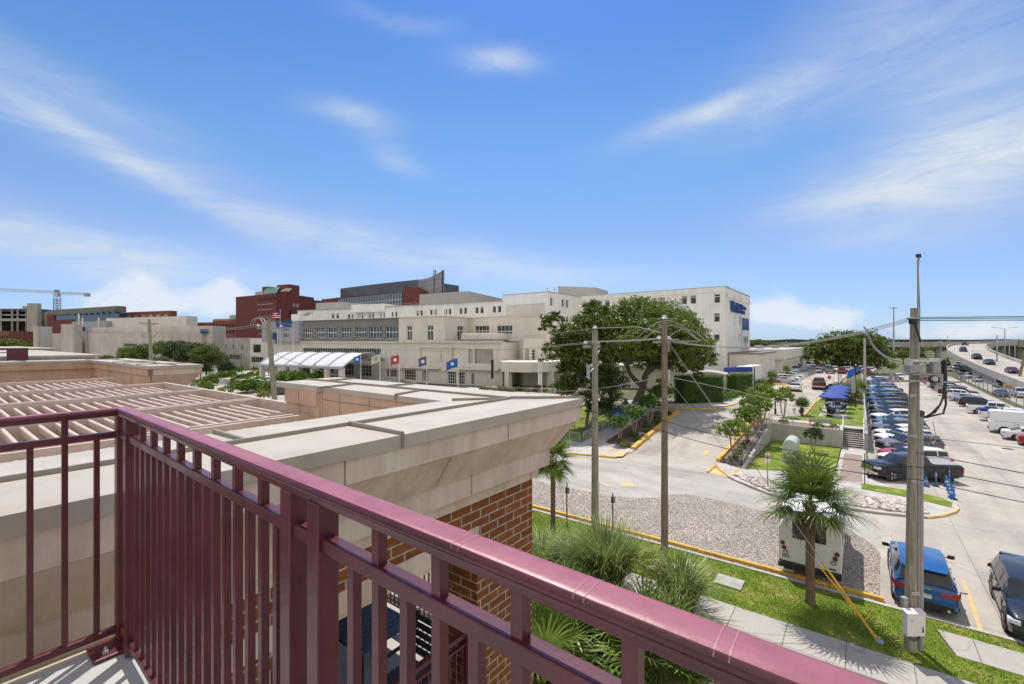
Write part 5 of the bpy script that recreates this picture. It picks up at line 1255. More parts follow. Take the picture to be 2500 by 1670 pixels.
q=MB(); a, b=W(683, 256.5), W(705, 256); q.quad((a.x-ro[0], a.y-ro[1], ZD(711, 256)), (b.x-ro[0], b.y-ro[1], ZD(711, 256)), (b.x-ro[0], b.y-ro[1]+2, ZD(703, 256)), (a.x-ro[0]+2, a.y-ro[1]+2, ZD(703, 256))); q.build('sloped_glazing', 'conc_far', rt)
gf, go=tower('glass_office_building', 'dark glass building with a curved pointed fin and a brown brick base', (950, 240))
o_, a, b, zt=part(gf, go, 831, 1022, 681, 262, 215, 30, 'grey_wall', 'glass_block')
bpy.data.objects.remove(o_)
def rising(parent, org, uL, vL, uR, vR, vB, D0, D1, depth, m, name, curve=0.0):
 q=MB(); a, b=W(uL, D0), W(uR, D1); n=12; d=(b-a).normalized(); nn=Vector((d.y, -d.x, 0)); nn=nn if nn.dot(-a)>0 else-nn
 zb=ZD(vB, (D0+D1)/2)
 front=[]
 for i in range(n+1):
  f=i/n; p=a.lerp(b, f); v=vL+(vR-vL)*(f**(1+curve)); D=D0+(D1-D0)*f; front.append((p, ZD(v, D)))
 for(p, z), (p2, z2) in zip(front[:-1], front[1:]):
  A=p-Vector(org); B=p2-Vector(org); k=nn*depth
  q.quad((A.x, A.y, zb), (B.x, B.y, zb), (B.x, B.y, z2), (A.x, A.y, z)); q.quad((A.x, A.y, z), (B.x, B.y, z2), (B.x-k.x, B.y-k.y, z2), (A.x-k.x, A.y-k.y, z))
 A, B=a-Vector(org), b-Vector(org); k=nn*depth
 q.quad((A.x, A.y, zb), (A.x, A.y, front[0][1]), (A.x-k.x, A.y-k.y, front[0][1]), (A.x-k.x, A.y-k.y, zb)); q.quad((B.x, B.y, zb), (B.x-k.x, B.y-k.y, zb), (B.x-k.x, B.y-k.y, front[-1][1]), (B.x, B.y, front[-1][1]))
 return q.build(name, m, parent), a, b, front
def grid_mat(name, col, line, gx, gy, lw, rough=.25):
 m, nt, b=new_mat(name); N=nt.nodes; L=nt.links
 geo=N.new('ShaderNodeNewGeometry'); sep=N.new('ShaderNodeSeparateXYZ'); L.new(geo.outputs['Position'], sep.inputs[0])
 ad=N.new('ShaderNodeMath'); ad.operation='SUBTRACT'; L.new(sep.outputs[0], ad.inputs[0]); L.new(sep.outputs[1], ad.inputs[1])
 cb=N.new('ShaderNodeCombineXYZ'); L.new(ad.outputs[0], cb.inputs[0]); L.new(sep.outputs[2], cb.inputs[1])
 br=N.new('ShaderNodeTexBrick'); br.offset=0; br.inputs['Scale'].default_value=1; br.inputs['Brick Width'].default_value=gx; br.inputs['Row Height'].default_value=gy; br.inputs['Mortar Size'].default_value=lw
 br.inputs['Color1'].default_value=(*col, 1); br.inputs['Color2'].default_value=(*[c*.8 for c in col], 1); br.inputs['Mortar'].default_value=(*line, 1); L.new(cb.outputs[0], br.inputs['Vector'])
 L.new(br.outputs[0], b.inputs['Base Color']); b.inputs['Roughness'].default_value=rough; return m
MT['glassgrid']=grid_mat('glass_panel_grid', (.10, .105, .115), (.05, .05, .055), 3.6, 3.0, .12)
MT['metalgrid']=grid_mat('grey_metal_panels', (.34, .33, .32), (.16, .16, .16), 3.2, 2.2, .14, .5)
MT['curtain']=grid_mat('curtain_wall', (.10, .12, .125), (.34, .34, .33), 2.0, 3.6, .22, .15)
rising(gf, go, 831, 704.5, 1021, 682.5, 745, 262, 225, 30, 'glassgrid', 'glass_block')
rising(gf, go, 1021, 682.5, 1080.5, 660, 745, 225, 206, .8, 'metalgrid', 'curved_fin', 1.0)
q=MB(); p=W(1080.5, 206); q.beam((p.x-go[0], p.y-go[1], 12), (p.x-go[0], p.y-go[1], ZD(660, 206)), .5, .5)
for k in range(12):q.obox((p.x-go[0]+.4, p.y-go[1]+.3, 22+k*1.9), (.6, .45, 0), (-.05, .06, 0), (0, 0, .07))
q.build('fin_mast', 'dark_steel', gf)
for u in(1059.5, 1063.5):
 p=W(u, 212); q=MB(); q.cyl((p.x-go[0], p.y-go[1], 30), (p.x-go[0], p.y-go[1], ZD(659, 212)), .22, n=8); q.build('flue', 'dark_steel', gf)
rising(gf, go, 785, 731, 984, 712, 745, 236, 196, 20, 'red_brick', 'brick_band')
a, b=W(828, 225), W(984, 195); q=MB(); q.prism(off(back(a, b, 3, -.6), go), 8, ZD(722.5, 210)); q.build('curtain_wall', ['curtain', 'roof'], gf)
part(gf, go, 984, 1026, 701.5, 192, 192, 20, 'red_brick', 'brick_drum')
part(gf, go, 772, 800, 741, 232, 228, 20, 'grey_wall', 'low_wing')
lg, lo=tower('low_grey_building', 'low grey building with slot windows and a framed dark window left of the canopy', (600, 150))
lw1=Wall(W(547, 168), W(611, 158), 1.6, ZD(824.8, 163), 'grey_wall', lg, lo, name='grey_wall')
lw1.m='conc_far'
for x0 in(195, 270, 350):z2b(lw1, x0, x0+10, 787, 834, fw=.04, frame='dark_steel')
z2b(lw1, 230, 340, 882, 935, nx=8); lw1.build(); block(lg, lo, back(W(547, 168), W(611, 158), 20, .36), 1.6, ZD(824.8, 163)-.05, 'conc_far', 'core')
lw2=Wall(W(611, 154), W(664, 148), 1.6, ZD(826, 151), 'beige_wall', lg, lo, name='beige_wall'); z2b(lw2, 457, 535, 785, 866, glass='glass', fw=.1, nx=1); z2b(lw2, 440, 560, 905, 960, glass='dark', nx=6); lw2.build(); block(lg, lo, back(W(611, 154), W(664, 148), 20, .36), 1.6, ZD(826, 151)-.05, 'beige_wall', 'core')
Z1=lambda x, y:(x*.1789, 680+y*.1789)
cb_, co=tower('concrete_hall', 'wide windowless pinkish concrete hall behind the left trees', (300, 200))
def z1p(parent, org, x0, x1, y, D0, D1, dep, m, nm, yb=None):
 a=Z1(x0, y); b=Z1(x1, y); return part(parent, org, a[0], b[0], a[1], D0, D1, dep, m, nm, vB=None if yb is None else Z1(0, yb)[1])
z1p(cb_, co, 710, 2750, 742, 200, 178, 6, 'hall', 'lower_block'); z1p(cb_, co, 1155, 2900, 660, 206, 182, 6, 'hall', 'upper_block')
z1p(cb_, co, 832, 1010, 622, 192, 190, 3, 'hall', 'stair_tower'); z1p(cb_, co, 520, 714, 655, 190, 196, 2, 'hall', 'end_tower'); z1p(cb_, co, 980, 1450, 585, 230, 222, 5, 'blue_grey', 'rear_block'); z1p(cb_, co, 1450, 2545, 528, 226, 205, 5, 'beige_wall', 'raised_hall')
z1p(cb_, co, 2700, 2905, 605+60, 181, 178, 3, 'hall', 'end_wall')
a, b=W(180, 199.2), W(300, 192); q=MB(); q.prism(off(back(a, b, .2, -.45), co), ZD(843.5, 195), ZD(837, 195)); q.build('window_band', 'glass', cb_)
a, b=W(305, 189), W(420, 183); q=MB(); q.prism(off(back(a, b, .2, -.4), co), ZD(845, 187), ZD(839, 187)); q.build('window_band', 'glass', cb_)
q=MB(); a, b=W(183, 204), W(206, 203); q.prism(off(back(a, b, .3, -.8), co), ZD(811, 204), ZD(798, 204)); q.build('sign_board', 'sign_blue', cb_)
p=W(498, 178); q=MB(); q.obox((p.x-co[0], p.y-co[1], ZD(809, 178)), (1.0, .9, 0), (-.1, .12, 0), (0, 0, .8)); q.build('sign_board', 'sign_blue', cb_)
for x in(1075, 1127, 1346):
 u, v=Z1(x, 540); p=W(u, 224); q=MB(); q.cyl((p.x-co[0], p.y-co[1], 12), (p.x-co[0], p.y-co[1], ZD(Z1(0, 480 if x==1075 else 535)[1], 224)), .3, n=8); q.build('roof_flue', 'white_paint', cb_)
bo, oo=tower('brick_office_building', 'dark topped brick office with a blue glass band under the crane', (170, 300))
z1p(bo, oo, 650, 1595, 405, 330, 290, 5, 'grey_wall', 'top_floor', 480); z1p(bo, oo, 640, 1650, 482, 332, 292, 5, 'conc_far', 'slab_edge', 492)
a=Z1(700, 0)[0]; b=Z1(1640, 0)[0]; A, B=W(a, 330), W(b, 291); q=MB(); q.prism(off(back(A, B, 4, -.5), oo), ZD(Z1(0, 585)[1], 310), ZD(Z1(0, 492)[1], 310)); q.build('glass_band', ['blueglass', 'roof'], bo)
z1p(bo, oo, 650, 1200, 560, 329, 308, 4, 'red_brick', 'brick_floor'); z1p(bo, oo, 640, 735, 492, 329, 326, 3, 'red_brick', 'brick_corner'); z1p(bo, oo, 560, 650, 460, 345, 340, 3, 'conc_far', 'stair_core')
winrow(bo, oo, W(Z1(960, 0)[0], 317), W(Z1(1590, 0)[0], 289), ZD(Z1(0, 490)[1], 303), ZD(Z1(0, 445)[1], 303), 8, .6, 'glass')
bo2, oo2=tower('brown_office_building', 'long brown office block right of the dark topped one', (340, 310))
z1p(bo2, oo2, 1595, 2325, 452, 310, 290, 4, 'orange_brick', 'block'); winrow(bo2, oo2, W(Z1(1620, 0)[0], 309), W(Z1(2320, 0)[0], 290), ZD(Z1(0, 540)[1], 300), ZD(Z1(0, 500)[1], 300), 7, .5, 'conc_far')
q=MB();
uc, uo=tower('unfinished_building', 'unfinished open concrete frame building at the far left edge', (40, 340))
z1p(uc, uo, -600, 505, 412, 340, 340, 30, 'dark_steel', 'top_slab', 450); z1p(uc, uo, -600, 505, 488, 340, 340, 30, 'conc_far', 'floor_slab', 505); z1p(uc, uo, -600, 505, 545, 338, 338, 30, 'blue_grey', 'wrapped_floor', 580)
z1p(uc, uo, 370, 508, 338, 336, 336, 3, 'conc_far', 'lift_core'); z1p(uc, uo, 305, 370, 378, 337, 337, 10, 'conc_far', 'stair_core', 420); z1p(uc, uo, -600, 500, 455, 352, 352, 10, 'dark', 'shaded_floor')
for x in(10, 165, 240, 360, -120, -260):
 u=Z1(x, 0)[0]; p=W(u, 339); q=MB(); q.box(p.x-uo[0]-.5, p.x-uo[0]+.5, p.y-uo[1]-.5, p.y-uo[1]+.5, 0, ZD(Z1(0, 420)[1], 339)); q.build('column', 'conc_far', uc)
for(x0, x1, y, D, m, lab) in((2545, 2900, 600, 330, 'orange_brick', 'dark brick block behind the right end of the concrete hall'), (2900, 3300, 570, 300, 'orange_brick', 'orange brick building with dark windows left of the red tower'), (-200, 120, 720, 240, 'orange_brick', 'low brick building behind the parasols at the far left')):
 u0, v0=Z1(x0, y); u1, _=Z1(x1, y)
 t_, to_=tower('brick_building', lab, ((u0+u1)/2, D)); o_, a, b, zt=part(t_, to_, u0, u1, v0, D, D-8, 20, m, 'wall')
 winrow(t_, to_, a, b, zt-4.2, zt-2.4, 9, .5, 'dark'); winrow(t_, to_, a, b, zt-8.2, zt-6.4, 9, .5, 'dark')
for(u0, u1, v, D, lab) in((520, 556, 778.5, 360, 'pale gabled building top beside the red tower'), (560, 588, 769, 340, 'white roofed block with square openings beside the red tower'), (462, 500, 789, 380, 'pale flat topped block behind the concrete hall')):
 t_, to_=tower('pale_building', lab, ((u0+u1)/2, D)); o_, a, b, zt=part(t_, to_, u0, u1, v, D, D-5, 20, 'conc_far', 'wall'); winrow(t_, to_, a, b, zt-5.5, zt-3, 5, .5, 'dark')
ck, ko=tower('tower_crane', 'tall blue grey tower crane with a long horizontal jib at the far left', (139, 420), 'crane')
D=420; k=D/F
def cp(x, y):u, v=Z1(x, y); p=W(u, D); return Vector((p.x-ko[0], p.y-ko[1], ZD(v, D)))
def lattice(mb, a, b, w, n, r=.14):
 a, b=Vector(a), Vector(b); d=(b-a).normalized(); s=Vector((RT[0], RT[1], 0)); t=Vector((FW[0], FW[1], 0)) if abs(d.z)>.7 else Vector((0, 0, 1))
 if abs(d.z)<.7:s=Vector((FW[0], FW[1], 0))
 cs=[(s*i+t*j)*w/2 for i, j in((-1, -1), (1, -1), (1, 1), (-1, 1))]
 for c in cs:mb.beam(a+c, b+c, r*1.6, r*1.6)
 for i in range(n):
  p, q=a.lerp(b, i/n), a.lerp(b, (i+1)/n)
  for c0, c1 in zip(cs, cs[1:]+cs[:1]):mb.beam(p+c0, q+c1, r, r); mb.beam(p+c0, p+c1, r, r)
q=MB(); lattice(q, (0, 0, 0), cp(780, 260), 3.4, 20, .22); q.build('mast', 'dark_steel', ck)
q=MB(); lattice(q, cp(740, 186), cp(-500, 130), 1.9, 40, .16); q.build('jib', 'steel', ck)
q=MB(); lattice(q, cp(820, 200), cp(1220, 212), 1.9, 12, .16); q.build('counter_jib', 'steel', ck)
q=MB(); p=cp(780, 220); q.obox(p, Vector((RT[0], RT[1], 0))*1.9, Vector((FW[0], FW[1], 0))*1.5, (0, 0, 1.9)); q.build('cab', 'steel', ck)
q=MB(); p=cp(1188, 225); q.obox(p, Vector((RT[0], RT[1], 0))*2.1, Vector((FW[0], FW[1], 0))*1, (0, 0, 1.4)); q.build('counterweight', 'conc_far', ck)
q=MB(); lattice(q, cp(780, 200), cp(780, 152), 2.2, 3, .2); q.build('tower_top', 'dark_steel', ck)
def deck_path(mb, pts, w, th, par=.9, mi_deck=0, mi_par=1, pt=.35):
 n=len(pts); L=[]; Rr=[]
 P=[Vector(p) for p in pts]
 for i in range(n):
  d=(P[min(i+1, n-1)]-P[max(i-1, 0)]); d.z=0; d.normalize(); s=Vector((d.y, -d.x, 0)); L.append(P[i]-s*w/2); Rr.append(P[i]+s*w/2)
 up=Vector((0, 0, 1))
 for i in range(n-1):
  a, b, c, d=L[i], Rr[i], Rr[i+1], L[i+1]
  mb.quad(a, b, c, d, mi_deck); mb.quad(a-up*th, d-up*th, c-up*th, b-up*th, mi_par)
  for e, f, sg in((a, d, 1), (b, c, -1)):
   s=(b-a).normalized()*sg*pt; s2=(c-d).normalized()*sg*pt
   mb.quad(e-up*th, f-up*th, f+up*par, e+up*par, mi_par); mb.quad(e+up*par, f+up*par, f+s2+up*par, e+s+up*par, mi_par); mb.quad(e+s, f+s2, f+s2+up*par, e+s+up*par, mi_par)
rmp=empty('highway_ramp', (31, 180, 0), label='curved concrete highway ramp with dark cars descending at the right', cat='ramp')
rp=[(34, 92, -.2), (32.8, 120, .6), (31.2, 145, 2.2), (30.2, 170, 3.7), (29.6, 195, 5.4), (30.2, 220, 6.9), (32.5, 245, 8.1), (36.5, 270, 8.9), (43, 295, 9.4), (53, 320, 9.7), (68, 345, 9.9), (100, 375, 10)]
def smooth_path(p, n=5):
 P=[Vector(x) for x in p]; out=[]
 for i in range(len(P)-1):
  p0, p1, p2, p3=P[max(i-1, 0)], P[i], P[i+1], P[min(i+2, len(P)-1)]
  for k in range(n):
   t=k/n; out.append(.5*((2*p1)+(-p0+p2)*t+(2*p0-5*p1+4*p2-p3)*t*t+(-p0+3*p1-3*p2+p3)*t**3))
 return out+[P[-1]]
RP=smooth_path(rp)
q=MB(); deck_path(q, RP, 11, .9, .8); q.v=[(x-31, y-180, z) for x, y, z in q.v]; q.build('deck', ['concrete', 'conc_far'], rmp)
q=MB()
for i in(0,):
 pts=RP[:18];
 for a, b in zip(pts[:-1], pts[1:]):
  for s in(-4.9, 4.9):
   q.quad((a.x+s-31, a.y-180, -.5), (b.x+s-31, b.y-180, -.5), (b.x+s-31, b.y-180, b.z-.85), (a.x+s-31, a.y-180, a.z-.85))
q.build('abutment', 'conc_far', rmp)
for i in range(26, len(RP)-6, 5):
 p=RP[i]; q=MB(); q.cyl((p.x-31, p.y-180, 0), (p.x-31, p.y-180, p.z-.9), .9, n=14); q.build('pier', 'conc_far', rmp)
q=MB()
for i in range(2, 30):
 a, b=RP[i], RP[i+1]
 if i%2:q.beam((a.x-31, a.y-180, a.z+.03), (b.x-31, b.y-180, b.z+.03), .18, .02)
q.build('lane_stripe', 'white_line', rmp)
for nm, pts, w_, th, lab in(('viaduct', [(*W(1850, 420)[:2], 9.0), (*W(2080, 340)[:2], 9.3), (*W(2200, 315)[:2], 9.5), (*W(2330, 300)[:2], 9.8), (*W(2430, 290)[:2], 10.4), (*W(2520, 285)[:2], 11.0), (*W(2750, 285)[:2], 12)], 14, 2.4, 'long elevated highway crossing the background on piers'), ('viaduct', [(*W(2345, 285)[:2], 7.8), (*W(2395, 255)[:2], 8.6), (*W(2450, 235)[:2], 9.6), (*W(2520, 220)[:2], 10.6), (*W(2700, 215)[:2], 12)], 12, 2.4, 'nearer elevated highway branch rising to the right edge')):
 PP=smooth_path(pts, 6); v_=empty(nm, (PP[0].x, PP[0].y, 0), label=lab, cat='viaduct'); q=MB(); deck_path(q, PP, w_, th, 1.0); q.v=[(x-PP[0].x, y-PP[0].y, z) for x, y, z in q.v]; q.build('deck', ['concrete', 'conc_far'], v_)
 for i in range(2, len(PP), 2):
  p=PP[i]; q=MB(); q.box(p.x-PP[0].x-.9, p.x-PP[0].x+.9, p.y-PP[0].y-3, p.y-PP[0].y+3, 0, p.z-th); q.build('pier', 'conc_far', v_)
sg=W(2396, 215); sgo=empty('highway_sign', (sg.x, sg.y, 0), label='wide green overhead highway sign under the elevated road', cat='sign')
q=MB(); q.obox((0, 0, ZD(854, 215)), Vector((RT[0], RT[1], 0))*2.9, Vector((FW[0], FW[1], 0))*.08, (0, 0, 1.0)); q.build('panel', 'sign_green', sgo)
for s in(-2.4, 2.4):
 q=MB(); q.cyl((RT[0]*s, RT[1]*s, 0), (RT[0]*s, RT[1]*s, ZD(850, 215)), .14, n=8); q.build('post', 'steel', sgo)
# ================================================================== VEGETATION
def quads_mesh(name, V, m, mi=None, mats=None):
 """V: (n,4,3) array of quads -> mesh"""
 n=len(V); me=bpy.data.meshes.new(name); me.vertices.add(n*4); me.vertices.foreach_set('co', V.reshape(-1).astype(np.float32))
 me.loops.add(n*4); me.loops.foreach_set('vertex_index', np.arange(n*4, dtype=np.int32))
 me.polygons.add(n); me.polygons.foreach_set('loop_start', np.arange(0, n*4, 4, dtype=np.int32)); me.polygons.foreach_set('loop_total', np.full(n, 4, dtype=np.int32))
 for k in(mats or[m]):me.materials.append(MT[k])
 if mi is not None:me.polygons.foreach_set('material_index', mi.astype(np.int32))
 me.update(); me.validate(); return me
def crown_quads(blobs, n, size, seed, clump=34, up=.45, spread=.17, ar=.55):
 """leaf quads in clumps spread through ellipsoids. blobs: (x,y,z,rx,ry,rz)"""
 r=np.random.default_rng(seed); B=np.array(blobs, float)
 vol=(B[:, 3]*B[:, 4]*B[:, 5])**.8; nc=max(3, n//clump)
 bi=r.choice(len(B), nc, p=vol/vol.sum())
 d=r.normal(size=(nc, 3)); d/=np.linalg.norm(d, axis=1)[:, None]; d[:, 2]=np.where(d[:, 2]<-.55, -d[:, 2]*.5, d[:, 2])
 rad=r.uniform(.35, 1.02, nc)**.45
 c=B[bi, :3]+d*B[bi, 3:]*rad[:, None]
 cr=(B[bi, 3]*B[bi, 5])**.5*spread*r.uniform(.6, 1.5, nc)
 C=np.repeat(c, clump, 0); CR=np.repeat(cr, clump); N=len(C); D=np.repeat(d, clump, 0)
 o=r.normal(size=(N, 3))*np.array([1, 1, .62])*.75; P=C+o*CR[:, None]
 nr=r.normal(size=(N, 3))+D*.5+np.array([0, 0, up]); nr/=np.linalg.norm(nr, axis=1)[:, None]
 t=np.cross(nr, r.normal(size=(N, 3))); t/=np.linalg.norm(t, axis=1)[:, None]+1e-9; b=np.cross(nr, t)
 s=size*r.uniform(.6, 1.35, N); t*=s[:, None]*.5; b*=(s*ar)[:, None]*.5
 return np.stack([P-t, P+b*.9, P+t, P-b*.9], 1)
def limb(mb, p0, p1, r0, r1, seed, bend=.12, n=6):
 rd=random.Random(seed); p0, p1=Vector(p0), Vector(p1); L=(p1-p0).length; pts=[]
 a=Vector((rd.uniform(-1, 1), rd.uniform(-1, 1), rd.uniform(-.3, .3)))*L*bend
 for i in range(n+1):f=i/n; pts.append(p0.lerp(p1, f)+a*math.sin(f*math.pi))
 mb.tube(pts, [r0+(r1-r0)*(i/n) for i in range(n+1)], 9)
def tree(name, label, base, blobs, n, size, leaf, trunks, bark='bark', group=None, cat='tree', seed=1, **kw):
 """blobs and trunks are given relative to the base"""
 root=empty(name, base, label=label, cat=cat, group=group)
 m=quads_mesh('crown', crown_quads(blobs, n, size, seed, **kw), leaf); o=bpy.data.objects.new('crown', m); COL.objects.link(o); o.parent=root
 t=MB()
 for i, (a, b, r0, r1) in enumerate(trunks):limb(t, a, b, r0, r1, seed*10+i)
 tops=[tr[1] for tr in trunks]; rd=random.Random(seed)
 for i, bl in enumerate(blobs[:20]):
  tp=min(tops, key=lambda q:(Vector(q)-Vector(bl[:3])).length); limb(t, tp, (bl[0], bl[1], bl[2]+bl[5]*.2), trunks[0][3]*.75, .03*trunks[0][2]*3, seed*77+i, .15)
  for j in range(3):
   q=Vector(bl[:3]); e=q+Vector((rd.uniform(-1, 1)*bl[3], rd.uniform(-1, 1)*bl[4], rd.uniform(-.2, .9)*bl[5]))*.8; limb(t, Vector(tp).lerp(q, .6), e, trunks[0][3]*.4, .02, seed*99+i*5+j, .12, 4)
 t.build('trunk', bark, root)
 return root
def rel(base, u, v, D):p=W(u, D); return(p.x-base[0], p.y-base[1], ZD(v, D)-base[2])
b=GT(1548, 992)
B=[(*rel(b, u, v, 64+dd), rx, rx, rz) for u, v, dd, rx, rz in((1500, 800, 0, 3.6, 2.8), (1560, 782, 1, 4.2, 3.2), (1620, 785, 1, 4.0, 3.0), (1665, 815, 0, 3.2, 3.0), (1700, 850, 1, 2.6, 2.6), (1715, 885, 0, 1.7, 1.8), (1600, 840, -3, 4.2, 2.8), (1540, 850, -3, 3.6, 2.6), (1650, 880, -1, 3.0, 2.0), (1590, 885, 3, 3.2, 1.6), (1470, 790, 3, 2.2, 1.5), (1520, 830, 1, 3.4, 2.6), (1580, 815, -3, 3.8, 2.8), (1490, 870, 2, 2.6, 2.0), (1690, 905, 1, 2.0, 1.6), (1640, 840, -7, 3.4, 2.6), (1595, 825, -8, 3.4, 2.4), (1550, 850, -8, 2.8, 2.0), (1695, 868, -6, 2.4, 2.2), (1610, 790, -5, 3.2, 2.4), (1665, 820, -9, 2.6, 2.0), (1560, 765, 4, 3.0, 2.2), (1640, 800, 6, 3.6, 3.0))]
tree('oak_tree', 'largest oak with a leaning forked trunk rising left of the drive', b, B, 80000, .36, 'oak_leaf', [((0, 0, -.2), (1.2, .6, 3.0), .60, .48), ((1.2, .6, 3.0), rel(b, 1605, 880, 63), .44, .28), ((1.0, .5, 2.8), rel(b, 1530, 890, 64), .36, .24), ((1.6, 1, 4.5), rel(b, 1650, 850, 63), .24, .16)], seed=3)
b=GT(1497, 1050)
B=[(*rel(b, u, v, 53+dd), rx, rx, rz) for u, v, dd, rx, rz in((1440, 800, 1, 2.4, 1.8), (1395, 830, 0, 2.4, 2.0), (1360, 865, -1, 1.9, 1.9), (1350, 780, 2, 1.5, .9), (1335, 800, 1, 1.0, .8), (1430, 870, 0, 2.8, 2.2), (1480, 860, 1, 2.4, 2.2), (1400, 910, 0, 2.0, 1.7), (1380, 950, -1, 1.5, 1.2), (1470, 920, 1, 2.2, 1.7), (1450, 765, 3, 2.0, 1.4))]
tree('oak_tree', 'darker oak left of the largest one with branches reaching over the canopy roof', b, B, 34000, .33, 'oak_leaf', [((0, 0, -.2), rel(b, 1492, 960, 53), .27, .22), (rel(b, 1492, 965, 53), rel(b, 1440, 880, 53), .2, .14), (rel(b, 1492, 965, 53), rel(b, 1490, 880, 53), .17, .12)], seed=5)
b=GT(1432, 1066)
B=[(*rel(b, u, v, 50+dd), rx, rx, rz) for u, v, dd, rx, rz in((1440, 930, 0, 1.7, 1.5), (1475, 955, 1, 1.7, 1.6), (1500, 985, 0, 1.4, 1.2), (1420, 975, -1, 1.4, 1.3), (1460, 1000, 0, 1.6, 1.1), (1510, 930, 1, 1.3, 1.2), (1400, 1000, 0, .9, .8))]
tree('holly_tree', 'dark low tree behind the two wooden poles left of the drive', b, B, 11000, .24, 'dark_leaf', [((0, 0, -.1), rel(b, 1440, 985, 50), .22, .15), ((.3, 0, 1), rel(b, 1470, 970, 50), .14, .08)], seed=6)
GEN={}
def generic(kind):
 if kind in GEN:return GEN[kind]
 cfg={'wide':('oak_leaf', [(0, 0, 6.5, 4.6, 4.6, 2.8), (3.2, .5, 5.4, 2.8, 2.8, 2.0), (-3.2, -.4, 5.2, 2.8, 2.8, 2.1), (.4, 3, 5.6, 2.8, 2.8, 2.2), (-.4, -3, 5.2, 2.6, 2.6, 2.0), (1, -1, 8.0, 2.6, 2.6, 1.5)], 12000, .42, .32), 'round':('dark_leaf', [(0, 0, 5, 3.0, 3.0, 2.9), (1.3, 0, 6.4, 1.9, 1.9, 1.6), (-1.4, .8, 4.3, 2, 2, 1.8), (.2, -1.4, 4.2, 2, 2, 1.7)], 8000, .34, .2), 'small':('lite_leaf', [(0, 0, 2.6, 1.3, 1.3, .85), (.7, .3, 2.2, .8, .8, .6), (-.7, -.2, 2.2, .8, .8, .6), (0, -.5, 3.1, .7, .7, .5)], 3600, .17, .07)}[kind]
 V=crown_quads(cfg[1], cfg[2], cfg[3], hash(kind)%97 if False else{'wide':11, 'round':12, 'small':13}[kind]); me=quads_mesh('crown', V, cfg[0])
 t=MB(); r0=cfg[4]; h=cfg[1][0][2]
 if kind=='small':
  for k in range(5):a=k*1.26; limb(t, (.06*math.cos(a), .06*math.sin(a), 0), (.45*math.cos(a), .45*math.sin(a), h*.85), r0*.8, r0*.4, k+5, .08)
 else:
  limb(t, (0, 0, -.2), (.2, .1, h*.5), r0, r0*.7, 3)
  for k, bl in enumerate(cfg[1]):limb(t, (.2, .1, h*.45), bl[:3], r0*.55, r0*.15, k+9, .12)
 tm=t.mesh('trunk', 'pale_bark' if kind=='small' else 'bark'); GEN[kind]=(me, tm); return GEN[kind]
def gtree(kind, name, label, loc, s=1.0, rz=None, group=None, cat='tree', leaf=None):
 me, tm=generic(kind); root=empty(name, loc, random.uniform(0, 6.28) if rz is None else rz, label, cat, group); root.scale=s if isinstance(s, tuple) else(s, s, s)
 c=bpy.data.objects.new('crown', me); COL.objects.link(c); c.parent=root
 if leaf:c.material_slots[0].link='OBJECT'; c.material_slots[0].material=MT[leaf]
 t=bpy.data.objects.new('trunk', tm); COL.objects.link(t); t.parent=root
 return root
b=W(2040, 150, 1.6)
B=[(*rel(b, u, v, 150+dd), rx, rx, rz) for u, v, dd, rx, rz in((2085, 850, 0, 8.5, 5.5), (2050, 838, 2, 6.5, 4.0), (2110, 838, 0, 6, 4.0), (2030, 865, 0, 6, 4.0), (2130, 870, 0, 6, 4.0), (2000, 852, 4, 4, 3.0), (2085, 885, -2, 7, 3.6), (2145, 890, 2, 4.5, 3.0), (2020, 885, 0, 4.5, 3.0), (2095, 828, 2, 5, 2.4))]
tree('oak_tree', 'broad dense oak over the far end of the parked cars', b, B, 20000, .75, 'oak_leaf', [((0, 0, -.2), (5, 2, 6), .7, .5), ((7, 4, -.2), (9, 4, 6), .6, .4)], seed=8)
n_=0
for(u, D, s, kind, lab) in((1950, 190, 1.05, 'wide', 'spreading tree left of the broad oak beyond the long road'), (1992, 165, 1.0, 'wide', 'tree touching the left edge of the broad oak'), (2160, 200, .75, 'wide', 'tree under the highway right of the broad oak'), (2205, 215, .68, 'wide', 'tree just left of the tall utility pole below the highway'), (2240, 235, .62, 'wide', 'last tree behind the utility pole crossarms'), (1880, 230, 1.15, 'wide', 'tree behind the low office roof near the white block'), (1848, 210, 1.25, 'wide', 'tree closest to the right edge of the white block'), (1915, 250, 1.0, 'wide', 'middle tree of the row behind the low office building'), (1972, 260, 1.0, 'wide', 'tree behind the small bright round tree')):
 p=W(u, D, 0); gtree(kind, 'broadleaf_tree', lab, (p.x, p.y, 0), s)
p=W(1972, 175, 1.6); gtree('round', 'young_tree', 'small bright round tree among the far parked cars', (p.x, p.y, 1.6), (1.15, 1.15, .85), leaf='lite_leaf')
for i, (x, y, s) in enumerate(((58, 190, 1.2), (66, 205, 1.1), (74, 196, 1.3), (50, 215, 1.0), (84, 205, 1.2), (62, 175, .9))):
 gtree('wide', 'broadleaf_tree', ['tree below the green highway sign', 'tree behind the street lamp right of the ramp', 'tree at the right edge under the viaduct', 'tree between the ramp and the viaduct piers', 'farthest right tree beneath the viaduct', 'low tree beside the ramp parapet at the right edge'][i], (x, y, 0), s)
def woods(name, label, x0, x1, y0, y1, n, size, h, seed, leaf='dark_leaf', hb=2.0):
 r=np.random.default_rng(seed); bl=[]
 for i in range(n):
  x=r.uniform(x0, x1); y=r.uniform(y0, y1); rr=r.uniform(.7, 1.3)*h*.55; bl.append((x, y, h*r.uniform(.4, .62), rr, rr, h*r.uniform(.35, .5)))
 V=crown_quads(bl, n*260, size, seed, clump=26, spread=.25); o=bpy.data.objects.new(name, quads_mesh(name, V, leaf)); COL.objects.link(o); tag(o, label, 'woods', kind='stuff'); return o
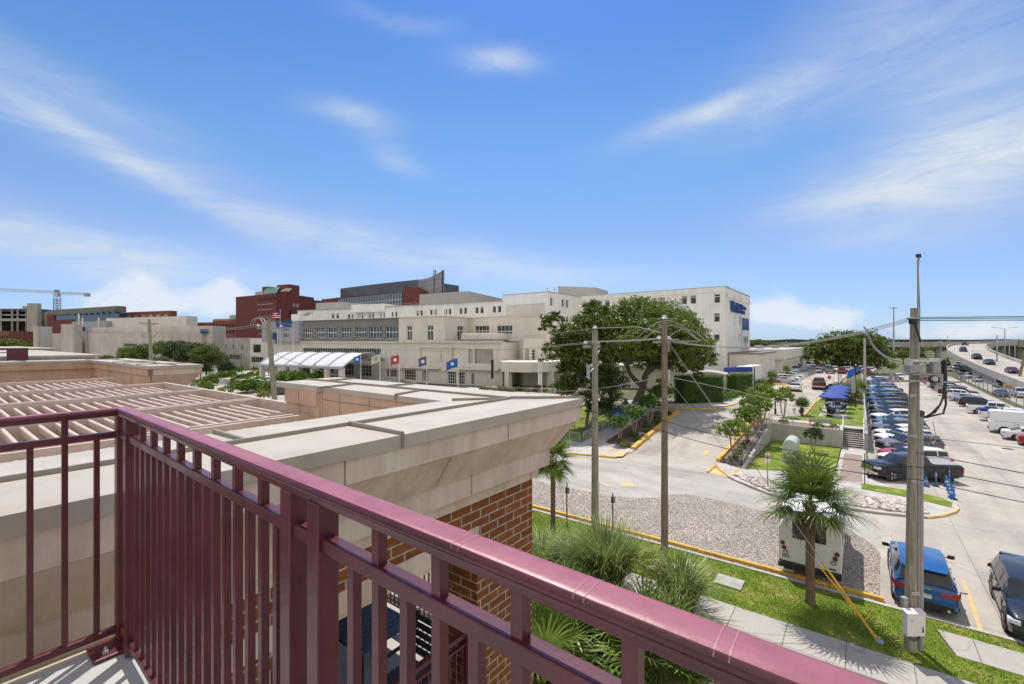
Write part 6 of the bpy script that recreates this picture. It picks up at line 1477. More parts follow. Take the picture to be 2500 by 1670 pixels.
woods('woods', 'dark belt of trees below the horizon right of the white block', -60, 60, 470, 560, 90, 1.8, 10, 21, 'oak_leaf')
woods('woods', 'distant tree line beyond the elevated highway', -200, 500, 600, 760, 150, 3.4, 12, 22)
woods('woods', 'distant tree line along the horizon at the left', -900, -350, 250, 420, 120, 2.6, 12, 23)
left=[(70, 250, 1.5, 'wide', 'dense green tree under the unfinished building'), (30, 230, 1.3, 'wide', 'tree at the far left edge below the unfinished building'), (110, 240, 1.3, 'wide', 'tree left of the end tower of the concrete hall'), (220, 130, .62, 'round', 'small tree left of the thin wooden pole'), (345, 150, 1.2, 'round', 'round tree above the wooden pole foot'), (300, 130, .7, 'round', 'low tree in front of the concrete hall'), (380, 135, .72, 'round', 'low bushy tree right of the leaning wooden pole'), (430, 145, 1.25, 'round', 'dark tree in the middle of the left row'), (470, 130, 1.2, 'round', 'dark tree right of the middle of the left row'), (505, 122, 1.2, 'round', 'dense dark tree closest to the grey slot window building'), (532, 128, .85, 'round', 'slim dark tree beside the slot window building'), (480, 165, 1.0, 'round', 'tree behind the dense dark ones near the hall end'), (552, 118, .62, 'round', 'small tree beside the blue parked car'), (578, 330, 1.4, 'wide', 'light green tree under the red brick tower'), (545, 310, 1.3, 'wide', 'light green tree left of the red brick tower'), (405, 175, 1.0, 'wide', 'spreading tree in front of the right part of the concrete hall'), (320, 160, .9, 'wide', 'wide tree behind the leaning wooden pole'), (450, 160, .95, 'wide', 'wide tree behind the middle of the left row'), (395, 128, .8, 'round', 'low round tree just above the cream roof block'), (490, 118, .75, 'round', 'low dark tree just right of the cream roof block'), (260, 175, .55, 'wide', 'tree at the foot of the concrete hall window band')]
for(u, D, s, k, lab) in left:
 p=W(u, D, 0); z=terr(p.x, p.y); gtree(k, 'broadleaf_tree', lab, (p.x, p.y, z), s, leaf='oak_leaf' if k=='round' and int(u)%2 else None)
def frond(quads, base, az, el, petiole, blade, rd, nseg=30, droop=.5, mi=0, fold=.35, w=.032):
 ca, sa=math.cos(az), math.sin(az)
 d=Vector((ca*math.cos(el), sa*math.cos(el), math.sin(el))); s=Vector((-sa, ca, 0)); up=s.cross(d)*-1
 if up.z<0:up=-up
 base=Vector(base); hub=base+d*petiole-Vector((0, 0, droop*petiole*.25))
 pw=s*.016
 quads.append(([base-pw*1.5, base+pw*1.5, hub+pw, hub-pw], mi))
 for i in range(nseg):
  f=(i/(nseg-1)-.5)*2; a=f*R(118)
  L=blade*(1-.30*abs(f)**1.6)*rd.uniform(.86, 1.08)
  dd=(d*math.cos(a)+s*math.sin(a)).normalized(); dd=(dd+up*fold*abs(math.sin(a))*.6).normalized()
  prev=hub+d*(1-abs(f))*blade*.12; sd=dd.cross(up).normalized(); g=droop*(1-.3*max(0, el))*rd.uniform(.7, 1.3)
  pts=[prev]; cur=dd.copy()
  for k in range(3):
   cur=(cur+Vector((0, 0, -g*(.12, .38, .85)[k]))).normalized(); prev=prev+cur*L/3; pts.append(prev)
  ws=[w*.5, w, w*.75, w*.1]
  for k in range(3):quads.append(([pts[k]-sd*ws[k], pts[k]+sd*ws[k], pts[k+1]+sd*ws[k+1], pts[k+1]-sd*ws[k+1]], mi))
def quads_to_mesh(name, quads, mats):
 V=np.array([[tuple(p) for p in q] for q, _ in quads]); return quads_mesh(name, V, None, np.array([m for _, m in quads]), mats)
def palm_crown(nf, petiole, blade, seed, dead=5, elmin=-.35, droop=.5, nseg=30, w=.032):
 rd=random.Random(seed); q=[]
 for i in range(nf):
  az=i*2.39996+rd.uniform(-.2, .2); f=i/nf; el=elmin+(1.45-elmin)*f**.9
  frond(q, (0, 0, .12*f), az, el, petiole*rd.uniform(.8, 1.15), blade*rd.uniform(.85, 1.1), rd, nseg, droop+rd.uniform(-.1, .15), w=w)
 for i in range(dead):frond(q, (0, 0, -.1), i*2.1+1, -1.15, petiole*.5, blade*.7, rd, 16, .7, 1, w=w)
 return quads_to_mesh('fronds', q, ['palm_leaf', 'palm_dead'])
def palm(name, label, loc, h, r, crown_me, seed=1, group=None, lean=(0, 0), boots=True, cat='palm'):
 root=empty(name, loc, random.Random(seed).uniform(0, 6), label, cat, group)
 t=MB(); pts=[]; rs=[]; n=26
 for i in range(n+1):
  f=i/n; pts.append((lean[0]*f*f, lean[1]*f*f, -.1+(h+.1)*f)); rs.append(r*(1.18-.25*min(1, f*6)+.06*(i%2))*(1.0+(.25 if f>.93 else 0)))
 t.tube(pts, rs, 14); t.build('trunk', 'palm_bark', root)
 if boots:
  b=MB(); rd=random.Random(seed)
  for i in range(34):
   a=i*2.4; z=h-.75+.75*i/34; d=Vector((math.cos(a), math.sin(a), 0)); s=Vector((-math.sin(a), math.cos(a), 0)); p=Vector((lean[0], lean[1], z))+d*r*.9
   b.add([p-s*.045, p+s*.045, p+d*.16+s*.022+Vector((0, 0, .2)), p+d*.16-s*.022+Vector((0, 0, .2)), p-s*.045-Vector((0, 0, .05)), p+s*.045-Vector((0, 0, .05))], [(0, 1, 2, 3), (4, 5, 2, 3)])
  b.build('boots', 'palm_dead', root)
 c=bpy.data.objects.new('fronds', crown_me); COL.objects.link(c); c.parent=root; c.location=(lean[0], lean[1], h)
 return root
pc1=palm_crown(34, .9, 1.22, 2, 7, w=.030, nseg=26);
pb=G(1978, 1472, .12); palm('sabal_palm', 'nearest sabal palm standing in the verge behind the white bus', (pb.x, pb.y, .1), 3.95, .165, pc1, 1)
pc2=palm_crown(28, .65, .95, 5, 8, elmin=-.8, w=.024)
pb=G(1350, 1293, .12); palm('sabal_palm', 'sabal palm beside the brick corner with hanging dead boots', (pb.x, pb.y, .1), 3.95, .135, pc2, 2)
pc3=palm_crown(22, .5, .8, 7, 2, elmin=.1, nseg=22)
pb=W(1958, 54.6, 1.6); palm('young_palm', 'young palm with upright fronds in the bed behind the retaining wall', (pb.x, pb.y, 1.6), 1.1, .13, pc3, 3)
pb=W(1866, 76, 1.6); palm('young_palm', 'palm in front of the beige annex beside the road', (pb.x, pb.y+8, 1.6), 2.4, .15, pc2, 4)
pb=W(1920, 105, 1.6); palm('young_palm', 'short palm by the low office building', (pb.x, pb.y, 1.6), 2.2, .15, pc2, 5)
pb=W(1610, 78, 1.6); palm('young_palm', 'small palm against the beige service building', (pb.x, pb.y, 1.6), 1.9, .13, pc3, 6)
for i, (u, D) in enumerate(((2078, 66), (2098, 72))):
 p=W(u, D, 1.6); palm('young_palm', ['bushy palm behind the dark flag pole', 'bushy palm beside the concrete lamp pole'][i], (p.x, p.y, 1.6), 1.2, .14, pc1, 7+i, boots=False)
MT['turf']=leaf_mat('turf_blade', (.14, .21, .02), (.20, .275, .03), (.30, .32, .06), rough=.7, trans=.25)
o=bpy.data.objects.new('grass_blades', quads_mesh('grass_blades', GRASS_BLADES, 'turf')); COL.objects.link(o); tag(o, 'short ragged grass blades of the verge beside the footpath', 'grass', kind='stuff')
def grass_clump(n, L, wd, seed, arch=.9, r0=.35):
 rd=random.Random(seed); q=[]
 for i in range(n):
  a=rd.uniform(0, 6.283); rr=rd.uniform(0, r0); b=Vector((rr*math.cos(a), rr*math.sin(a), 0)); az=a+rd.uniform(-.7, .7); d=Vector((math.cos(az), math.sin(az), 0)); s=Vector((-d.y, d.x, 0)); Lb=L*rd.uniform(.55, 1.1)
  t=rd.uniform(.05, .55); cur=(Vector((0, 0, 1))+d*t).normalized(); p=b; k_=arch*rd.uniform(.4, 1.5); ns=6; w=wd*rd.uniform(.7, 1.2)
  for k in range(ns):
   w0=w*(1-(k/ns)**2); w1=w*(1-((k+1)/ns)**2)+.001; cur=(cur+(d*.5-Vector((0, 0, 1))*.75)*k_*(k/ns)*.42).normalized(); p2=p+cur*Lb/ns
   q.append(([p-s*w0, p+s*w0, p2+s*w1, p2-s*w1], 0)); p=p2
 return q
gm=quads_to_mesh('leaves', grass_clump(1500, 3.1, .024, 3, .95, .6), ['blade']); gm2=quads_to_mesh('leaves', grass_clump(800, 2.3, .024, 4, 1.35, .45), ['blade'])
def clump(name, label, loc, me, s=1, rz=0, cat='plant', group=None):
 o=bpy.data.objects.new(name, me); COL.objects.link(o); o.location=loc; o.rotation_euler=(0, 0, rz); o.scale=(s, s, s) if not isinstance(s, tuple) else s; tag(o, label, cat, group); return o
p=W(1475, 19.2, .06); clump('ornamental_grass', 'tallest fountain of grass blades between the two wooden poles', (p.x, p.y, .06), gm, 1.02)
p=W(1400, 19.8, .06); clump('ornamental_grass', 'arching grass clump left of the tallest one near the brick corner', (p.x, p.y, .06), gm2, 1.0, 1)
p=W(1325, 20.3, .06); clump('ornamental_grass', 'pale arching grass clump touching the brick corner', (p.x, p.y, .06), gm2, .95, 2.5)
p=W(1662, 17.8, .06); clump('ornamental_grass', 'loose grass clump above the handrail right of the tallest one', (p.x, p.y, .06), gm2, 1.05, 4)
tw_=tree('twiggy_shrub', 'half bare yellowish shrub between the grass clumps above the handrail', (W(1585, 18.2).x, W(1585, 18.2).y, .06), [(0, 0, 1.3, .9, .9, .6), (.4, -.2, 1.8, .6, .6, .5), (-.5, .2, 1.6, .5, .5, .4)], 900, .10, 'yel_leaf', [((0, 0, 0), (.1, 0, .7), .04, .03), ((0, 0, 0), (-.3, .1, .8), .035, .02), ((0, 0, 0), (.4, -.1, .9), .035, .02)], 'palm_bark', cat='shrub', seed=31)
pf=palm_crown(14, .75, .75, 11, 0, elmin=.05, nseg=26, w=.026)
for i, (u, D, s, z) in enumerate(((1345, 14.6, 1.15, .9), (1400, 15.4, 1.0, .8), (1620, 13.6, 1.1, .7), (1560, 14.2, .95, .8), (1480, 14.8, .9, .5), (1700, 12.9, 1.0, .6), (1330, 13.0, 1.1, .6), (1290, 16.8, 1.0, .6))):
 p=W(u, D); clump('palmetto', ['dwarf palmetto seen between the rails right of the brick corner', 'dwarf palmetto with glossy fans below the arching grass', 'dwarf palmetto under the lower right of the handrail', 'dwarf palmetto beside the one under the handrail', 'dwarf palmetto in the shade between two balusters', 'rightmost dwarf palmetto under the handrail', 'lowest dwarf palmetto below the middle rail', 'dwarf palmetto at the foot of the brick corner'][i], (p.x, p.y, .06+z), pf, s*1.45, i*1.3, group='dwarf palmettos in the bed below the balcony')
hs=quads_mesh('leaves', crown_quads([(0, 0, .55, .9, .9, .6), (.7, .3, .5, .6, .6, .5), (-.7, -.2, .5, .6, .6, .5)], 3000, .10, 41), 'hedge')
ls=quads_mesh('leaves', crown_quads([(0, 0, .5, .8, .8, .55), (.6, .3, .45, .5, .5, .4), (-.6, -.2, .45, .5, .5, .4), (0, .2, .9, .5, .5, .35)], 2200, .16, 42, up=.2), 'lite_leaf')
ys=quads_mesh('leaves', crown_quads([(0, 0, .5, .7, .7, .5)], 1500, .16, 43, up=.2), 'yel_leaf')
SH={'h':hs, 'l':ls, 'y':ys}
def shrub(k, label, loc, s=1.0, rz=None, group=None):
 return clump('shrub', label, loc, SH[k], s, random.uniform(0, 6) if rz is None else rz, 'shrub', group)
for i, (u, D) in enumerate(((1425, 15.8), (1465, 16.2), (1505, 15.6), (1540, 14.9), (1440, 13.6), (1380, 13.2), (1590, 15.0), (1340, 17.3), (1500, 13))):
 p=W(u, D); shrub('hhlhllhlh'[i], ['olive shrub left of the grass stems below the handrail', 'dense shrub under the tallest grass', 'light leaved shrub under the tallest grass', 'dense shrub right of the grass stems', 'shrub low between two balusters', 'shrub next to the lowest palmetto', 'dense shrub under the twiggy one', 'light shrub below the arching grass at the brick corner', 'dense shrub behind the short balusters'][i], (p.x, p.y, .06), 1.25, group='shrubs in the bed below the balcony')
for i, (x, y, s, lab) in enumerate(((-8.75, 43.6, .98, 'crape myrtle at the low end of the bed right of the drive'), (-8.6, 48.4, 1.02, 'crape myrtle in the middle of the bed right of the drive'), (-8.4, 52.0, 1.2, 'tall crape myrtle near the top of the bed right of the drive'), (-8.4, 55.4, 1.25, 'crape myrtle at the top corner of the bed right of the drive'), (-18.9, 46.0, .95, 'crape myrtle low in the dark bed left of the drive'), (-19.0, 50.5, 1.0, 'crape myrtle halfway up the dark bed left of the drive'), (-19.1, 55.0, 1.1, 'crape myrtle high in the dark bed left of the drive'), (-19.4, 43.4, .8, 'lowest crape myrtle in the dark bed left of the drive'))):
 gtree('small', 'crape_myrtle', lab, (x, y, terr(x, y)+.08), s, i*1.1, 'crape myrtles along the drive', leaf='hedge' if i>3 else None)
p=W(1913, 53.6, 1.6); gtree('small', 'crape_myrtle', 'hard pruned crape myrtle with thick stems behind the retaining wall', (p.x, p.y, 1.6), (.85, .85, 1.05))
p=G(1987, 1104, .12); gtree('small', 'young_tree', 'small round young tree alone on the lower lawn', (p.x, p.y, .12), (.62, .62, .68), leaf='dark_leaf')
p=G(1943, 1150, .12); gtree('small', 'young_tree', 'low young tree in front of the pale green cabinet', (p.x, p.y, .12), (.72, .72, .42), leaf='oak_leaf')
for i in range(12):
 x=-18.7+.5*((i*5)%3-1); y=43.2+i*1.15; shrub('h', 'low green plant, '+ORD[i]+' going up the dark bed left of the drive', (x, y, terr(x, y)+.08), .42, group='low plants in the dark bed left of the drive')
for i in range(6):
 x=-8.7+.2*(i%2); y=42.8+i*1.0; shrub('h', 'low silvery plant, '+ORD[i]+' going up the bed right of the drive', (x, y, terr(x, y)+.08), .40, group='low plants in the bed right of the drive')
for i, (x, y, k, lab) in enumerate(((-18.4, 41.9, 'y', 'yellow green shrub beside the painted ramp'), (-24.5, 38.6, 'l', 'light shrub under the left palm'), (-23, 38.9, 'y', 'yellow shrub under the left palm'), (-6.5, 56.4, 'h', 'tiny shrub at the left end of the mulch bed'), (-3.4, 56.3, 'l', 'small shrub in front of the bench'), (-2.1, 56.4, 'y', 'small reddish shrub near the stair rail'), (-1.8, 84, 'y', 'yellow shrub beside the dark flag pole'), (-.6, 85, 'y', 'yellow shrub at the foot of the concrete lamp pole'), (-3.5, 85, 'l', 'light shrub behind the umbrellas'), (-2.6, 90, 'l', 'light shrub farther behind the umbrellas'), (-1.5, 95, 'h', 'dense shrub at the end of the upper lawn'), (-3, 100, 'h', 'dense shrub on the roadside strip'), (-16.2, 92, 'y', 'flowering shrub by the road left of the white car'), (-15.5, 97, 'h', 'dark shrub by the road left of the white car'), (-15, 101, 'y', 'second flowering shrub by the road'))):
 shrub(k, lab, (x, y, terr(x, y)+.1), .55 if y<60 else 1.5)
def hedge(name, label, loc, rz, lx, ly, lz, n, leaf='hedge', size=.13):
 root=empty(name, loc, rz, label, 'hedge'); r=np.random.default_rng(n)
 P=r.uniform(-1, 1, (n, 3)); ax=r.integers(0, 3, n); sg=r.choice([-1, 1], n); P[np.arange(n), ax]=sg*r.uniform(.9, 1.03, n)
 P=P*np.array([lx/2, ly/2, lz/2])+np.array([0, 0, lz/2]); N=np.zeros((n, 3)); N[np.arange(n), ax]=sg; N+=r.normal(size=(n, 3))*.6; N/=np.linalg.norm(N, axis=1)[:, None]
 t=np.cross(N, r.normal(size=(n, 3))); t/=np.linalg.norm(t, axis=1)[:, None]; b=np.cross(N, t); s=size*r.uniform(.6, 1.4, n)[:, None]; P+=r.normal(size=(n, 3))*.05
 V=np.stack([P-t*s*.5, P+b*s*.35, P+t*s*.5, P-b*s*.35], 1); o=bpy.data.objects.new('foliage', quads_mesh('foliage', V, leaf)); COL.objects.link(o); o.parent=root
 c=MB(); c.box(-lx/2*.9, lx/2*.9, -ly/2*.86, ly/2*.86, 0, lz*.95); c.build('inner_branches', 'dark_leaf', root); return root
a_, b_=GT(1662, 987), GT(1753, 984)
mid=(a_+b_)/2; ang=math.atan2(b_.y-a_.y, b_.x-a_.x); hedge('hedge', 'large square clipped hedge in front of the generator shed', (mid.x-.4, mid.y+1.0, 1.6), ang, (b_-a_).length+.3, 2.6, 3.9, 26000)
p=GT(1806, 962); hedge('hedge', 'tall narrow clipped hedge beside the white trailer', (p.x, p.y, 1.6), R(70), 5.0, 1.8, 3.4, 12000)
for i in range(8):
 p=GT(1763+i*5.4, 981-i*2.1); shrub('h', 'small round clipped bush, '+ORD[i]+' along the kerb between the two hedges', (p.x, p.y, 1.6), .95, group='round bushes between the hedges')
for i in range(14):
 u=1180+i*13.5; p=W(u, 82-(i%3)); shrub('lhy'[i%3], 'low bush, '+ORD[i]+' from the left along the hospital kerb wall', (p.x, p.y, 1.6), .9, group='low bushes along the hospital kerb wall')
for i in range(16):
 u=690+i*5.8; p=W(u, 96+(i*7%5)); shrub('l', 'leafy bush, '+ORD[i]+' from the left in front of the drop off canopy', (p.x, p.y, 2.0), (1.9, 1.9, 2.0), group='bushes in front of the drop off canopy')
pts=[(470, 905, 'y', 1.3), (478, 925, 'y', 1.2), (505, 900, 'l', 1.6), (515, 930, 'l', 2.6), (530, 920, 'h', 2.4), (548, 905, 'l', 2.2), (560, 918, 'l', 2.4), (575, 900, 'l', 1.9), (592, 895, 'l', 1.5), (610, 910, 'y', 1.4), (622, 893, 'y', 1.3), (600, 930, 'l', 2.8), (615, 945, 'l', 2.8), (635, 945, 'h', 2.6), (650, 950, 'l', 2.2), (585, 948, 'l', 2.4), (642, 965, 'y', 1.6), (480, 938, 'h', 1.4), (500, 945, 'l', 1.9), (540, 950, 'y', 1.2), (570, 935, 'h', 1.3), (630, 915, 'l', 2.0)]
for i, (u, v, k, s) in enumerate(pts):
 p=GT(u, v+12); shrub(k, {'y':'yellowish', 'l':'bright green', 'h':'dark green'}[k]+' shrub, '+ORD[sorted(q[0] for q in pts if q[2]==k).index(u)]+' of its colour from the left beyond the trellis', (p.x, p.y, p.z), s, group='shrubs in the planted forecourt')
for i, (u, v) in enumerate(((200, 870), (240, 862), (275, 868), (310, 872), (335, 870), (360, 872), (395, 872))):
 p=GT(u, v+16); palm('young_palm', 'clumping palm, '+ORD[i]+' from the left behind the cream roof edge', (p.x, p.y, p.z), 2.6+.3*(i%3), .16, pc1, 20+i, 'clumping palms at the left', boots=False)
# ================================================================== VEHICLES (local +x is forward)
KINDS={'sedan':dict(L=4.75, w=.91, wr=.335, wx=1.40, body=[(2.37, .60, .30, .56), (2.33, .78, .24, .66), (2.15, .87, .20, .74), (1.5, .91, .19, .85), (1.0, .915, .19, .93), (0, .92, .19, .95), (-1.3, .915, .19, .98), (-1.9, .90, .20, 1.02), (-2.2, .86, .24, 1.0), (-2.34, .76, .30, .92), (-2.37, .66, .36, .80)], cab=[(1.12, .80, .78, .92, .935), (.30, .84, .62, .95, 1.36), (-.35, .85, .63, .96, 1.44), (-1.0, .84, .61, .97, 1.38), (-1.75, .80, .76, .99, 1.02)]), 'suv':dict(L=4.8, w=.95, wr=.37, wx=1.42, body=[(2.40, .68, .34, .74), (2.36, .84, .28, .88), (2.15, .91, .24, .98), (1.5, .94, .23, 1.05), (1.05, .95, .23, 1.10), (0, .955, .23, 1.10), (-1.3, .95, .23, 1.12), (-2.0, .94, .24, 1.13), (-2.3, .90, .28, 1.10), (-2.39, .82, .34, 1.02), (-2.42, .74, .40, .92)], cab=[(1.20, .84, .80, 1.09, 1.10), (.45, .88, .68, 1.10, 1.58), (-.4, .89, .70, 1.11, 1.69), (-1.5, .885, .69, 1.12, 1.68), (-2.02, .87, .67, 1.12, 1.61), (-2.36, .83, .76, 1.10, 1.14)]), 'pickup':dict(L=5.75, w=.99, wr=.41, wx=1.78, body=[(2.86, .76, .44, .92), (2.80, .92, .38, 1.05), (2.55, .97, .36, 1.14), (1.9, .99, .36, 1.20), (1.25, 1.0, .36, 1.24), (0, 1.0, .36, 1.24), (-.98, 1.0, .36, 1.24), (-1.0, 1.0, .36, 1.28), (-2.0, 1.0, .38, 1.28), (-2.80, .98, .44, 1.27), (-2.86, .95, .48, 1.24)], cab=[(1.55, .86, .82, 1.22, 1.235), (.95, .90, .72, 1.24, 1.78), (.2, .91, .74, 1.24, 1.88), (-.65, .90, .73, 1.24, 1.84), (-.96, .88, .78, 1.24, 1.28)]), 'van':dict(L=5.6, w=1.02, wr=.37, wx=1.75, body=[(2.78, .75, .34, .80), (2.72, .92, .28, .98), (2.45, .99, .26, 1.12), (2.0, 1.01, .26, 1.28), (1.2, 1.02, .26, 1.34), (-2.6, 1.02, .26, 1.34), (-2.78, 1.0, .30, 1.34), (-2.80, .98, .34, 1.3)], cab=[(2.15, .92, .86, 1.26, 1.28), (1.40, .99, .86, 1.33, 2.15), (.6, 1.01, .88, 1.33, 2.42), (-2.55, 1.01, .88, 1.33, 2.42), (-2.78, .99, .90, 1.33, 2.30)]), }
def loft(sections, mb_pick, smooth=True):
 """sections: list of half rings [(y,z),...] with x; mirrored; mb_pick(i,j,side) -> MB or None"""
 for i in range(len(sections)-1):
  (xa, A), (xb, B)=sections[i], sections[i+1]
  for j in range(len(A)-1):
   for sg in(1, -1):
    mb=mb_pick(i, j, sg)
    if mb is None:continue
    q=[(xa, A[j][0]*sg, A[j][1]), (xb, B[j][0]*sg, B[j][1]), (xb, B[j+1][0]*sg, B[j+1][1]), (xa, A[j+1][0]*sg, A[j+1][1])]
    if sg<0:q=q[::-1]
    mb.add(q, [(0, 1, 2, 3)], 0, smooth)
def weld(o):
 bm=bmesh.new(); bm.from_mesh(o.data); bmesh.ops.remove_doubles(bm, verts=bm.verts[:], dist=.002); bmesh.ops.recalc_face_normals(bm, faces=bm.faces[:]); bm.to_mesh(o.data); bm.free()
 for p in o.data.polygons:p.use_smooth=True
 o.data.set_sharp_from_angle(angle=R(32)); return o
CARMESH={}
def car_meshes(kind):
 if kind in CARMESH:return CARMESH[kind]
 K=KINDS[kind]; parts=[]
 body=MB(); secs=[]
 for x, w, zb, zt in K['body']:
  h=zt-zb
  secs.append((x, [(0, zb), (w*.88, zb), (w*.985, zb+.07), (w, zb+h*.35), (w*.985, zb+h*.62), (w*.955, zt-.07), (w*.90, zt-.015), (w*.80, zt+.005), (w*.4, zt+.03), (0, zt+.035)]))
 loft(secs, lambda i, j, s:body)
 for idx in(0, -1):
  x, ring=secs[idx]; pts=[(x, y, z) for y, z in ring]+[(x, -y, z) for y, z in ring[-2:0:-1]]; body.add(pts, [tuple(range(len(pts)))], 0)
 glass_f, glass_r, side=MB(), MB(), {1:MB(), -1:MB()}
 cs=[]
 for x, wb, wr, zb, zr in K['cab']:
  h=zr-zb; cs.append((x, [(wb, zb-.01), (wb-(wb-wr)*.12, zb+h*.10), (wb-(wb-wr)*.82, zb+h*.80), (wr, zr-h*.05), (wr*.82, zr+.005*(h>.1)), (0, zr+.03*(h>.1))]))
 nC=len(cs)
 def pick(i, j, s):
  if i==0:return glass_f if j>=2 or False else body
  if i==nC-2 and kind in('sedan', 'suv', 'pickup'):return glass_r if j>=3 or(kind=='sedan' and j>=2) else body
  if j==1 and kind!='van':return side[s]
  if j==1 and kind=='van' and i==1:return side[s]
  return body
 loft(cs, pick)
 for x in({'sedan':(-.32,), 'suv':(-.15, -1.25), 'pickup':(.12,), 'van':()}[kind]):
  i=max(k for k in range(nC) if cs[k][0]>=x); a, b=cs[i], cs[min(i+1, nC-1)]; f=(a[0]-x)/max(.01, a[0]-b[0])
  for sg in(1, -1):
   P=[tuple(np.array(a[1][j])*(1-f)+np.array(b[1][j])*f) for j in(1, 2)]
   body.add([(x-.04, P[0][0]*sg+.006*sg, P[0][1]), (x+.04, P[0][0]*sg+.006*sg, P[0][1]), (x+.04, P[1][0]*sg+.006*sg, P[1][1]), (x-.04, P[1][0]*sg+.006*sg, P[1][1])], [(0, 1, 2, 3)])
 if kind=='pickup':
  pass
 parts.append(('body', body, 'paint')); parts.append(('windshield', glass_f, 'glass')); parts.append(('side_window', side[1], 'glass')); parts.append(('side_window', side[-1], 'glass'))
 if glass_r.v:parts.append(('rear_window', glass_r, 'glass'))
 x0=K['body'][0][0]; x1=K['body'][-1][0]; zb=K['body'][3][2]; ztf=K['body'][1][3]; w=K['w']
 g=MB(); tall=kind in('pickup',); g.box(x0-.06, x0+.012, -w*.52, w*.52, zb+.22, ztf-.10)
 parts.append(('grille', g, 'black'))
 if kind=='pickup':
  g=MB();
  for z in(.80, .68, .92):g.box(x0+.0, x0+.03, -w*.55, w*.55, z-.018, z+.018)
  g.box(x0-.1, x0+.06, -w*.93, w*.93, .44, .62); parts.append(('front_bumper', g, 'chrome'))
  g=MB(); g.box(x1-.06, x1+.1, -w*.93, w*.93, .50, .66); parts.append(('rear_bumper', g, 'chrome'))
  g=MB(); g.box(-2.72, -1.06, -.82, .82, 1.285, 1.33); parts.append(('bed_cover', g, 'rubber'))
 for s in(1, -1):
  g=MB(); xa, xb_=K['body'][1][0], K['body'][2][0]; zl=ztf-.07
  ya, yb=K['body'][0][1], K['body'][2][1]
  g.obox(((x0+xb_)/2+.03, s*(ya+yb)/2*1.0, zl-.05), (.13, -s*.09 if False else 0, 0), (-.05, s*.14, 0), (0, 0, .065)); parts.append(('headlight', g, 'clear_lens'))
  g=MB(); zt=K['body'][-2][3]; yb=K['body'][-2][1]
  if kind=='van':g.box(x1-.012, x1+.06, s*.84-.07, s*.84+.07, .85, 1.25)
  elif kind=='pickup':g.box(x1-.012, x1+.10, s*.90-.07, s*.90+.085, .80, 1.18)
  elif kind=='suv':g.add([(x1-.03, s*.40, zt-.15), (x1-.03, s*.40, zt-.07), (x1+.015, s*.86, zt-.03), (x1+.34, s*.975, zt+.0), (x1+.32, s*.985, zt-.14), (x1+.0, s*.88, zt-.22)], [(0, 1, 2, 5), (5, 2, 3, 4)])
  else:g.box(x1+.0, x1+.14, s*.68-.17, s*.68+.14, zt-.16, zt-.04)
  parts.append(('taillight', g, 'red_lens'))
  g=MB(); cx=K['cab'][0][0]-.28; cz=K['cab'][0][3]+.10; g.obox((cx, s*(w+.11), cz), (.05, .02*s, 0), (0, .10, 0), (0, 0, .065)); g.beam((cx, s*w*.92, cz-.04), (cx, s*(w+.06), cz-.02), .04, .03); parts.append(('mirror', g, 'black'))
  for hx in((.25, -.75) if kind!='pickup' else(.75, -.35)):
   g=MB(); g.box(hx-.09, hx+.09, s*w-.01*s, s*(w+.02), K['cab'][0][3]-.16, K['cab'][0][3]-.13) if s>0 else g.box(hx-.09, hx+.09, -(w+.02), -w+.01, K['cab'][0][3]-.16, K['cab'][0][3]-.13); parts.append(('door_handle', g, 'black'))
 g=MB()
 for s in(1, -1):
  g.box(x1+.35, x0-.4, min(s*w*.99, s*(w+.008)), max(s*w*.99, s*(w+.008)), zb+.03, zb+.13)
 g.box(x1-.015, x1+.2, -w*.80, w*.80, zb+.07, zb+.26); g.box(x0-.3, x0+.015, -w*.74, w*.74, zb+.03, zb+.15)
 parts.append(('lower_trim', g, 'black'))
 g=MB(); zbelt=K['cab'][0][3]
 for x in{'sedan':(.95, -.3, -1.35), 'suv':(1.05, -.15, -1.25), 'pickup':(1.3, .12, -.92, -1.0), 'van':(1.3, .35, -.95)}[kind]:
  for s in(1, -1):g.box(x-.006, x+.006, min(s*(w-.02), s*(w+.003)), max(s*(w-.02), s*(w+.003)), zb+.15, zbelt-.09)
 parts.append(('door_seams', g, 'black'))
 g=MB(); zp=(zb+K['body'][-2][3])/2+.1; g.box(x1-.02, x1+.0, -.155, .155, zp-.08, zp+.08) if kind!='pickup' else g.box(x1-.07, x1-.055, -.155, .155, .55, .66); parts.append(('license_plate', g, 'plate'))
 if kind=='suv':
  g=MB(); g.add([(-1.9, -.66, 1.655), (-1.9, .66, 1.655), (-2.22, .62, 1.615), (-2.22, -.62, 1.615), (-1.9, -.66, 1.60), (-1.9, .66, 1.60), (-2.22, .62, 1.585), (-2.22, -.62, 1.585)], [(0, 1, 2, 3), (7, 6, 5, 4), (3, 2, 6, 7), (1, 5, 6, 2), (0, 3, 7, 4)]); parts.append(('roof_spoiler', g, 'paint'))
 wheels=[]
 wt=MB(); r=K['wr'];
 prof=[(r*.62, -.11), (r*.93, -.115), (r, -.08), (r, .08), (r*.93, .115), (r*.62, .11)]
 n=22; vs=[]; fs=[]
 for rr, y in prof:
  for k in range(n):a=2*math.pi*k/n; vs.append((rr*math.cos(a), y, rr*math.sin(a)))
 for i in range(len(prof)-1):
  for k in range(n):fs.append((i*n+k, i*n+(k+1)%n, (i+1)*n+(k+1)%n, (i+1)*n+k))
 wt.add(vs, fs, 0, True)
 rm=MB(); rm.tube([(0, -.06, 0), (0, .06, 0)], r*.64, 20)
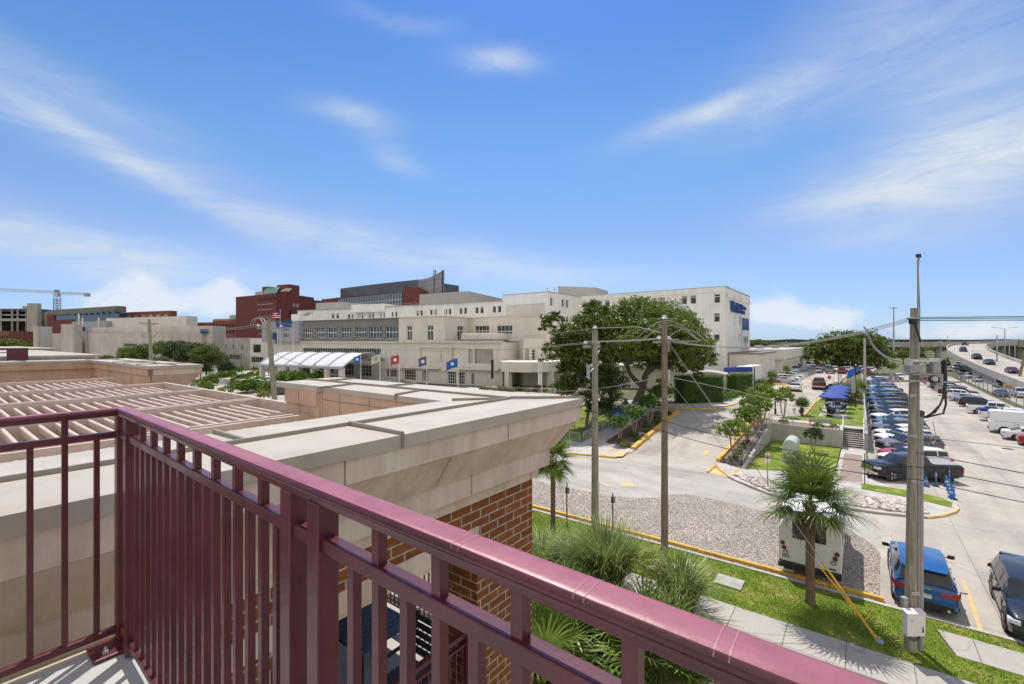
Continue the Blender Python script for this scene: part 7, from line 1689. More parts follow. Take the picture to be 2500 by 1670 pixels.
 for k in range(5):
  a=2*math.pi*k/5
  for sy in(-1, 1):rm.obox((r*.34*math.cos(a), sy*.085, r*.34*math.sin(a)), (r*.30*math.cos(a), 0, r*.30*math.sin(a)), (0, .02, 0), (-.035*math.sin(a), 0, .035*math.cos(a)))
 hub=MB(); hub.tube([(0, -.10, 0), (0, .10, 0)], r*.14, 10); rm.add(hub.v, hub.f, 0, True)
 arch=MB()
 for x in(K['wx'], -K['wx']*.98):
  for s in(1, -1):arch.tube([(x, s*(w-.22), r), (x, s*(w+.004), r)], r*1.17, 22)
 parts.append(('wheel_arch', arch, 'black'))
 out=[]
 for nm, mb, m in parts:
  if not mb.v:continue
  me=mb.mesh(nm, m)
  out.append((nm, me, m))
 o=bpy.data.objects.new('tmp', out[0][1]); weld(o); bpy.data.objects.remove(o)
 CARMESH[kind]=(out, wt.mesh('wheel', 'rubber', 40), rm.mesh('rim', 'rim', 30)); return CARMESH[kind]
KEEP_FAR={'body', 'windshield', 'rear_window', 'side_window', 'grille', 'lower_trim', 'wheel_arch', 'taillight', 'headlight', 'bed_cover', 'mirror'}
def vehicle(kind, name, label, loc, heading, col, cat='car', group=None, far=False, s=1.0, swap=None):
 """heading: angle of the nose from +X"""
 out, wm, rm=car_meshes(kind); K=KINDS[kind]
 root=empty(name, loc, heading, label, cat, group); root.scale=(s, s, s)
 for nm, me, m in out:
  if far and nm not in KEEP_FAR:continue
  o=bpy.data.objects.new(nm, me); COL.objects.link(o); o.parent=root; o.color=(*col, 1)
  if swap and nm in swap:o.material_slots[0].link='OBJECT'; o.material_slots[0].material=MT[swap[nm]]
 r=K['wr']
 for x in(K['wx'], -K['wx']*.98):
  for sg in(1, -1):
   w=bpy.data.objects.new('wheel', wm); COL.objects.link(w); w.parent=root; w.location=(x, sg*(K['w']-.10), r)
   if not far or True:
    q=bpy.data.objects.new('rim', rm); COL.objects.link(q); q.parent=w
 return root
WHITE, SILVER, GREY, DGREY, BLACK, NAVY, BLUE, RED, BEIGE, MAROON=(.74, .74, .73), (.46, .47, .48), (.20, .21, .22), (.075, .08, .085), (.015, .016, .018), (.018, .035, .085), (.012, .085, .26), (.32, .02, .03), (.42, .37, .29), (.10, .02, .02)
bc=vehicle('suv', 'parked_car', 'bright blue car with a rear spoiler parked nose away behind the wooden pole', (2.02, 26.05, .012), R(90), BLUE, s=1.03)
t_=text_mesh('plate_text', 'SC LE17', .11, 'sign_dark', bc, (-.06, -2.445+.0, 0), (R(90), 0, 0), .002)
t_.location=(-2.445, 0, .77); t_.rotation_euler=(R(90), 0, R(-90))
g=MB(); g.box(-2.45, -2.41, -.14, .14, .98, 1.04); o=g.build('badge_bar', 'chrome', bc)
g=MB()
for sy in(1, -1):g.tube([(-2.46, sy*.62, .36), (-2.36, sy*.62, .36)], .055, 10)
g.build('exhaust', 'chrome', bc)
vehicle('suv', 'parked_car', 'black car facing the camera at the right edge of the lot', (5.2, 25.55, .012), R(-93), (.013, .018, .035), s=1.02)
bs=empty('shuttle_bus', (-1.77, 23.72, .05), R(90), 'white shuttle bus seen from behind under the sabal palm', 'bus')
def rbox(mb, x0, x1, hw, z0, z1, r=.12, mi=0):
 pr=[(-hw, z0), (hw, z0), (hw, z1-r), (hw-r*.3, z1-r*.3), (hw-r, z1), (-hw+r, z1), (-hw+r*.3, z1-r*.3), (-hw, z1-r)]
 n=len(pr); mb.add([(x0, y, z) for y, z in pr]+[(x1, y, z) for y, z in pr], [(i, (i+1)%n, n+(i+1)%n, n+i) for i in range(n)]+[tuple(range(n))[::-1], tuple(range(n, 2*n))], mi); return mb
m=MB(); rbox(m, 0, 5.6, 1.16, .62, 2.95, .22); add_bevel(m.build('body', 'white_paint', bs), .04, 3)
m=MB(); m.box(5.6, 7.3, -.95, .95, .55, 1.55); m.add([(5.6, -.95, 1.55), (5.6, .95, 1.55), (5.6, .9, 2.3), (5.6, -.9, 2.3), (6.5, .95, 1.55), (6.5, -.95, 1.55), (6.0, .9, 2.3), (6.0, -.9, 2.3)], [(5, 4, 6, 7), (2, 3, 7, 6), (1, 2, 6, 4), (0, 5, 7, 3)]); m.build('cab', 'white_paint', bs)
m=MB(); m.box(-.16, .05, -1.16, 1.16, .38, .62); add_bevel(m.build('rear_bumper', 'black', bs), .03)
m=MB(); m.box(-.012, .02, -.62, .62, 1.72, 2.5); add_bevel(m.build('rear_window', 'glass', bs), .01)
m=MB(); m.box(-.022, .0, -.09, .09, 1.72, 2.5); m.build('window_divider', 'white_paint', bs)
for s in(1, -1):
 for k, z in enumerate((1.42, 1.22, 1.02)):
  y=s*(1.0-.06*k)
  m=MB(); m.tube([(-.03, y, z), (.01, y, z)], .09, 18); m.build('lamp_bezel', 'black', bs)
  m=MB(); m.tube([(-.045, y, z), (-.028, y, z)], .058, 18); m.build('taillight' if k<2 else 'reversing_light', ['red_lens', 'red_lens', 'clear_lens'][k], bs)
 for k in range(4):
  m=MB(); m.box(.5+k*1.2, 1.4+k*1.2, s*1.163-.01, s*1.163+.01, 1.6, 2.4); m.build('side_window', 'glass', bs)
 for x in(1.2, 6.3):
  m=MB(); m.tube([(x, s*.8, .40), (x, s*1.08, .40)], .40, 20); wq=m.build('wheel', 'rubber', bs)
m=MB(); m.box(-.018, .0, -.98, -.72, .72, .78); m.build('lettering_strip', 'sign_blue', bs)
m=MB(); m.box(-.016, .0, .72, 1.02, .80, .92); m.build('lettering_strip', 'util_grey', bs)
m=MB(); m.box(-.25, 1.0, .55, .95, .30, .36); m.build('step', 'steel', bs)
ROW=[('pickup', BLACK, 'black pickup with a grey bed cover, nearest in the left row'), ('suv', WHITE, 'white car directly behind the black pickup, nose at the path'), ('sedan', RED, 'red car two behind the black pickup'), ('suv', (.12, .12, .15), 'dark grey car with its rear wheel showing right of the wooden pole'), ('suv', WHITE, 'white car beside the dark grey one, nearer the steps'), ('suv', WHITE, 'second of the two neighbouring white cars next to the steps'), ('suv', DGREY, 'dark grey boxy car behind the two white ones'), ('sedan', GREY, 'mid grey low car after the dark grey boxy one'), ('sedan', (.02, .12, .30), 'blue low car in the middle of the left row'), ('suv', WHITE, 'white car just behind the blue low one'), ('pickup', BLACK, 'black pickup halfway along the left row'), ('sedan', GREY, 'grey low car behind the halfway pickup'), ('suv', DGREY, 'charcoal car after the grey low one'), ('sedan', SILVER, 'silver low car in the farther half of the left row'), ('suv', NAVY, 'navy car in the farther half of the left row'), ('pickup', NAVY, 'navy pickup in the farther half of the left row')]
for i, (k, c, lab) in enumerate(ROW):
 y=(46.4, 50.2, 53.4, 57.1, 60.6, 63.9, 67.2)[i] if i<7 else 67.2+(i-6)*3.35
 xx=3.05 if i==0 else 3.9 if k=='pickup' else 3.55
 if i in(3,):xx+=.15
 sw={'bed_cover':'util_grey'} if i==0 else None
 vehicle(k, 'parked_pickup' if k=='pickup' else 'parked_car', lab, (xx, y+(-.1 if i==0 else .4), .012), R(180+30), c, 'pickup' if k=='pickup' else 'car', 'cars in the left row of the lot', s=(1.03, 1, .97)[i%3] if i else 1.03, swap=sw)
rd=random.Random(12)
for i in range(16, 32):
 y=67.2+(i-6)*3.35; k=rd.choice(('sedan', 'suv', 'suv', 'pickup')); c=rd.choice((DGREY, BLACK, NAVY, SILVER, GREY, BLUE, WHITE))
 vehicle(k, 'parked_car', colname(c)+' car, '+ORD[i-16]+' past the navy pickup in the left row', (3.8, y, .012), R(206), c, 'car', 'cars at the far end of the left row', far=True)
RR=[('suv', (.012, .03, .09), 63.6, 15.6, 'navy car cut off at the right edge in the right row'), ('sedan', RED, 68.6, 15.2, 'red car beside the white van'), ('sedan', WHITE, 71.6, 14.6, 'white low car half hidden between the red car and the van'), ('van', WHITE, 76.3, 15.0, 'tall white cargo van in the right row'), ('pickup', WHITE, 86.8, 15.6, 'white pickup with blue load beside the van'), ('pickup', WHITE, 94.4, 15.4, 'white pickup with four doors, farther than the one by the van'), ('suv', BLACK, 103.5, 15.2, 'black car right behind the farther white pickup'), ('sedan', BLUE, 108, 15.4, 'blue car in the right row'), ('sedan', SILVER, 112.5, 15.0, 'silver car in the right row near the fence'), ('suv', WHITE, 117.5, 15.0, 'white car in the right row near the fence'), ('pickup', MAROON, 122, 15, 'dark red pickup in the right row')]
for k, c, y, x, lab in RR:vehicle(k, 'parked_'+('van' if k=='van' else 'pickup' if k=='pickup' else 'car'), lab, (x, y, .012), R(-4), c, 'van' if k=='van' else 'pickup' if k=='pickup' else 'car', 'cars in the right row of the lot', s=1.08 if k=='van' else 1.0)
g=empty('cargo_box', (13.6, 86.9, 1.34), 0, 'blue bundle lying on the bed of the white pickup', 'bundle')
m=MB(); m.box(-.9, .9, -.7, .7, 0, .35); m.box(-.3, .8, -.5, .5, .35, .55); add_bevel(m.build('bundle', 'sign_blue', g), .06, 2)
for i in range(14):
 k=rd.choice(('sedan', 'suv', 'suv', 'pickup')); c=rd.choice((SILVER, WHITE, BLACK, DGREY, RED, GREY)); vehicle(k, 'parked_car', colname(c)+' car, '+ORD[i]+' past the dark red pickup in the right row', (15, 127+i*3.7, .012), R(-4), c, 'car', 'cars in the far part of the right row', far=True)
vehicle('suv', 'moving_car', 'white car driving up the aisle of the lot', (8.7, 168, .012), R(-90), WHITE, 'car', far=True)
vehicle('sedan', 'moving_car', 'white car driving away on the upper road left of the pickup', (-9.4, 97.5, 1.62), R(94), WHITE, s=1.05)
vehicle('pickup', 'moving_pickup', 'brown and black pickup driving away on the upper road', (-6.2, 104.5, 1.62), R(94), (.10, .035, .02), 'pickup', s=1.12)
SRow=[('sedan', SILVER, 114, 'silver car parked broadside at the yellow kerb'), ('suv', WHITE, 119, 'white car behind the silver one beside the long road'), ('sedan', SILVER, 123.5, 'second silver car in the row left of the long road'), ('suv', WHITE, 128, 'second white car in the row left of the long road')]
for k, c, y, lab in SRow:vehicle(k, 'parked_car', lab, (-13.0, y, 1.62), R(25), c, 'car', 'cars left of the long road')
for i in range(14):
 c=rd.choice((WHITE, SILVER, GREY, DGREY, BLUE, WHITE)); vehicle(rd.choice(('sedan', 'suv', 'suv')), 'parked_car', colname(c)+' car, '+ORD[i]+' beyond the second white one left of the long road', (-13.0+i*.15, 132+i*3.6, 1.62), R(25), c, 'car', 'cars farther along the row left of the long road', far=True)
vehicle('suv', 'parked_car', 'white car parked beside the beige annex', (-17.0, 108.5, 1.62), R(95), WHITE, 'car')
for r_ in range(5):
 for i in range(11):
  if rd.random()<.12:continue
  c=rd.choice((WHITE, SILVER, GREY, DGREY, BLUE, RED, WHITE, SILVER)); vehicle(rd.choice(('sedan', 'suv', 'suv', 'pickup')), 'parked_car', colname(c)+' car, '+ORD[i]+' from the left in the '+ORD[r_]+' row of the far lot', (-26+i*2.75+r_*.8, 158+r_*8.5, 1.62 if r_<5 else 0), R(90+180*(r_%2)), c, 'car', 'cars in the crowded lot at the end of the road', far=True)
SR=[('suv', DGREY, 2440, 945, 'dark grey car in the street queue by the lamp post'), ('sedan', NAVY, 2445, 968, 'dark blue car near the bottom of the street queue'), ('pickup', SILVER, 2492, 970, 'silver pickup cut off at the right edge of the street'), ('suv', SILVER, 2475, 945, 'silver car behind the pickup at the right edge'), ('suv', DGREY, 2412, 928, 'dark grey car in the middle of the street queue'), ('sedan', SILVER, 2387, 932, 'silver car left of the dark grey one in the street'), ('suv', WHITE, 2366, 924, 'white car left in the street queue'), ('suv', NAVY, 2349, 915, 'dark car leading the left lane of the street'), ('sedan', WHITE, 2380, 910, 'white car ahead in the right street lane'), ('sedan', SILVER, 2318, 906, 'silver car far up the street'), ('sedan', WHITE, 2332, 900, 'white car farthest up the street')]
for k, c, u, v, lab in SR:
 p=G(u, v, 0); vehicle(k, 'moving_car' if k!='pickup' else 'moving_pickup', lab, (p.x, p.y, .012), R(-92), c, 'car' if k!='pickup' else 'pickup', 'cars in the street beyond the fence')
for i, lab in((36, 'black car highest on the highway ramp'), (26, 'black car second highest on the ramp'), (20, 'dark car in the middle of the ramp'), (17, 'dark car just below the middle of the ramp'), (13, 'dark red car lowest on the ramp')):
 p=RP[i]; d=RP[i+1]-RP[i-1]; vehicle('sedan' if i%2 else 'suv', 'moving_car', lab, (p.x-1.5, p.y, p.z+.01), math.atan2(-d.y, -d.x), BLACK if i!=13 else MAROON, 'car', 'cars on the highway ramp')
for i in range(8):vehicle('van' if i%2 else 'suv', 'parked_van', 'white vehicle under the highway, '+ORD[i]+' from the left', (44+i*6.5-22, 268+(i%2)*10, .0), R(0), WHITE, 'van', 'white vehicles under the highway', far=True, s=1.25)
for(u, v, k, c, lab, h) in((596, 893, 'suv', BLUE, 'blue car parked by the slot window building', 0), (582, 893, 'sedan', (.05, .10, .30), 'blue car next to the slot window building entrance', 0), (690, 962, 'sedan', DGREY, 'dark car behind the left wooden pole', 40), (712, 950, 'suv', NAVY, 'navy car right of the left wooden pole', 40), (750, 908, 'suv', MAROON, 'dark red car under the drop off canopy', 10), (530, 905, 'sedan', SILVER, 'silver car between the left trees', 60)):
 p=GT(u, v); vehicle(k, 'parked_car', lab, (p.x, p.y, p.z+.3 if v>900 and u>730 and u<800 else p.z+.02), R(h), c, 'car', far=True)
# ================================================================== POLES, WIRES, SIGNS AND STREET FURNITURE
def wood_pole(name, label, base, h, r, m, lean=(0, 0), n=16, tp=.27):
 root=empty(name, base, 0, label, 'utility pole'); t=MB(); k=8
 t.tube([(lean[0]*i/k, lean[1]*i/k, -.1+(h+.1)*i/k) for i in range(k+1)], [r*(1.12-tp*i/k) for i in range(k+1)], n); t.build('pole', m, root); return root
def insulator(parent, p, s=1.0, m='insul'):
 q=MB(); q.lathe([(.03*s, 0), (.03*s, .06*s), (.12*s, .07*s), (.13*s, .11*s), (.08*s, .15*s), (.09*s, .17*s), (.05*s, .22*s), (0, .225*s)], p, 12); return q.build('insulator', m, parent)
wy1=[None]*3
pb2=(-7.08, 20.72, .12); z_t2=11.45
p2=wood_pole('utility_pole', 'rough dark wooden utility pole in the verge with guy wires on top', pb2, z_t2-.12, .145, 'wood_pole_dark')
m=MB(); m.beam((-.12, -1.05, z_t2-.95-.12), (-.12, 1.05, z_t2-.95-.12), .09, .11); m.beam((.3, -.35, z_t2-1.02), (1.5, -.1, z_t2-1.05), .07, .05); m.build('crossarm', 'util_grey', p2)
for y in(-.38, .42, .95):insulator(p2, (-.12, y, z_t2-.95-.06), 1.0)
insulator(p2, (0, 0, z_t2-.12), 1.25)
m=MB();
for y in(-.2, .3):m.tube([(.3, y, z_t2-1.0), (.55, y, z_t2-1.0)], .06, 8)
m.build('clamp', 'black', p2)
m=MB(); m.tube([(.18, 0, z_t2-1.5), (.19, 0, z_t2-1.1)], .03, 6); m.build('guy_hook', 'steel', p2)
pb1=(-11.75, 23.0, .05); z_t1=11.15
p1=wood_pole('utility_pole', 'smooth grey wooden utility pole on the gravel nearest the cornice', pb1, z_t1-.05, .185, 'wood_pole')
m=MB(); m.beam((-.2, -.95, z_t1-.95), (-.2, .95, z_t1-.95), .10, .18); m.build('crossarm', 'util_grey', p1)
for y in(-.72, .72):insulator(p1, (-.2, y, z_t1-.86), 1.0)
insulator(p1, (0, 0, z_t1-.05), 1.2)
m=MB(); m.beam((0, .05, z_t1-1.55), (0, .55, z_t1-1.15), .05, .05); m.beam((0, 0, z_t1-2.1), (.1, -.75, z_t1-2.3), .06, .05); m.beam((0, 0, z_t1-2.15), (-.1, .6, z_t1-2.0), .05, .05); m.build('bracket_arm', 'white_paint', p1)
m=MB()
for k in range(5):m.tube([(.1, -.85-.07*k, z_t1-2.75+.03*k), (.1, -.82-.07*k, z_t1-2.0+.03*k)], .022, 6)
for z in(-2.7, -2.05):m.beam((.1, -.82, z_t1+z), (.1, -1.2, z_t1+z+.14), .05, .05)
m.build('cage_lantern', 'steel', p1)
for y, z in((-.55, -2.1), (.5, -1.95)):
 insulator(p1, (.05, y, z_t1+z), .9)
m=MB(); m.box(.16, .24, -.06, .06, 2.1, 2.7); m.build('small_sign', 'white_paint', p1)
pb0=(-44.5, 21.2, 0); z_t0=12.6
p0=wood_pole('utility_pole', 'grey utility pole rising between the shrubs left of the stone cornice', pb0, z_t0, .24, 'wood_pole', (.0, -1.0))
m=MB(); m.beam((0, -2.0, z_t0-.8), (0, .3, z_t0-.8), .12, .12); m.build('crossarm', 'util_grey', p0)
for y in(-1.9, -.9, .2):insulator(p0, (0, y, z_t0-.74), 1.3)
pA=W(375, 66.5, 0); p_a=wood_pole('utility_pole', 'leaning utility pole with a wide crossarm above the left trees', (pA.x, pA.y, 0), 13.8, .24, 'wood_pole', (W(364, 66.5).x-pA.x, W(364, 66.5).y-pA.y))
lx, ly=W(364, 66.5).x-pA.x, W(364, 66.5).y-pA.y
m=MB(); m.beam((lx-RT[0]*1.45, ly-RT[1]*1.45, 13.2), (lx+RT[0]*1.45, ly+RT[1]*1.45, 13.2), .12, .14); m.beam((lx, ly, 12.6), (lx-RT[0]*.8, ly-RT[1]*.8, 13.1), .06, .06); m.beam((lx, ly, 12.6), (lx+RT[0]*.8, ly+RT[1]*.8, 13.1), .06, .06); m.build('crossarm', 'wood_pole', p_a)
for s in(-1, 1):
 m=MB(); m.tube([(lx+RT[0]*s*.9, ly+RT[1]*s*.9, 12.3), (lx+RT[0]*s*1.1, ly+RT[1]*s*1.1, 11.9), (lx+RT[0]*s*.95, ly+RT[1]*s*.95, 11.4), (lx+RT[0]*.4*s, ly+RT[1]*.4*s, 11.1)], .025, 6); m.build('jumper_cable', 'wire_dark', p_a)
m=MB(); m.obox((lx-RT[0]*2.4, ly-RT[1]*2.4, 10.95), Vector((RT[0], RT[1], 0))*.5, Vector((FW[0], FW[1], 0))*.2, (0, 0, .08)); m.beam((lx-RT[0]*2, ly-RT[1]*2, 10.95), (lx, ly, 10.9), .05, .05); m.build('street_lamp_arm', 'insul', p_a)
pB=W(220, 92, 0); p_b=wood_pole('utility_pole', 'thin utility pole at the far left in front of the concrete hall', (pB.x, pB.y, 0), 13.2, .24, 'wood_pole', (W(212, 92).x-pB.x, W(212, 92).y-pB.y))
qx, qy=W(212, 92).x-pB.x, W(212, 92).y-pB.y
m=MB(); m.beam((qx-RT[0]*1.6, qy-RT[1]*1.6, 12.6), (qx+RT[0]*1.6, qy+RT[1]*1.6, 12.6), .12, .14); m.build('crossarm', 'wood_pole', p_b)
pr=G(2222, 1587, .12); PR=(pr.x, pr.y, .1); zt3=10.5+(835-760)*15.4/F+.1
D3=15.35
p3=wood_pole('utility_pole', 'tall pair of grey wooden poles with transformers and conduits at the right', PR, zt3-.1, .155, 'wood_pole', (.10, .07), tp=.50)
zz=lambda v:ZD(v, D3)-.1
rt3=Vector((RT[0], RT[1], 0)); fw3=Vector((FW[0], FW[1], 0))
t=MB(); o_=rt3*.27+fw3*.14; t.tube([tuple(o_+Vector((0, 0, zz(1210)))), tuple(o_+Vector((.03, 0, zt3-.1)))], [.10, .08], 14); t.build('second_pole', 'wood_pole_dark', p3)
t=MB(); o_=rt3*.345; t.tube([tuple(o_+Vector((0, 0, -.1))), tuple(o_+Vector((.0, 0, zz(1020))))], .085, 14); t.build('conduit', 'util_grey', p3)
t=MB(); o_=rt3*.225-fw3*.06; t.tube([tuple(o_+Vector((0, 0, zz(1500)))), tuple(o_+Vector((.0, 0, zz(900))))], .035, 8); t.build('thin_conduit', 'util_grey', p3)
t=MB(); o_=rt3*.10-fw3*.2; t.tube([tuple(o_+Vector((0, 0, zz(910)))), tuple(o_+rt3*-.02+Vector((0, 0, zz(628))))], [.035, .022], 8); t.tube([tuple(o_+rt3*.02+Vector((0, 0, zz(900)))), tuple(o_+rt3*.05+Vector((0, 0, zz(760)))), tuple(o_+rt3*.0+Vector((0, 0, zz(660)))), tuple(o_+rt3*.03+Vector((0, 0, zz(630))))], .014, 6); t.build('antenna_mast', 'util_grey', p3)
t=MB(); t.obox(o_+Vector((0, 0, zz(627))), rt3*.05, fw3*.05, (0, 0, .05)); t.beam(o_+Vector((0, 0, zz(624))), o_+rt3*.08+Vector((0, 0, zz(632))), .03, .03); t.build('antenna_head', 'black', p3)
def zbx(name, u0, u1, v0, v1, dd, dep, m, bev=.01):
 q=MB(); c=rt3*(((u0+u1)/2-2222)/F*D3)+fw3*dd+Vector((0, 0, (zz(v0)+zz(v1))/2)); q.obox(c, rt3*abs(u1-u0)/2/F*D3, fw3*dep/2, (0, 0, abs(zz(v0)-zz(v1))/2)); return add_bevel(q.build(name, m, p3), bev)
zbx('switch_box', 2192, 2223, 889, 908, -.35, .25, 'util_grey'); zbx('transformer', 2249, 2268, 880, 910, -.30, .28, 'util_grey', .03); zbx('platform_beam', 2200, 2268, 910, 914, -.3, .3, 'util_grey'); zbx('lower_arm', 2150, 2262, 926, 931, -.28, .1, 'util_grey'); zbx('meter_box', 2248, 2265, 918, 932, -.36, .2, 'dark_steel'); zbx('junction_box', 2264, 2283, 912, 940, -.2, .2, 'util_grey'); zbx('lower_arm', 2268, 2334, 929, 933, -.28, .08, 'util_grey')
for u0, u1, v0, v1 in((2154, 2161, 912, 926), (2168, 2175, 912, 926), (2325, 2333, 915, 930)):zbx('cutout', u0, u1, v0, v1, -.3, .08, 'util_grey')
def upos(u, v, dd=-.3):return rt3*((u-2222)/F*D3)+fw3*dd+Vector((0, 0, zz(v)))
t=MB(); t.tube([upos(2203, 880), upos(2212, 881), upos(2235, 881), upos(2247, 886)], .055, 10); t.tube([upos(2203, 876), upos(2203, 892)], .07, 10); t.build('bushing_pipe', 'insul', p3)
t=MB(); t.tube([upos(2252, 922, -.48), upos(2252, 922, -.40)], .085, 14); t.build('meter', 'insul', p3)
zbx('clamp_bracket', 2210, 2222, 780, 792, -.2, .15, 'black'); zbx('wire_clamp', 2206, 2228, 776, 780, -.2, .2, 'util_grey')
t=MB(); t.tube([upos(2215, 788), upos(2217, 800), upos(2224, 820), upos(2228, 835)], .03, 8); t.build('riser_cable', 'wire_dark', p3)
zbx('tag_plate', 2212, 2226, 962, 968, -.18, .02, 'insul', .002)
text_mesh('tag_text', '1183', .09, 'util_grey', p3, tuple(upos(2219, 965, -.20)), (R(90), 0, YAW), .002)
zbx('tag_plate', 2214, 2232, 1437, 1445, -.19, .02, 'insul', .002); text_mesh('tag_text', '57213', .08, 'util_grey', p3, tuple(upos(2223, 1441, -.21)), (R(90), 0, YAW), .002)
q=MB(); cbp=upos(2208, 1506, -.36)
q.obox(cbp, rt3*.30, fw3*.10, (0, 0, .36)); add_bevel(q.build('cabinet', 'white_paint', p3), .012, 3)
q=MB(); q.add([tuple(cbp+rt3*a+fw3*b+Vector((0, 0, c))) for a, b, c in((-.315, -.12, .36), (.315, -.12, .36), (.315, .12, .42), (-.315, .12, .42), (-.315, -.12, .39), (.315, -.12, .39), (.315, .12, .45), (-.315, .12, .45))], [(0, 3, 2, 1), (4, 5, 6, 7), (0, 1, 5, 4), (1, 2, 6, 5), (2, 3, 7, 6), (3, 0, 4, 7)]); q.build('cabinet_lid', 'white_paint', p3)
text_mesh('cabinet_letters', 'AT', .07, 'util_grey', p3, tuple(cbp+rt3*-.12-fw3*.103+Vector((0, 0, .14))), (R(90), 0, YAW), .002)
q=MB(); q.obox(cbp+rt3*.21-fw3*.108+Vector((0, 0, -.12)), rt3*.012, fw3*.006, (0, 0, .07)); q.obox(cbp+rt3*.21-fw3*.108+Vector((0, 0, -.19)), rt3*.022, fw3*.008, (0, 0, .03)); q.build('padlock_hasp', 'black', p3)
zbx('small_box', 2194, 2206, 1452, 1476, -.12, .15, 'util_grey'); zbx('sticker', 2217, 2228, 1477, 1492, -.19, .01, 'white_paint', .002)
q=MB();
for k in range(3):
 pts=[cbp+rt3*((.2-.03*k)*math.cos(a))+fw3*-.02+Vector((0, 0, -.36+(.2-.04*k)*math.sin(a))) for a in[math.pi+math.pi*i/10 for i in range(11)]]; q.tube(pts, .010, 6)
q.build('cable_loops', 'wire_dark', p3)
q=MB()
top=upos(2288, 880, -.2)
for k in range(5):
 dx=(k-2)*.02
 q.tube([upos(2291, 884, -.2)+rt3*dx, upos(2290, 925, -.25)+rt3*dx, upos(2288, 960, -.28)+rt3*dx, upos(2278-k*2, 985, -.3)+rt3*dx, upos(2262-k*2, 1004, -.3), upos(2254, 1013, -.15), upos(2252, 1022, 0)], .026 if k<3 else .014, 7)
q.tube([upos(2291, 960, -.25), upos(2292, 985, -.25), upos(2282, 1006, -.3), upos(2262, 1010, -.3), upos(2253, 1018, -.1)], .03, 8)
q.tube([upos(2300, 945, -.25), upos(2292, 965, -.25), upos(2280, 980, -.25)], .01, 6)
q.build('service_cables', 'wire_dark', p3)
q=MB(); q.tube([upos(2290, 880, -.2), upos(2291, 930, -.22)], .075, 10); q.build('cable_bundle', 'black', p3)
for i, (u, v) in enumerate(((2284, 876), (2292, 874), (2296, 882))):q=MB(); q.tube([upos(u, v), upos(u+2, v+8)], .03, 6); q.build('connector', 'black', p3)
q=MB();
for v in(1062, 1170):
 for k in range(7):q.tube([upos(2205+k*3, v-3+(k%2)*3), upos(2210+k*3, v+(k%3))], .02, 5)
q.tube([upos(2252, 1065), upos(2258, 1058), upos(2263, 1072), upos(2255, 1078), upos(2252, 1066)], .012, 6); q.tube([upos(2258, 1025), upos(2262, 1050), upos(2268, 1068)], .010, 5)
q.build('strap_fittings', 'steel', p3)
def wire(pts, r, label, m='wire', name='overhead_wire', sag=0.0, group='overhead wires'):
 P=[Vector(p) for p in pts]
 if len(P)==2:
  n=24; P=[P[0].lerp(P[1], i/n)-Vector((0, 0, 4*sag*(i/n)*(1-i/n))) for i in range(n+1)]
 q=MB(); q.tube(P, r, 6); o=q.build(name, m); return tag(o, label, 'wire', group)
P1t=Vector((pb1[0], pb1[1], z_t1+.12)); P2t=Vector((pb2[0], pb2[1], z_t2+.12)); P0t=Vector((pb0[0], pb0[1]-1.0, z_t0+.1)); P3=lambda u, v, dd=-.2:Vector(PR)+upos(u, v, dd)
wire([P1t, P0t], .014, 'top wire running left from the smooth grey pole', sag=1.3)
wire([Vector((pb1[0]-.2, pb1[1]-.72, z_t1-.66)), Vector((pb0[0], pb0[1]-1.9, z_t0-.5))], .013, 'front crossarm wire running left from the smooth grey pole', sag=1.3)
wire([Vector((pb1[0]-.2, pb1[1]+.72, z_t1-.66)), Vector((pb0[0], pb0[1]+.2, z_t0-.5))], .013, 'rear crossarm wire running left from the smooth grey pole', sag=1.3)
wire([P1t, P2t-Vector((1.3, 0, .35)), P2t+Vector((-.15, -.1, -.65))], .022, 'top wire between the two middle poles')
wire([Vector((pb1[0]-.2, pb1[1]-.72, z_t1-.64)), Vector((pb2[0]-1.2, pb2[1]-.5, z_t2-.86)), Vector((pb2[0]-.1, pb2[1]-.38, z_t2-.78))], .022, 'front wire between the two middle poles')
wire([Vector((pb1[0]-.2, pb1[1]+.72, z_t1-.64)), Vector((pb2[0]-.1, pb2[1]+.42, z_t2-.78))], .018, 'rear wire between the two middle poles', sag=.05)
for k, (dy, h, x0, x1) in enumerate(((-.1, .62, -1.3, 1.6), (.4, .42, -1.1, 1.4), (.9, .25, -.2, 1.6))):
 pts=[Vector((pb2[0]+x0+(x1-x0)*f, pb2[1]+dy, z_t2-.80+(h+.25)*math.sin(math.pi*min(1, f*1.02))-.1*f)) for f in[i/14 for i in range(15)]]
 wire(pts, .016, ['highest jumper cable arching over the dark wooden pole', 'middle jumper cable arching over the dark wooden pole', 'lowest jumper cable beside the dark wooden pole'][k])
for k, (dy, v3) in enumerate(((-.38, 778), (.3, 782), (.95, 774))):
 wire([Vector((pb2[0]+.5, pb2[1]+dy, z_t2-.95)), P3(2216, v3)], .013, ['lowest of the three wires to the tall right pole', 'middle of the three wires to the tall right pole', 'highest of the three wires to the tall right pole'][k], sag=.55)
for k, (v0, v1) in enumerate(((776, 783), (779, 786), (783, 791))):
 a=P3(2230, v0); b=a+Vector((26, 1.5*k, .2)); b.z=ZD(v1, 7.3) if False else a.z-.02; wire([a, a.lerp(b, .5)-Vector((0, 0, .25)), b-Vector((0, 0, .1))], .013, ['highest wire leaving the right pole to the right', 'middle wire leaving the right pole to the right', 'lowest wire leaving the right pole to the right'][k], 'wire_dark')
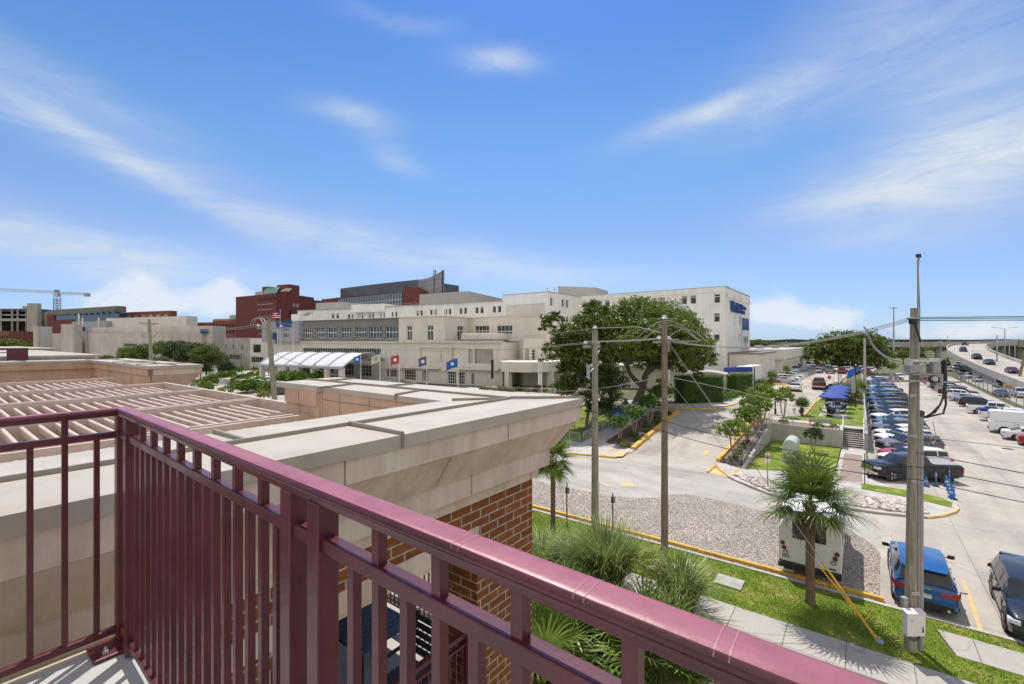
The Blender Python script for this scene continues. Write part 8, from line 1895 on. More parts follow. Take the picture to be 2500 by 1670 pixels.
for k in range(2):
 q=[W(2108+4*k, 16.2), W(2116+3*k, 16.2), W(2126, 16.1), W(2140, 16), W(2158, 15.8), W(2180, 15.6), W(2200, 15.3)]
 vv=[(797, 804, 835, 853, 868, 877, 880), (800, 812, 838, 856, 870, 878, 881)][k]
 wire([Vector((p.x, p.y, ZD(v, 15.8))) for p, v in zip(q, vv)], .024, ['outer drooping drop cable left of the transformer', 'inner drooping drop cable left of the transformer'][k], 'util_grey')
def gw(a, b, r, lab, m='wire_dark', sag=.35):return wire([a, b], r, lab, m, sag=sag)
c1=Vector((pb1[0], pb1[1]-.2, 8.75)); c2=Vector((pb2[0], pb2[1]-.18, 9.25+.0))
zc=lambda v, D:ZD(v, D)
D1_, D2_=25.4, 20.75
for k, (vL, v1, v2, v3) in enumerate(((1015, 1017, 1027, 1062), (1020, 1020, 1052, 1090), (1000, 1003, 1020, 1075))):
 a=Vector((pb1[0]-.2, pb1[1]-.2, zc((1003, 1019, 1010)[k], D1_))); b=Vector((pb2[0], pb2[1]-.2, zc((1025, 1051, 1040)[k], D2_))); c=P3(2215, (1135, 1165, 1100)[k], -.2)
 if k<2:
  gw(a, b, .014, ['upper dark cable between the middle poles', 'lower dark cable between the middle poles'][k], sag=.08)
  gw(b, c, .014, ['upper dark cable running to the right pole', 'lower dark cable running to the right pole'][k], sag=.25)
  d=P0t-Vector((0, 0, 3.2+k)); gw(a, d, .012, ['upper dark cable running left behind the cornice', 'lower dark cable running left behind the cornice'][k], sag=1)
 e=c+Vector((22, 0, -.3-.2*k)); gw(c+rt3*.1, e, .013, ['upper dark cable leaving the right pole', 'lower dark cable leaving the right pole', 'thin cable leaving the right pole above the others'][k], sag=.5)
a=Vector((pb1[0], pb1[1], zc(950, D1_))); b=Vector((pb2[0], pb2[1], zc(918, D2_))); gw(a, b, .014, 'pale cable rising from the smooth pole to the dark pole', 'wire', sag=.05)
a2=P0t-Vector((0, 0, 3.0)); gw(a, a2, .014, 'pale cable sweeping left from the smooth pole over the hospital', 'wire', sag=1.6)
c=P3(2215, 1062, -.2); wire([b, Vector((W(1800, 19).x, W(1800, 19).y, zc(955, 19))), Vector((W(2000, 17.4).x, W(2000, 17.4).y, zc(1005, 17.4))), c], .014, 'pale cable running down from the dark pole across the lawn to the right pole')
wire([c+rt3*.1, Vector(c)+Vector((10, .3, -.25)), Vector(c)+Vector((22, .5, -.1))], .012, 'pale cable leaving the right pole towards the right edge')
A_=Vector((pA.x+lx, pA.y+ly, 13.3)); B_=Vector((pB.x+qx, pB.y+qy, 12.7))
for k in range(2):
 gw(P0t+Vector((0, -.8*k, -.5)), A_+rt3*(1.2-2.2*k), .016, ['front wire between the left poles', 'rear wire between the left poles'][k], 'wire', sag=.9)
 gw(A_+rt3*(1.2-2.2*k), B_+rt3*(1.2-2.2*k), .016, ['front wire between the two farthest left poles', 'rear wire between the two farthest left poles'][k], 'wire', sag=.9)
gw(B_, B_+Vector((-42, 0, 0)), .016, 'wire leaving the farthest left pole', 'wire', sag=1.0)
for k in range(2):
 o=P0t+Vector((-.3+.6*k, -.6, -.7)); pts=[o+Vector((math.cos(math.pi*(1-f))*1.3, -.3, .75*math.sin(math.pi*f))) for f in[i/10 for i in range(11)]]; wire(pts, .03, ['left jumper loop on the pole above the drop off canopy', 'right jumper loop on the pole above the drop off canopy'][k])
gw(P0t-Vector((0, 0, 4.8)), Vector((-56, 48, 9.5)), .014, 'service wire running from the left pole to the hospital', 'wire', sag=.5)
anc=G(2146, 1568, .12)
for k, (ua, va) in enumerate(((1640, 800), (1652, 800), (1660, 930))):
 src=Vector((pb2[0]+.15, pb2[1], [z_t2-.9, z_t2-1.0, zc(925, D2_)][k])); dst=Vector((anc.x-.05+.05*k, anc.y, .14)); q=MB(); q.tube([src, dst], .009, 5); o=q.build('guy_wire', 'wire'); tag(o, ['leftmost steel guy wire from the dark pole to the lawn', 'middle steel guy wire from the dark pole to the lawn', 'lowest attached steel guy wire from the dark pole to the lawn'][k], 'guy wire', 'guy wires of the dark pole')
 d=(src-dst); L=2.75; e=dst+d.normalized()*L; q=MB(); q.tube([dst, e], .028, 8); o=q.build('guy_guard', 'yellow'); tag(o, ['left yellow plastic guard on a guy wire', 'middle yellow plastic guard on a guy wire', 'right yellow plastic guard on a guy wire'][k], 'guy guard', 'yellow guy wire guards')
q=MB(); q.cyl((anc.x, anc.y, .05), (anc.x, anc.y, .3), .05, n=8); q.box(anc.x-.12, anc.x+.12, anc.y-.12, anc.y+.12, .1, .17); tag(q.build('guy_anchor', 'steel'), 'small steel anchor of the guy wires in the lawn', 'anchor')
lp=W(2482, 104); wp=wood_pole('utility_pole', 'dark leaning wooden pole at the right edge beyond the fence', (lp.x, lp.y, 0), 12.0, .26, 'wood_pole_dark', (2.2, .8))
for(u, D, vT, kind, lab) in((2434, 129, 818, 'steel', 'plain grey lamp pole standing in the fence line'), (2297, 190, 827, 'steel', 'thin grey pole in the street left of the ramp'), (2478, 150, 835, 'steel', 'short thick pole under the right end of the viaduct'), (2464, 160, 835, 'steel', 'short pole beside the thick one under the viaduct')):
 p=W(u, D); r=empty('street_pole', (p.x, p.y, 0), 0, lab, 'pole'); q=MB(); q.cyl((0, 0, 0), (0, 0, ZD(vT, D)), .22, .14, 10); q.build('shaft', 'steel', r)
def hwlamp(u, D, vT, lab, zb=0, arms=(1, -1), L=3.5):
 p=W(u, D); r=empty('highway_lamp', (p.x, p.y, zb), 0, lab, 'lamp', 'double armed highway lamps'); h=ZD(vT, D)-zb; q=MB(); q.cyl((0, 0, 0), (0, 0, h-.6), .2, .12, 10)
 q.build('shaft', 'steel', r)
 for s in arms:
  q=MB(); q.tube([(0, 0, h-.8), tuple(rt3*s*L*.5+Vector((0, 0, h-.2))), tuple(rt3*s*L+Vector((0, 0, h)))], .06, 6); q.build('arm', 'steel', r)
  q=MB(); q.obox(rt3*s*(L+.4)+Vector((0, 0, h)), rt3*.6, fw3*.18, (0, 0, .09)); q.build('lamp_head', 'insul', r)
hwlamp(2453, 175, 799, 'double armed lamp over the right part of the ramp', 0, L=4)
hwlamp(2313, 330, 816, 'double armed lamp on the elevated highway right of the utility pole', 9.5, arms=(1,), L=5)
hwlamp(2404, 330, 824, 'small lamp on the elevated highway above the green sign', 9.5, arms=(), L=3)
p=W(2182, 250); r=empty('high_mast_light', (p.x, p.y, 0), 0, 'very tall high mast light left of the utility pole', 'lamp'); h=ZD(753, 250); q=MB(); q.cyl((0, 0, 0), (0, 0, h), .55, .25, 12); q.build('mast', 'steel', r); q=MB(); q.cyl((0, 0, h), (0, 0, h+.5), .5, .5, 14)
for k in range(6):a=k*1.047; q.obox((1.2*math.cos(a), 1.2*math.sin(a), h+.2), (.45*math.cos(a), .45*math.sin(a), 0), (-.2*math.sin(a), .2*math.cos(a), 0), (0, 0, .15))
q.build('lamp_ring', 'util_grey', r)
p=W(2111, 79, 1.6); r=empty('concrete_pole', (p.x, p.y, 1.6), 0, 'slim pale concrete pole between the lawn and the parked cars', 'pole'); q=MB(); q.cyl((0, 0, -.1), (.0, 0, ZD(826, 79)-1.6), .26, .16, 12); q.build('shaft', 'slab', r)
fc_=empty('chain_link_fence', (19.2, 60, 0), 0, 'long chain link fence between the lot and the street', 'fence')
m_, nt_, b_=new_mat('chain_link'); N=nt_.nodes; L_=nt_.links
geo=N.new('ShaderNodeNewGeometry'); sp=N.new('ShaderNodeSeparateXYZ'); L_.new(geo.outputs['Position'], sp.inputs[0])
def mth(op, a, b):
 n=N.new('ShaderNodeMath'); n.operation=op
 for i, x in enumerate((a, b)):
  if x is None:continue
  if isinstance(x, (int, float)):n.inputs[i].default_value=x
  else:L_.new(x, n.inputs[i])
 return n.outputs[0]
u_=mth('MULTIPLY', mth('ADD', sp.outputs[1], sp.outputs[0]), 1); a1=mth('FRACT', mth('MULTIPLY', mth('ADD', u_, sp.outputs[2]), 9), None); a2=mth('FRACT', mth('MULTIPLY', mth('SUBTRACT', u_, sp.outputs[2]), 9), None)
k_=mth('MAXIMUM', mth('LESS_THAN', a1, .13), mth('LESS_THAN', a2, .13)); b_.inputs['Base Color'].default_value=(.22, .23, .23, 1); b_.inputs['Metallic'].default_value=.3; b_.inputs['Roughness'].default_value=.5; L_.new(k_, b_.inputs['Alpha']); MT['chain']=m_
for k in range(27):
 y=58+k*5; x0=18.9+(y-60)*.025; q=MB(); q.cyl((x0-19.2, y-60, 0), (x0-19.2, y-60, 2.5), .06, n=8); q.build('post', 'util_grey', fc_)
q=MB(); q.quad((18.85-19.2, -2, .1), (22.2-19.2, 128, .1), (22.2-19.2, 128, 2.4), (18.85-19.2, -2, 2.4)); q.build('mesh_panel', 'chain', fc_)
q=MB(); q.beam((18.85-19.2, -2, 2.42), (22.2-19.2, 128, 2.42), .06, .06); q.build('top_rail', 'util_grey', fc_)
sheet('grass_strip', [(18.5, 55), (19.9, 55), (23.2, 190), (21.8, 190)], 'field', .02, slope=False)
p=G(2462, 962); r=empty('barricade', (p.x, p.y, 0), 0, 'yellow A shaped barricade by the street', 'barricade'); q=MB()
for s in(-1, 1):
 for t_ in(0, 1):q.beam((s*.9, t_*.8-.4, 0), (s*.55, 0, 2.0), .1, .1)
q.beam((-.8, 0, 1.9), (.8, 0, 1.9), .1, .2); q.build('frame', 'yellow', r)
def railing(name, label, pts, h, m='steel', post_step=1.5, rails=(1.0, .5), pick=0, infill=None, group=None, r=.03, cat='railing'):
 base=Vector(pts[0]); root=empty(name, tuple(base), 0, label, cat, group)
 for a, b in zip(pts[:-1], pts[1:]):
  a, b=Vector(a)-base, Vector(b)-base; L=(b-a).length; n=max(1, round(L/post_step))
  for f in rails:q=MB(); q.tube([a+Vector((0, 0, h*f)), b+Vector((0, 0, h*f))], r, 6); q.build('rail', m, root)
  for i in range(n+1):
   p=a.lerp(b, i/n); q=MB(); q.tube([p, p+Vector((0, 0, h))], r, 6); q.build('post', m, root)
  if infill:
   q=MB(); q.quad(a+Vector((0, 0, .1)), b+Vector((0, 0, .1)), b+Vector((0, 0, h*.97)), a+Vector((0, 0, h*.97))); q.build('mesh_panel', infill, root)
  if pick:
   q=MB(); k=0; nn=int(L/pick)
   for i in range(1, nn):
    p=a.lerp(b, i/nn); q.tube([p+Vector((0, 0, h*.1)), p+Vector((0, 0, h*.97))], .012, 4, cap=False)
   o=q.build('pickets', m, root)
 return root
railing('chain_link_fence', 'leaning wire mesh fence on top of the sloping retaining wall', [(-7.62, 41.4, .25), (-7.62, 55.0, 1.82)], 1.15, 'util_grey', 1.9, (1.0,), infill='chain', cat='fence', r=.025)
railing('handrail', 'grey handrail on top of the back retaining wall', [(-7.5, 55.25, 1.75), (-1.6, 55.25, 1.75)], 1.0, 'util_grey', 2.0, (1.0,), r=.03)
for x, lab in((-1.38, 'white stair handrail on the left side of the steps'), (.30, 'white stair handrail on the right side of the steps')):
 railing('stair_handrail', lab, [(x, 55.2, .1), (x, 58.6, 1.7)], 1.05, 'white_paint', 3.4, (1.0, .55), r=.035, group='stair handrails')
railing('picket_railing', 'pale picket railing on the dark wall beside the parked cars', [(.47, 57, 1.72), (.47, 84, 1.72)], 1.1, 'white_paint', 2.4, (1.0, .12), pick=.2, r=.03, group=None)
railing('ramp_railing', 'left metal railing of the pedestrian ramp by the oak', [(-22.6, 41.6, .15), (-22.6, 56.5, 1.9)], 1.05, 'steel', 1.5, (1.0, .85, .12), pick=.16, group='ramp railings')
railing('ramp_railing', 'right metal railing of the pedestrian ramp by the dark bed', [(-20.8, 43.0, .3), (-20.9, 56.5, 1.9)], 1.05, 'steel', 1.5, (1.0, .85), group='ramp railings')
railing('ramp_railing', 'short metal railing turning left at the foot of the pedestrian ramp', [(-26.5, 41.3, .1), (-22.8, 41.3, .1)], 1.05, 'steel', 1.2, (1.0, .12), pick=.15, group='ramp railings')
railing('picket_fence', 'dark picket fence behind the smooth grey pole', [(-30, 46, .6), (-24.2, 46, .6)], 1.2, 'dark_steel', 1.9, (1.0, .1), pick=.13, cat='fence')
q=MB(); q.box(-20.95, -20.7, 42.7, 57.3, 0, .25); q.v=[(x, y, z+terr(-8 if x>-20 else-20, y)) for x, y, z in q.v]; tag(q.build('ramp_kerb', 'slab'), kind='structure')
railing('hospital_railing', 'thin railing in front of the hospital behind the stone cornice', [tuple(W(1060, 80, 1.6)), tuple(W(1500, 74, 1.6))], 1.1, 'steel', 2.0, (1.0,), r=.025)
q=MB(); a, b=W(1180, 84, 1.6), W(1420, 79, 1.6); q.beam((a.x, a.y, 1.9), (b.x, b.y, 1.9), .3, .9); tag(q.build('kerb_wall', 'beige_wall'), 'low beige kerb wall behind the row of hospital bushes', 'wall')
r=empty('bench', (-3.3, 57.4, 1.62), 0, 'long green slatted bench on the path above the retaining wall', 'bench')
q=MB();
for k in range(4):q.box(-1.0, 1.0, -.05+k*.004, -.02+k*.004, .45+k*.11, .53+k*.11)
q.build('backrest', 'util_grey', r); q=MB()
for k in range(4):q.box(-1.0, 1.0, .0+k*.11, .09+k*.11, .42, .45)
q.build('seat', 'util_grey', r)
for s in(-.9, .9):q=MB(); q.box(s-.03, s+.03, 0, .42, 0, .42); q.box(s-.03, s+.03, -.05, .0, 0, .9); q.build('leg', 'util_grey', r)
p=W(1939, 56.5, 1.7); r=empty('fire_hydrant', (p.x, p.y, 1.72), 0, 'small white and black fire hydrant at the lawn corner', 'hydrant'); q=MB(); q.lathe([(.16, 0), (.16, .06), (.11, .08), (.11, .5), (.14, .52), (.12, .62), (.05, .7), (0, .71)], (0, 0, 0), 14); q.build('barrel', 'white_paint', r); q=MB(); q.tube([(-.2, 0, .4), (.2, 0, .4)], .06, 8); q.build('nozzles', 'black', r)
def picnic(y, x, lab, i):
 r=empty('picnic_table', (x, y, 1.74), i*.8, lab, 'picnic table', 'picnic tables under the blue umbrellas')
 q=MB(); q.cyl((0, 0, .72), (0, 0, .76), .62, n=24); q.build('table_top', 'steel', r); q=MB(); q.cyl((0, 0, 0), (0, 0, .72), .06, n=10); q.build('pedestal', 'black', r)
 for k in range(4):
  a=k*math.pi/2; c, s=math.cos(a), math.sin(a)
  q=MB(); q.tube([(c*.05, s*.05, .25), (c*.55, s*.55, .15), (c*.95, s*.95, .42)], .035, 8); q.build('seat_arm', 'black', r)
  q=MB(); q.obox((c*.95, s*.95, .45), (c*.2, s*.2, 0), (-s*.22, c*.22, 0), (0, 0, .02)); q.build('seat', 'sign_blue', r)
  q=MB(); q.obox((c*1.2, s*1.2, .68), (c*.02, s*.02, .01), (-s*.22, c*.22, 0), (c*.05, s*.05, .15)); q.build('backrest', 'sign_blue', r)
  q=MB();
  for w_ in(-1, 1):q.tube([(c*.95-s*w_*.24, s*.95+c*w_*.24, .45), (c*1.18-s*w_*.24, s*1.18+c*w_*.24, .5), (c*1.35-s*w_*.26, s*1.35+c*w_*.26, .95)], .03, 6)
  q.build('curved_arms', 'black', r)
 u_=empty('umbrella', (x, y, 1.74), i*.4, lab.replace('picnic table', 'umbrella').replace('under', 'of'), 'umbrella', 'blue umbrellas on the upper lawn')
 return r, u_
UL=['nearest picnic table beside the black bin', 'second picnic table on the upper lawn', 'third picnic table on the upper lawn', 'farthest picnic table on the upper lawn']
UU=['nearest and lowest looking blue umbrella on the upper lawn', 'second nearest blue umbrella on the upper lawn', 'third blue umbrella partly hidden by the second', 'farthest blue umbrella of the four']
for i, y in enumerate((66.3, 70.6, 75.0, 79.6)):
 r, u_=picnic(y, -2.55+.1*i, UL[i], i); u_['label']=UU[i]
 q=MB(); n=8; vs=[(0, 0, 2.75)]
 for rr, z in((.7, 2.56), (1.4, 2.24), (1.42, 2.10)):
  for k in range(n*2):
   a=k*math.pi/n; sc=1-(.03 if k%2 else 0); vs.append((rr*sc*math.cos(a), rr*sc*math.sin(a), z+(.03 if k%2 and z<2.5 else 0)))
 N2=n*2; fs=[(0, 1+k, 1+(k+1)%N2) for k in range(N2)]
 for j in range(2):fs+=[(1+j*N2+k, 1+(j+1)*N2+k, 1+(j+1)*N2+(k+1)%N2, 1+j*N2+(k+1)%N2) for k in range(N2)]
 q.add(vs, fs, 0); q.build('canopy', 'umb_blue', u_); q=MB(); q.cyl((0, 0, .0), (0, 0, 2.85), .03, n=8); q.build('pole', 'black', u_)
 pd=MB(); pd.box(-3.9, -1.2, y-1.3, y+1.2, 1.70, 1.745); tag(pd.build('pavement', 'slab'), kind='structure')
p=W(2026, 53.4, 1.7); r=empty('litter_bin', (p.x, p.y, 1.74), 0, 'black domed litter bin in front of the nearest picnic table', 'bin'); q=MB(); q.lathe([(.30, 0), (.33, .8), (.34, .85), (.28, 1.05), (.12, 1.15), (0, 1.16)], (0, 0, 0), 18); q.build('body', 'black', r)
def flag_me(wd, ht, drop, seed, n=10):
 rd=random.Random(seed); q=MB(); vs=[]; ph=rd.uniform(0, 3)
 for i in range(n+1):
  for j in range(5):
   f=i/n; g_=j/4; vs.append((f*wd*.92, .12*math.sin(f*7+ph+g_)*f, -g_*ht-drop*f*f+.05*math.sin(f*5+ph)))
 fs=[(i*5+j, (i+1)*5+j, (i+1)*5+j+1, i*5+j+1) for i in range(n) for j in range(4)]
 q.add(vs, fs, 0, True); return q
def flagpole(u, D, vT, vF0, fw_, fh, lab, m, zb=1.6, emblem=None, drop=.3, pole='white_paint', side=-1, hang=False, name='flagpole'):
 p=W(u, D); r=empty(name, (p.x, p.y, zb), 0, lab, 'flagpole', 'flagpoles in front of the hospital' if pole=='white_paint' else None)
 h=ZD(vT, D)-zb; q=MB(); q.cyl((0, 0, 0), (0, 0, h), .07, .05, 10); q.build('shaft', pole, r); q=MB(); q.lathe([(0, h), (.09, h+.05), (.11, h+.12), (.07, h+.2), (0, h+.22)], (0, 0, 0), 10); q.build('finial', 'insul', r)
 f=flag_me(fw_, fh, drop, int(u)); o=f.build('flag', m, r); o.location=(0, 0, ZD(vF0, D)-zb); o.rotation_euler=(0, R(0 if not hang else 68), math.atan2(RT[1]*side, RT[0]*side)+.15)
 if emblem:
  e=MB(); e.tube([(fw_*.45, -.16, -fh*.5-drop*.22), (fw_*.45, .16, -fh*.5-drop*.22)], min(fw_*.2, fh*.2), 16); ee=e.build('emblem', emblem, o)
 return r
flagpole(1323, 76, 873, 878, .7, 4.2, 'tall white flagpole with a white flag hanging down beside the porch', 'white_paint', drop=0, hang=False, emblem='util_grey')
flagpole(1206, 86, 872, 878, .6, 3.6, 'flagpole with a limp black flag left of the porch', 'black', drop=0, emblem=None)
MT['flag_blue']=mat('bright_blue_flag', (.012, .11, .42), .8, .1, 4); MT['flag_red']=mat('red_flag', (.42, .05, .06), .8, .15, 4); MT['flag_purple']=mat('purple_flag', (.10, .09, .24), .8, .15, 4); MT['flag_cream']=mat('cream_flag', (.52, .50, .42), .8, .15, 4)
flagpole(1118, 84, 874, 876, 2.3, 1.6, 'flagpole flying a bright blue flag with a white ring', 'flag_blue', emblem='white_paint', drop=.6)
flagpole(1042, 86, 868, 871, 1.65, 1.65, 'flagpole flying a purple flag with a white emblem', 'flag_purple', emblem='white_paint', drop=.3)
flagpole(975, 87, 865, 867, 1.7, 1.65, 'flagpole flying a red flag', 'flag_red', emblem='white_paint', drop=.3)
flagpole(928, 88, 863, 866, 1.75, 1.5, 'flagpole flying a cream flag with green marks', 'flag_cream', emblem='util_grey', drop=.4)
flagpole(881, 89, 862, 868, 1.5, 1.3, 'flagpole flying a deep blue flag by the canopy end', 'flag_blue', emblem='white_paint', drop=.3)
flagpole(684, 118, 757, 763, 1.8, 1.5, 'tallest flagpole flying the striped national flag', 'flag_red', drop=.1, emblem=None)
us=[o for o in COL.objects if o.name.startswith('flagpole')][-1]
for ch in us.children:
 if ch.name.startswith('flag'):
  for k in range(3):e=MB(); e.obox((.9, -.0, -.22-k*.5-.05), (.85, 0, -.05), (0, .09, 0), (0, 0, .10)); e.build('stripe', 'white_paint', ch)
  e=MB(); e.obox((.35, 0, -.35), (.35, 0, 0), (0, .10, 0), (0, 0, .36)); e.build('canton', 'sign_blue', ch)
flagpole(677, 112, 806, 812, .5, 2.6, 'flagpole with a drooping dark flag beside the left wooden pole', 'sign_dark', drop=.2)
flagpole(715, 110, 806, 812, .5, 1.6, 'flagpole with a drooping grey flag in front of the grey windows', 'util_grey', drop=.4)
flagpole(2089, 61, 893, 898, 1.3, 1.0, 'black flagpole with a light blue flag and a hanging sign', 'flag_blue', zb=1.7, pole='black', drop=.6)
bp_=[o for o in COL.objects if o.name.startswith('flagpole')][-1]
h_=0
p=W(2083, 61, 1.7)
q=MB(); q.obox((-.3*RT[0], -.3*RT[1], 4.0-1.7+.9), rt3*.32, fw3*.04, (0, 0, .75)); q.build('hanging_sign', 'util_grey', bp_); q=MB(); q.obox((-.3*RT[0], -.3*RT[1], 2.2), rt3*.28, fw3*.05, (0, 0, .2)); q.build('round_sign', 'util_grey', bp_)
for(u, D, vT, zb, lab) in((1842, 60, 900, 1.6, 'tall black lamp post with a white globe behind the crape myrtles'), (590, 120, 862, 1.6, 'dark lamp post in the planted forecourt left of the pole'), (620, 115, 870, 1.6, 'dark lamp post left of the left wooden pole'), (656, 112, 880, 1.6, 'dark lamp post just right of the left wooden pole'), (699, 108, 873, 1.6, 'dark lamp post in front of the canopy bushes'), (546, 135, 895, 1.0, 'dark lamp post between the left trees'), (770, 96, 889, 1.6, 'pale lamp column at the end of the canopy bushes')):
 p=W(u, D); r=empty('lamp_post', (p.x, p.y, zb), 0, lab, 'lamp post', 'lamp posts'); h=ZD(vT, D)-zb; q=MB(); q.cyl((0, 0, 0), (0, 0, h), .09, .06, 10); q.cyl((0, 0, 0), (0, 0, .5), .16, .12, 10); q.build('shaft', 'black', r)
 q=MB(); q.lathe([(0, h), (.13, h+.04), (.19, h+.2), (.13, h+.36), (0, h+.4)], (0, 0, 0), 12); q.build('globe', 'insul', r)
p=W(1893, 56, 1.6); r=empty('street_sign', (p.x, p.y, 1.6), 0, 'dark street name sign post at the junction', 'sign'); h=ZD(957, 56)-1.6; q=MB(); q.cyl((0, 0, 0), (0, 0, h), .07, n=10); q.cyl((0, 0, 0), (0, 0, .7), .12, n=10); q.build('post', 'black', r); q=MB(); q.obox((0, 0, h), (.5, .12, 0), (-.01, .03, 0), (0, 0, .13)); q.build('name_blade', 'sign_dark', r)
q=MB(); q.obox((0, 0, h-.02), (.45, .108, 0), (-.012, .04, 0), (0, 0, .045)); q.build('name_lettering', 'util_grey', r)
p=W(2027, 66, 1.6); r=empty('wayfinding_sign', (p.x, p.y, 1.6), 0, 'navy wayfinding sign board with a curved top beside the umbrellas', 'sign'); zt_=ZD(938, 66)-1.6; q=MB()
top=[(-.62, zt_-.25), (-.45, zt_-.22), (-.22, zt_-.02), (0, zt_+.08), (.22, zt_-.02), (.45, zt_-.22), (.62, zt_-.25)]
pl_=[(-.62, .3), (.62, .3)]+top[::-1]; n=len(pl_); fv=[rt3*x+Vector((0, 0, z))-fw3*.05 for x, z in pl_]+[rt3*x+Vector((0, 0, z))+fw3*.05 for x, z in pl_]
q.add(fv, [tuple(range(n)), tuple(range(n, 2*n))[::-1]]+[(i, n+i, n+(i+1)%n, (i+1)%n) for i in range(n)]); q.build('board', 'sign_dark', r)
for k, (z, w_, mm) in enumerate(((zt_-.75, .5, 'sign_red'), (zt_-.92, .5, 'white_paint'), (zt_-1.1, .42, 'white_paint'), (zt_-1.35, .5, 'sign_red'), (zt_-1.52, .46, 'white_paint'), (zt_-1.7, .4, 'white_paint'))):q=MB(); q.obox(Vector((0, 0, z))-fw3*.055, rt3*w_, fw3*.006, (0, 0, .05 if mm=='sign_red' else .028)); q.build('text_line', mm, r)
for s in(-.66, .66):q=MB(); q.obox(rt3*s+Vector((0, 0, zt_*.5-.05)), rt3*.04, fw3*.05, (0, 0, zt_*.5)); q.build('post', 'black', r)
p=W(2024, 92, 1.6); r=empty('stop_sign', (p.x, p.y, 1.6), 0, 'red octagonal sign seen above the wayfinding board', 'sign'); q=MB(); h=ZD(921, 92)-1.6; q.cyl((0, 0, 0), (0, 0, h+.3), .04, n=8); q.build('post', 'steel', r)
q=MB(); c_=Vector((0, 0, h))-fw3*.06; ov=[c_+rt3*.42*math.cos(R(22.5+45*k))+Vector((0, 0, .42*math.sin(R(22.5+45*k)))) for k in range(8)]; ov2=[v+fw3*.02 for v in ov]; q.add(ov+ov2, [tuple(range(8)), tuple(range(8, 16))[::-1]]+[(i, 8+i, 8+(i+1)%8, (i+1)%8) for i in range(8)]); q.build('octagon', 'sign_red', r)
text_mesh('sign_letters', 'STOP', .30, 'white_paint', r, tuple(c_-fw3*.012), (R(90), 0, YAW), .003)
for(u, vb, vT, v0, v1, m1, lab) in((1384, 1280, 1182, 1194, 1210, 'util_grey', 'small grey sign on a black post near the palm at the brick corner'), (1496, 1300, 1208, 1216, 1234, 'util_grey', 'small grey sign on a black post beside the smooth grey pole')):
 p=G(u, vb, .1); D=(CAMH-.1)*F/(vb-835); r=empty('sign_post', (p.x, p.y, .08), 0, lab, 'sign', 'small signs in the verge'); h=ZD(vT, D)-.08; q=MB(); q.cyl((0, 0, 0), (0, 0, h), .035, n=8); q.lathe([(0, h), (.05, h+.03), (0, h+.1)], (0, 0, 0), 8); q.build('post', 'black', r)
 q=MB(); q.obox(rt3*.03-fw3*-.05+Vector((0, 0, (ZD(v0, D)+ZD(v1, D))/2)), rt3*.12, fw3*.01, (0, 0, .17)); q.build('sign_plate', m1, r)
p=G(1874, 1190, .1); D=(CAMH-.1)*F/355; r=empty('sign_post', (p.x, p.y, .1), 0, 'narrow no parking sign seen edge on among the river rocks', 'sign'); h=ZD(1106, D); q=MB(); q.cyl((0, 0, 0), (0, 0, h), .04, n=8); q.build('post', 'util_grey', r); q=MB(); q.obox((.0, 0, h-.45), (.12, .1, 0), (-.01, .012, 0), (0, 0, .32)); q.build('sign_plate', 'white_paint', r); q=MB(); q.obox((.0, -.015, h-.38), (.09, .075, 0), (-.01, .012, 0), (0, 0, .12)); q.build('red_symbol', 'sign_red', r)
p=G(2111, 1184, .1); r=empty('sign_post', (p.x, p.y, .1), 0, 'thin black post at the front corner of the dark pickup', 'post'); q=MB(); q.cyl((0, 0, 0), (0, 0, 2.3), .03, n=8); q.build('post', 'black', r)
for i, (u, v) in enumerate(((1567, 975), (1637, 968))):p=GT(u, v); r=empty('sign_post', tuple(p), 0, ['white sign left of the dark pole near the service building', 'white sign by the clipped hedge'][i], 'sign'); q=MB(); q.cyl((0, 0, 0), (0, 0, 2.3), .03, n=8); q.build('post', 'util_grey', r); q=MB(); q.obox(Vector((0, 0, 2.0))-fw3*.05, rt3*.3, fw3*.01, (0, 0, .38)); q.build('sign_plate', 'white_paint', r); q=MB(); q.obox(Vector((0, 0, 2.05))-fw3*.065, rt3*.18, fw3*.006, (0, 0, .06)); q.obox(Vector((0, 0, 1.88))-fw3*.065, rt3*.18, fw3*.006, (0, 0, .06)); q.build('sign_text', 'black', r)
p=GT(1515, 1030); r=empty('blue_sign', tuple(p), 0, 'low wide blue sign under the oak', 'sign'); q=MB(); q.obox((0, 0, 1.0), rt3*.95, fw3*.06, (0, 0, .42)); q.build('board', 'flag_blue', r)
for s in(-.8, .8):q=MB(); q.obox(rt3*s+Vector((0, 0, .4)), rt3*.05, fw3*.05, (0, 0, .4)); q.build('leg', 'black', r)
q=MB(); q.obox(Vector((0, 0, .3)), rt3*1.0, fw3*.08, (0, 0, .28)); q.build('base', 'dark_steel', r)
r=empty('utility_cabinet', (-5.3, 45.5, .12), 0, 'pale green utility cabinet with a rounded top on the lower lawn', 'cabinet'); q=MB(); n=12; hw, hz, L=.52, 1.5, 2.5
pr_=[(-hw, 0)]+[(hw*math.cos(math.pi-math.pi*i/n), hz+hw*.9*math.sin(math.pi*i/n)) for i in range(n+1)]+[(hw, 0)]; k=len(pr_)
vv=[(x+.5, y, z) for y in(0, L) for x, z in pr_]; q.add(vv, [(i, i+1, k+i+1, k+i) for i in range(k-1)], 0, True); q.add(vv[:k], [tuple(range(k))[::-1]]); q.add(vv[k:], [tuple(range(k))]); q.build('shell', 'cab_green', r)
q=MB(); q.box(-.12, 1.12, -.1, L+.1, -.1, .08); q.build('plinth', 'slab', r); q=MB(); q.box(1.02, 1.03, .3, 2.2, .55, .58); q.box(1.02, 1.04, 1.2, 1.24, .2, 1.5); q.build('door_seam', 'util_grey', r)
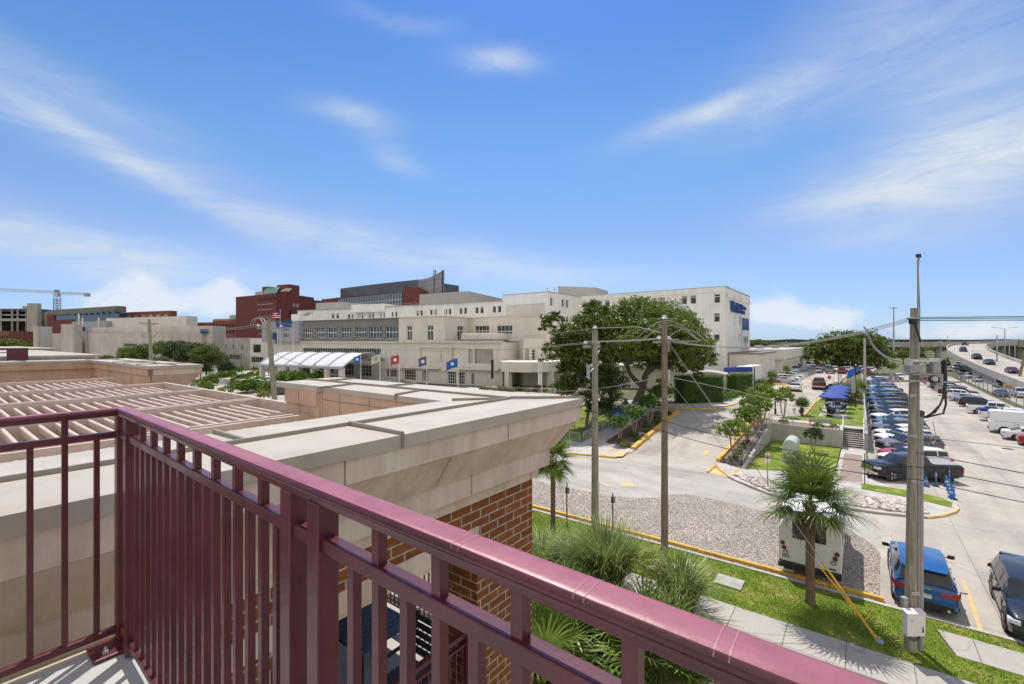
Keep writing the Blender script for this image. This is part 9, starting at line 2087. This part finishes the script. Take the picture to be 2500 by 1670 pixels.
def cone(u, v, lab, k):
 p=G(u, v, .0); r=empty('traffic_cone' if k else 'delineator_post', (p.x, p.y, .02 if p.y>42 or p.x>4.8 else .12), 0, lab, 'cone' if k else 'bollard', 'blue cones behind the black pickup')
 if k:
  q=MB(); q.lathe([(.18, .03), (.03, .72), (0, .73)], (0, 0, 0), 16); q.build('cone', 'cone_blue', r); q=MB(); q.lathe([(.122, .30), (.088, .46)], (.0, 0, 0), 16); q.v=[(x*1.06, y*1.06, z) for x, y, z in q.v]; q.build('band', 'insul', r); q=MB(); q.box(-.19, .19, -.19, .19, 0, .03); q.build('foot', 'black', r)
 else:
  q=MB(); q.cyl((0, 0, .05), (0, 0, 1.05), .05, .045, 12); q.lathe([(.02, 1.05), (.035, 1.12), (.015, 1.16), (0, 1.16)], (0, 0, 0), 8); q.build('post', 'cone_blue', r); q=MB(); q.cyl((0, 0, 0), (0, 0, .05), .2, .17, 14); q.build('foot', 'black', r); q=MB(); q.cyl((0, 0, .72), (0, 0, .80), .053, n=12); q.build('band', 'insul', r); q=MB(); q.cyl((0, 0, .88), (0, 0, .96), .053, n=12); q.build('band', 'insul', r)
cone(2261, 1188, 'blue cone just right of the wooden pole', 1); cone(2285, 1188, 'blue post between the two groups of cones', 0); cone(2312, 1189, 'farthest blue cone of the right cluster', 1); cone(2317, 1182, 'farthest blue post of the right cluster', 0); cone(2318, 1198, 'second blue cone of the right cluster', 1); cone(2322, 1206, 'blue cone in the middle of the right cluster', 1); cone(2324, 1216, 'nearest blue cone of the right cluster', 1); cone(2329, 1220, 'nearest blue post of the right cluster', 0)
for(u, v) in((2052, 905), (2061, 903)):
 pass
for i, (u, D) in enumerate(((2047, 92), (2051, 93), (2055, 94))):p=W(u, D, 1.6); r=empty('bollard', (p.x, p.y, 1.6), 0, ['blue', 'middle pale', 'right pale'][i]+' slim post of the three behind the umbrellas', 'post', 'slim posts behind the umbrellas'); q=MB(); q.cyl((0, 0, 0), (0, 0, 2.4), .07, n=8); q.build('shaft', 'steel' if i else 'sign_blue', r)
sheet('painted_kerb', [(-18.5, 111), (-13.5, 110.5), (-13.2, 111.6), (-18.2, 113)], 'sign_red', .02, thick=.15); sheet('painted_kerb', [(-14.5, 108.6), (-10.6, 108.2), (-10.6, 109.2), (-14.5, 110)], 'yellow', .02, thick=.15)
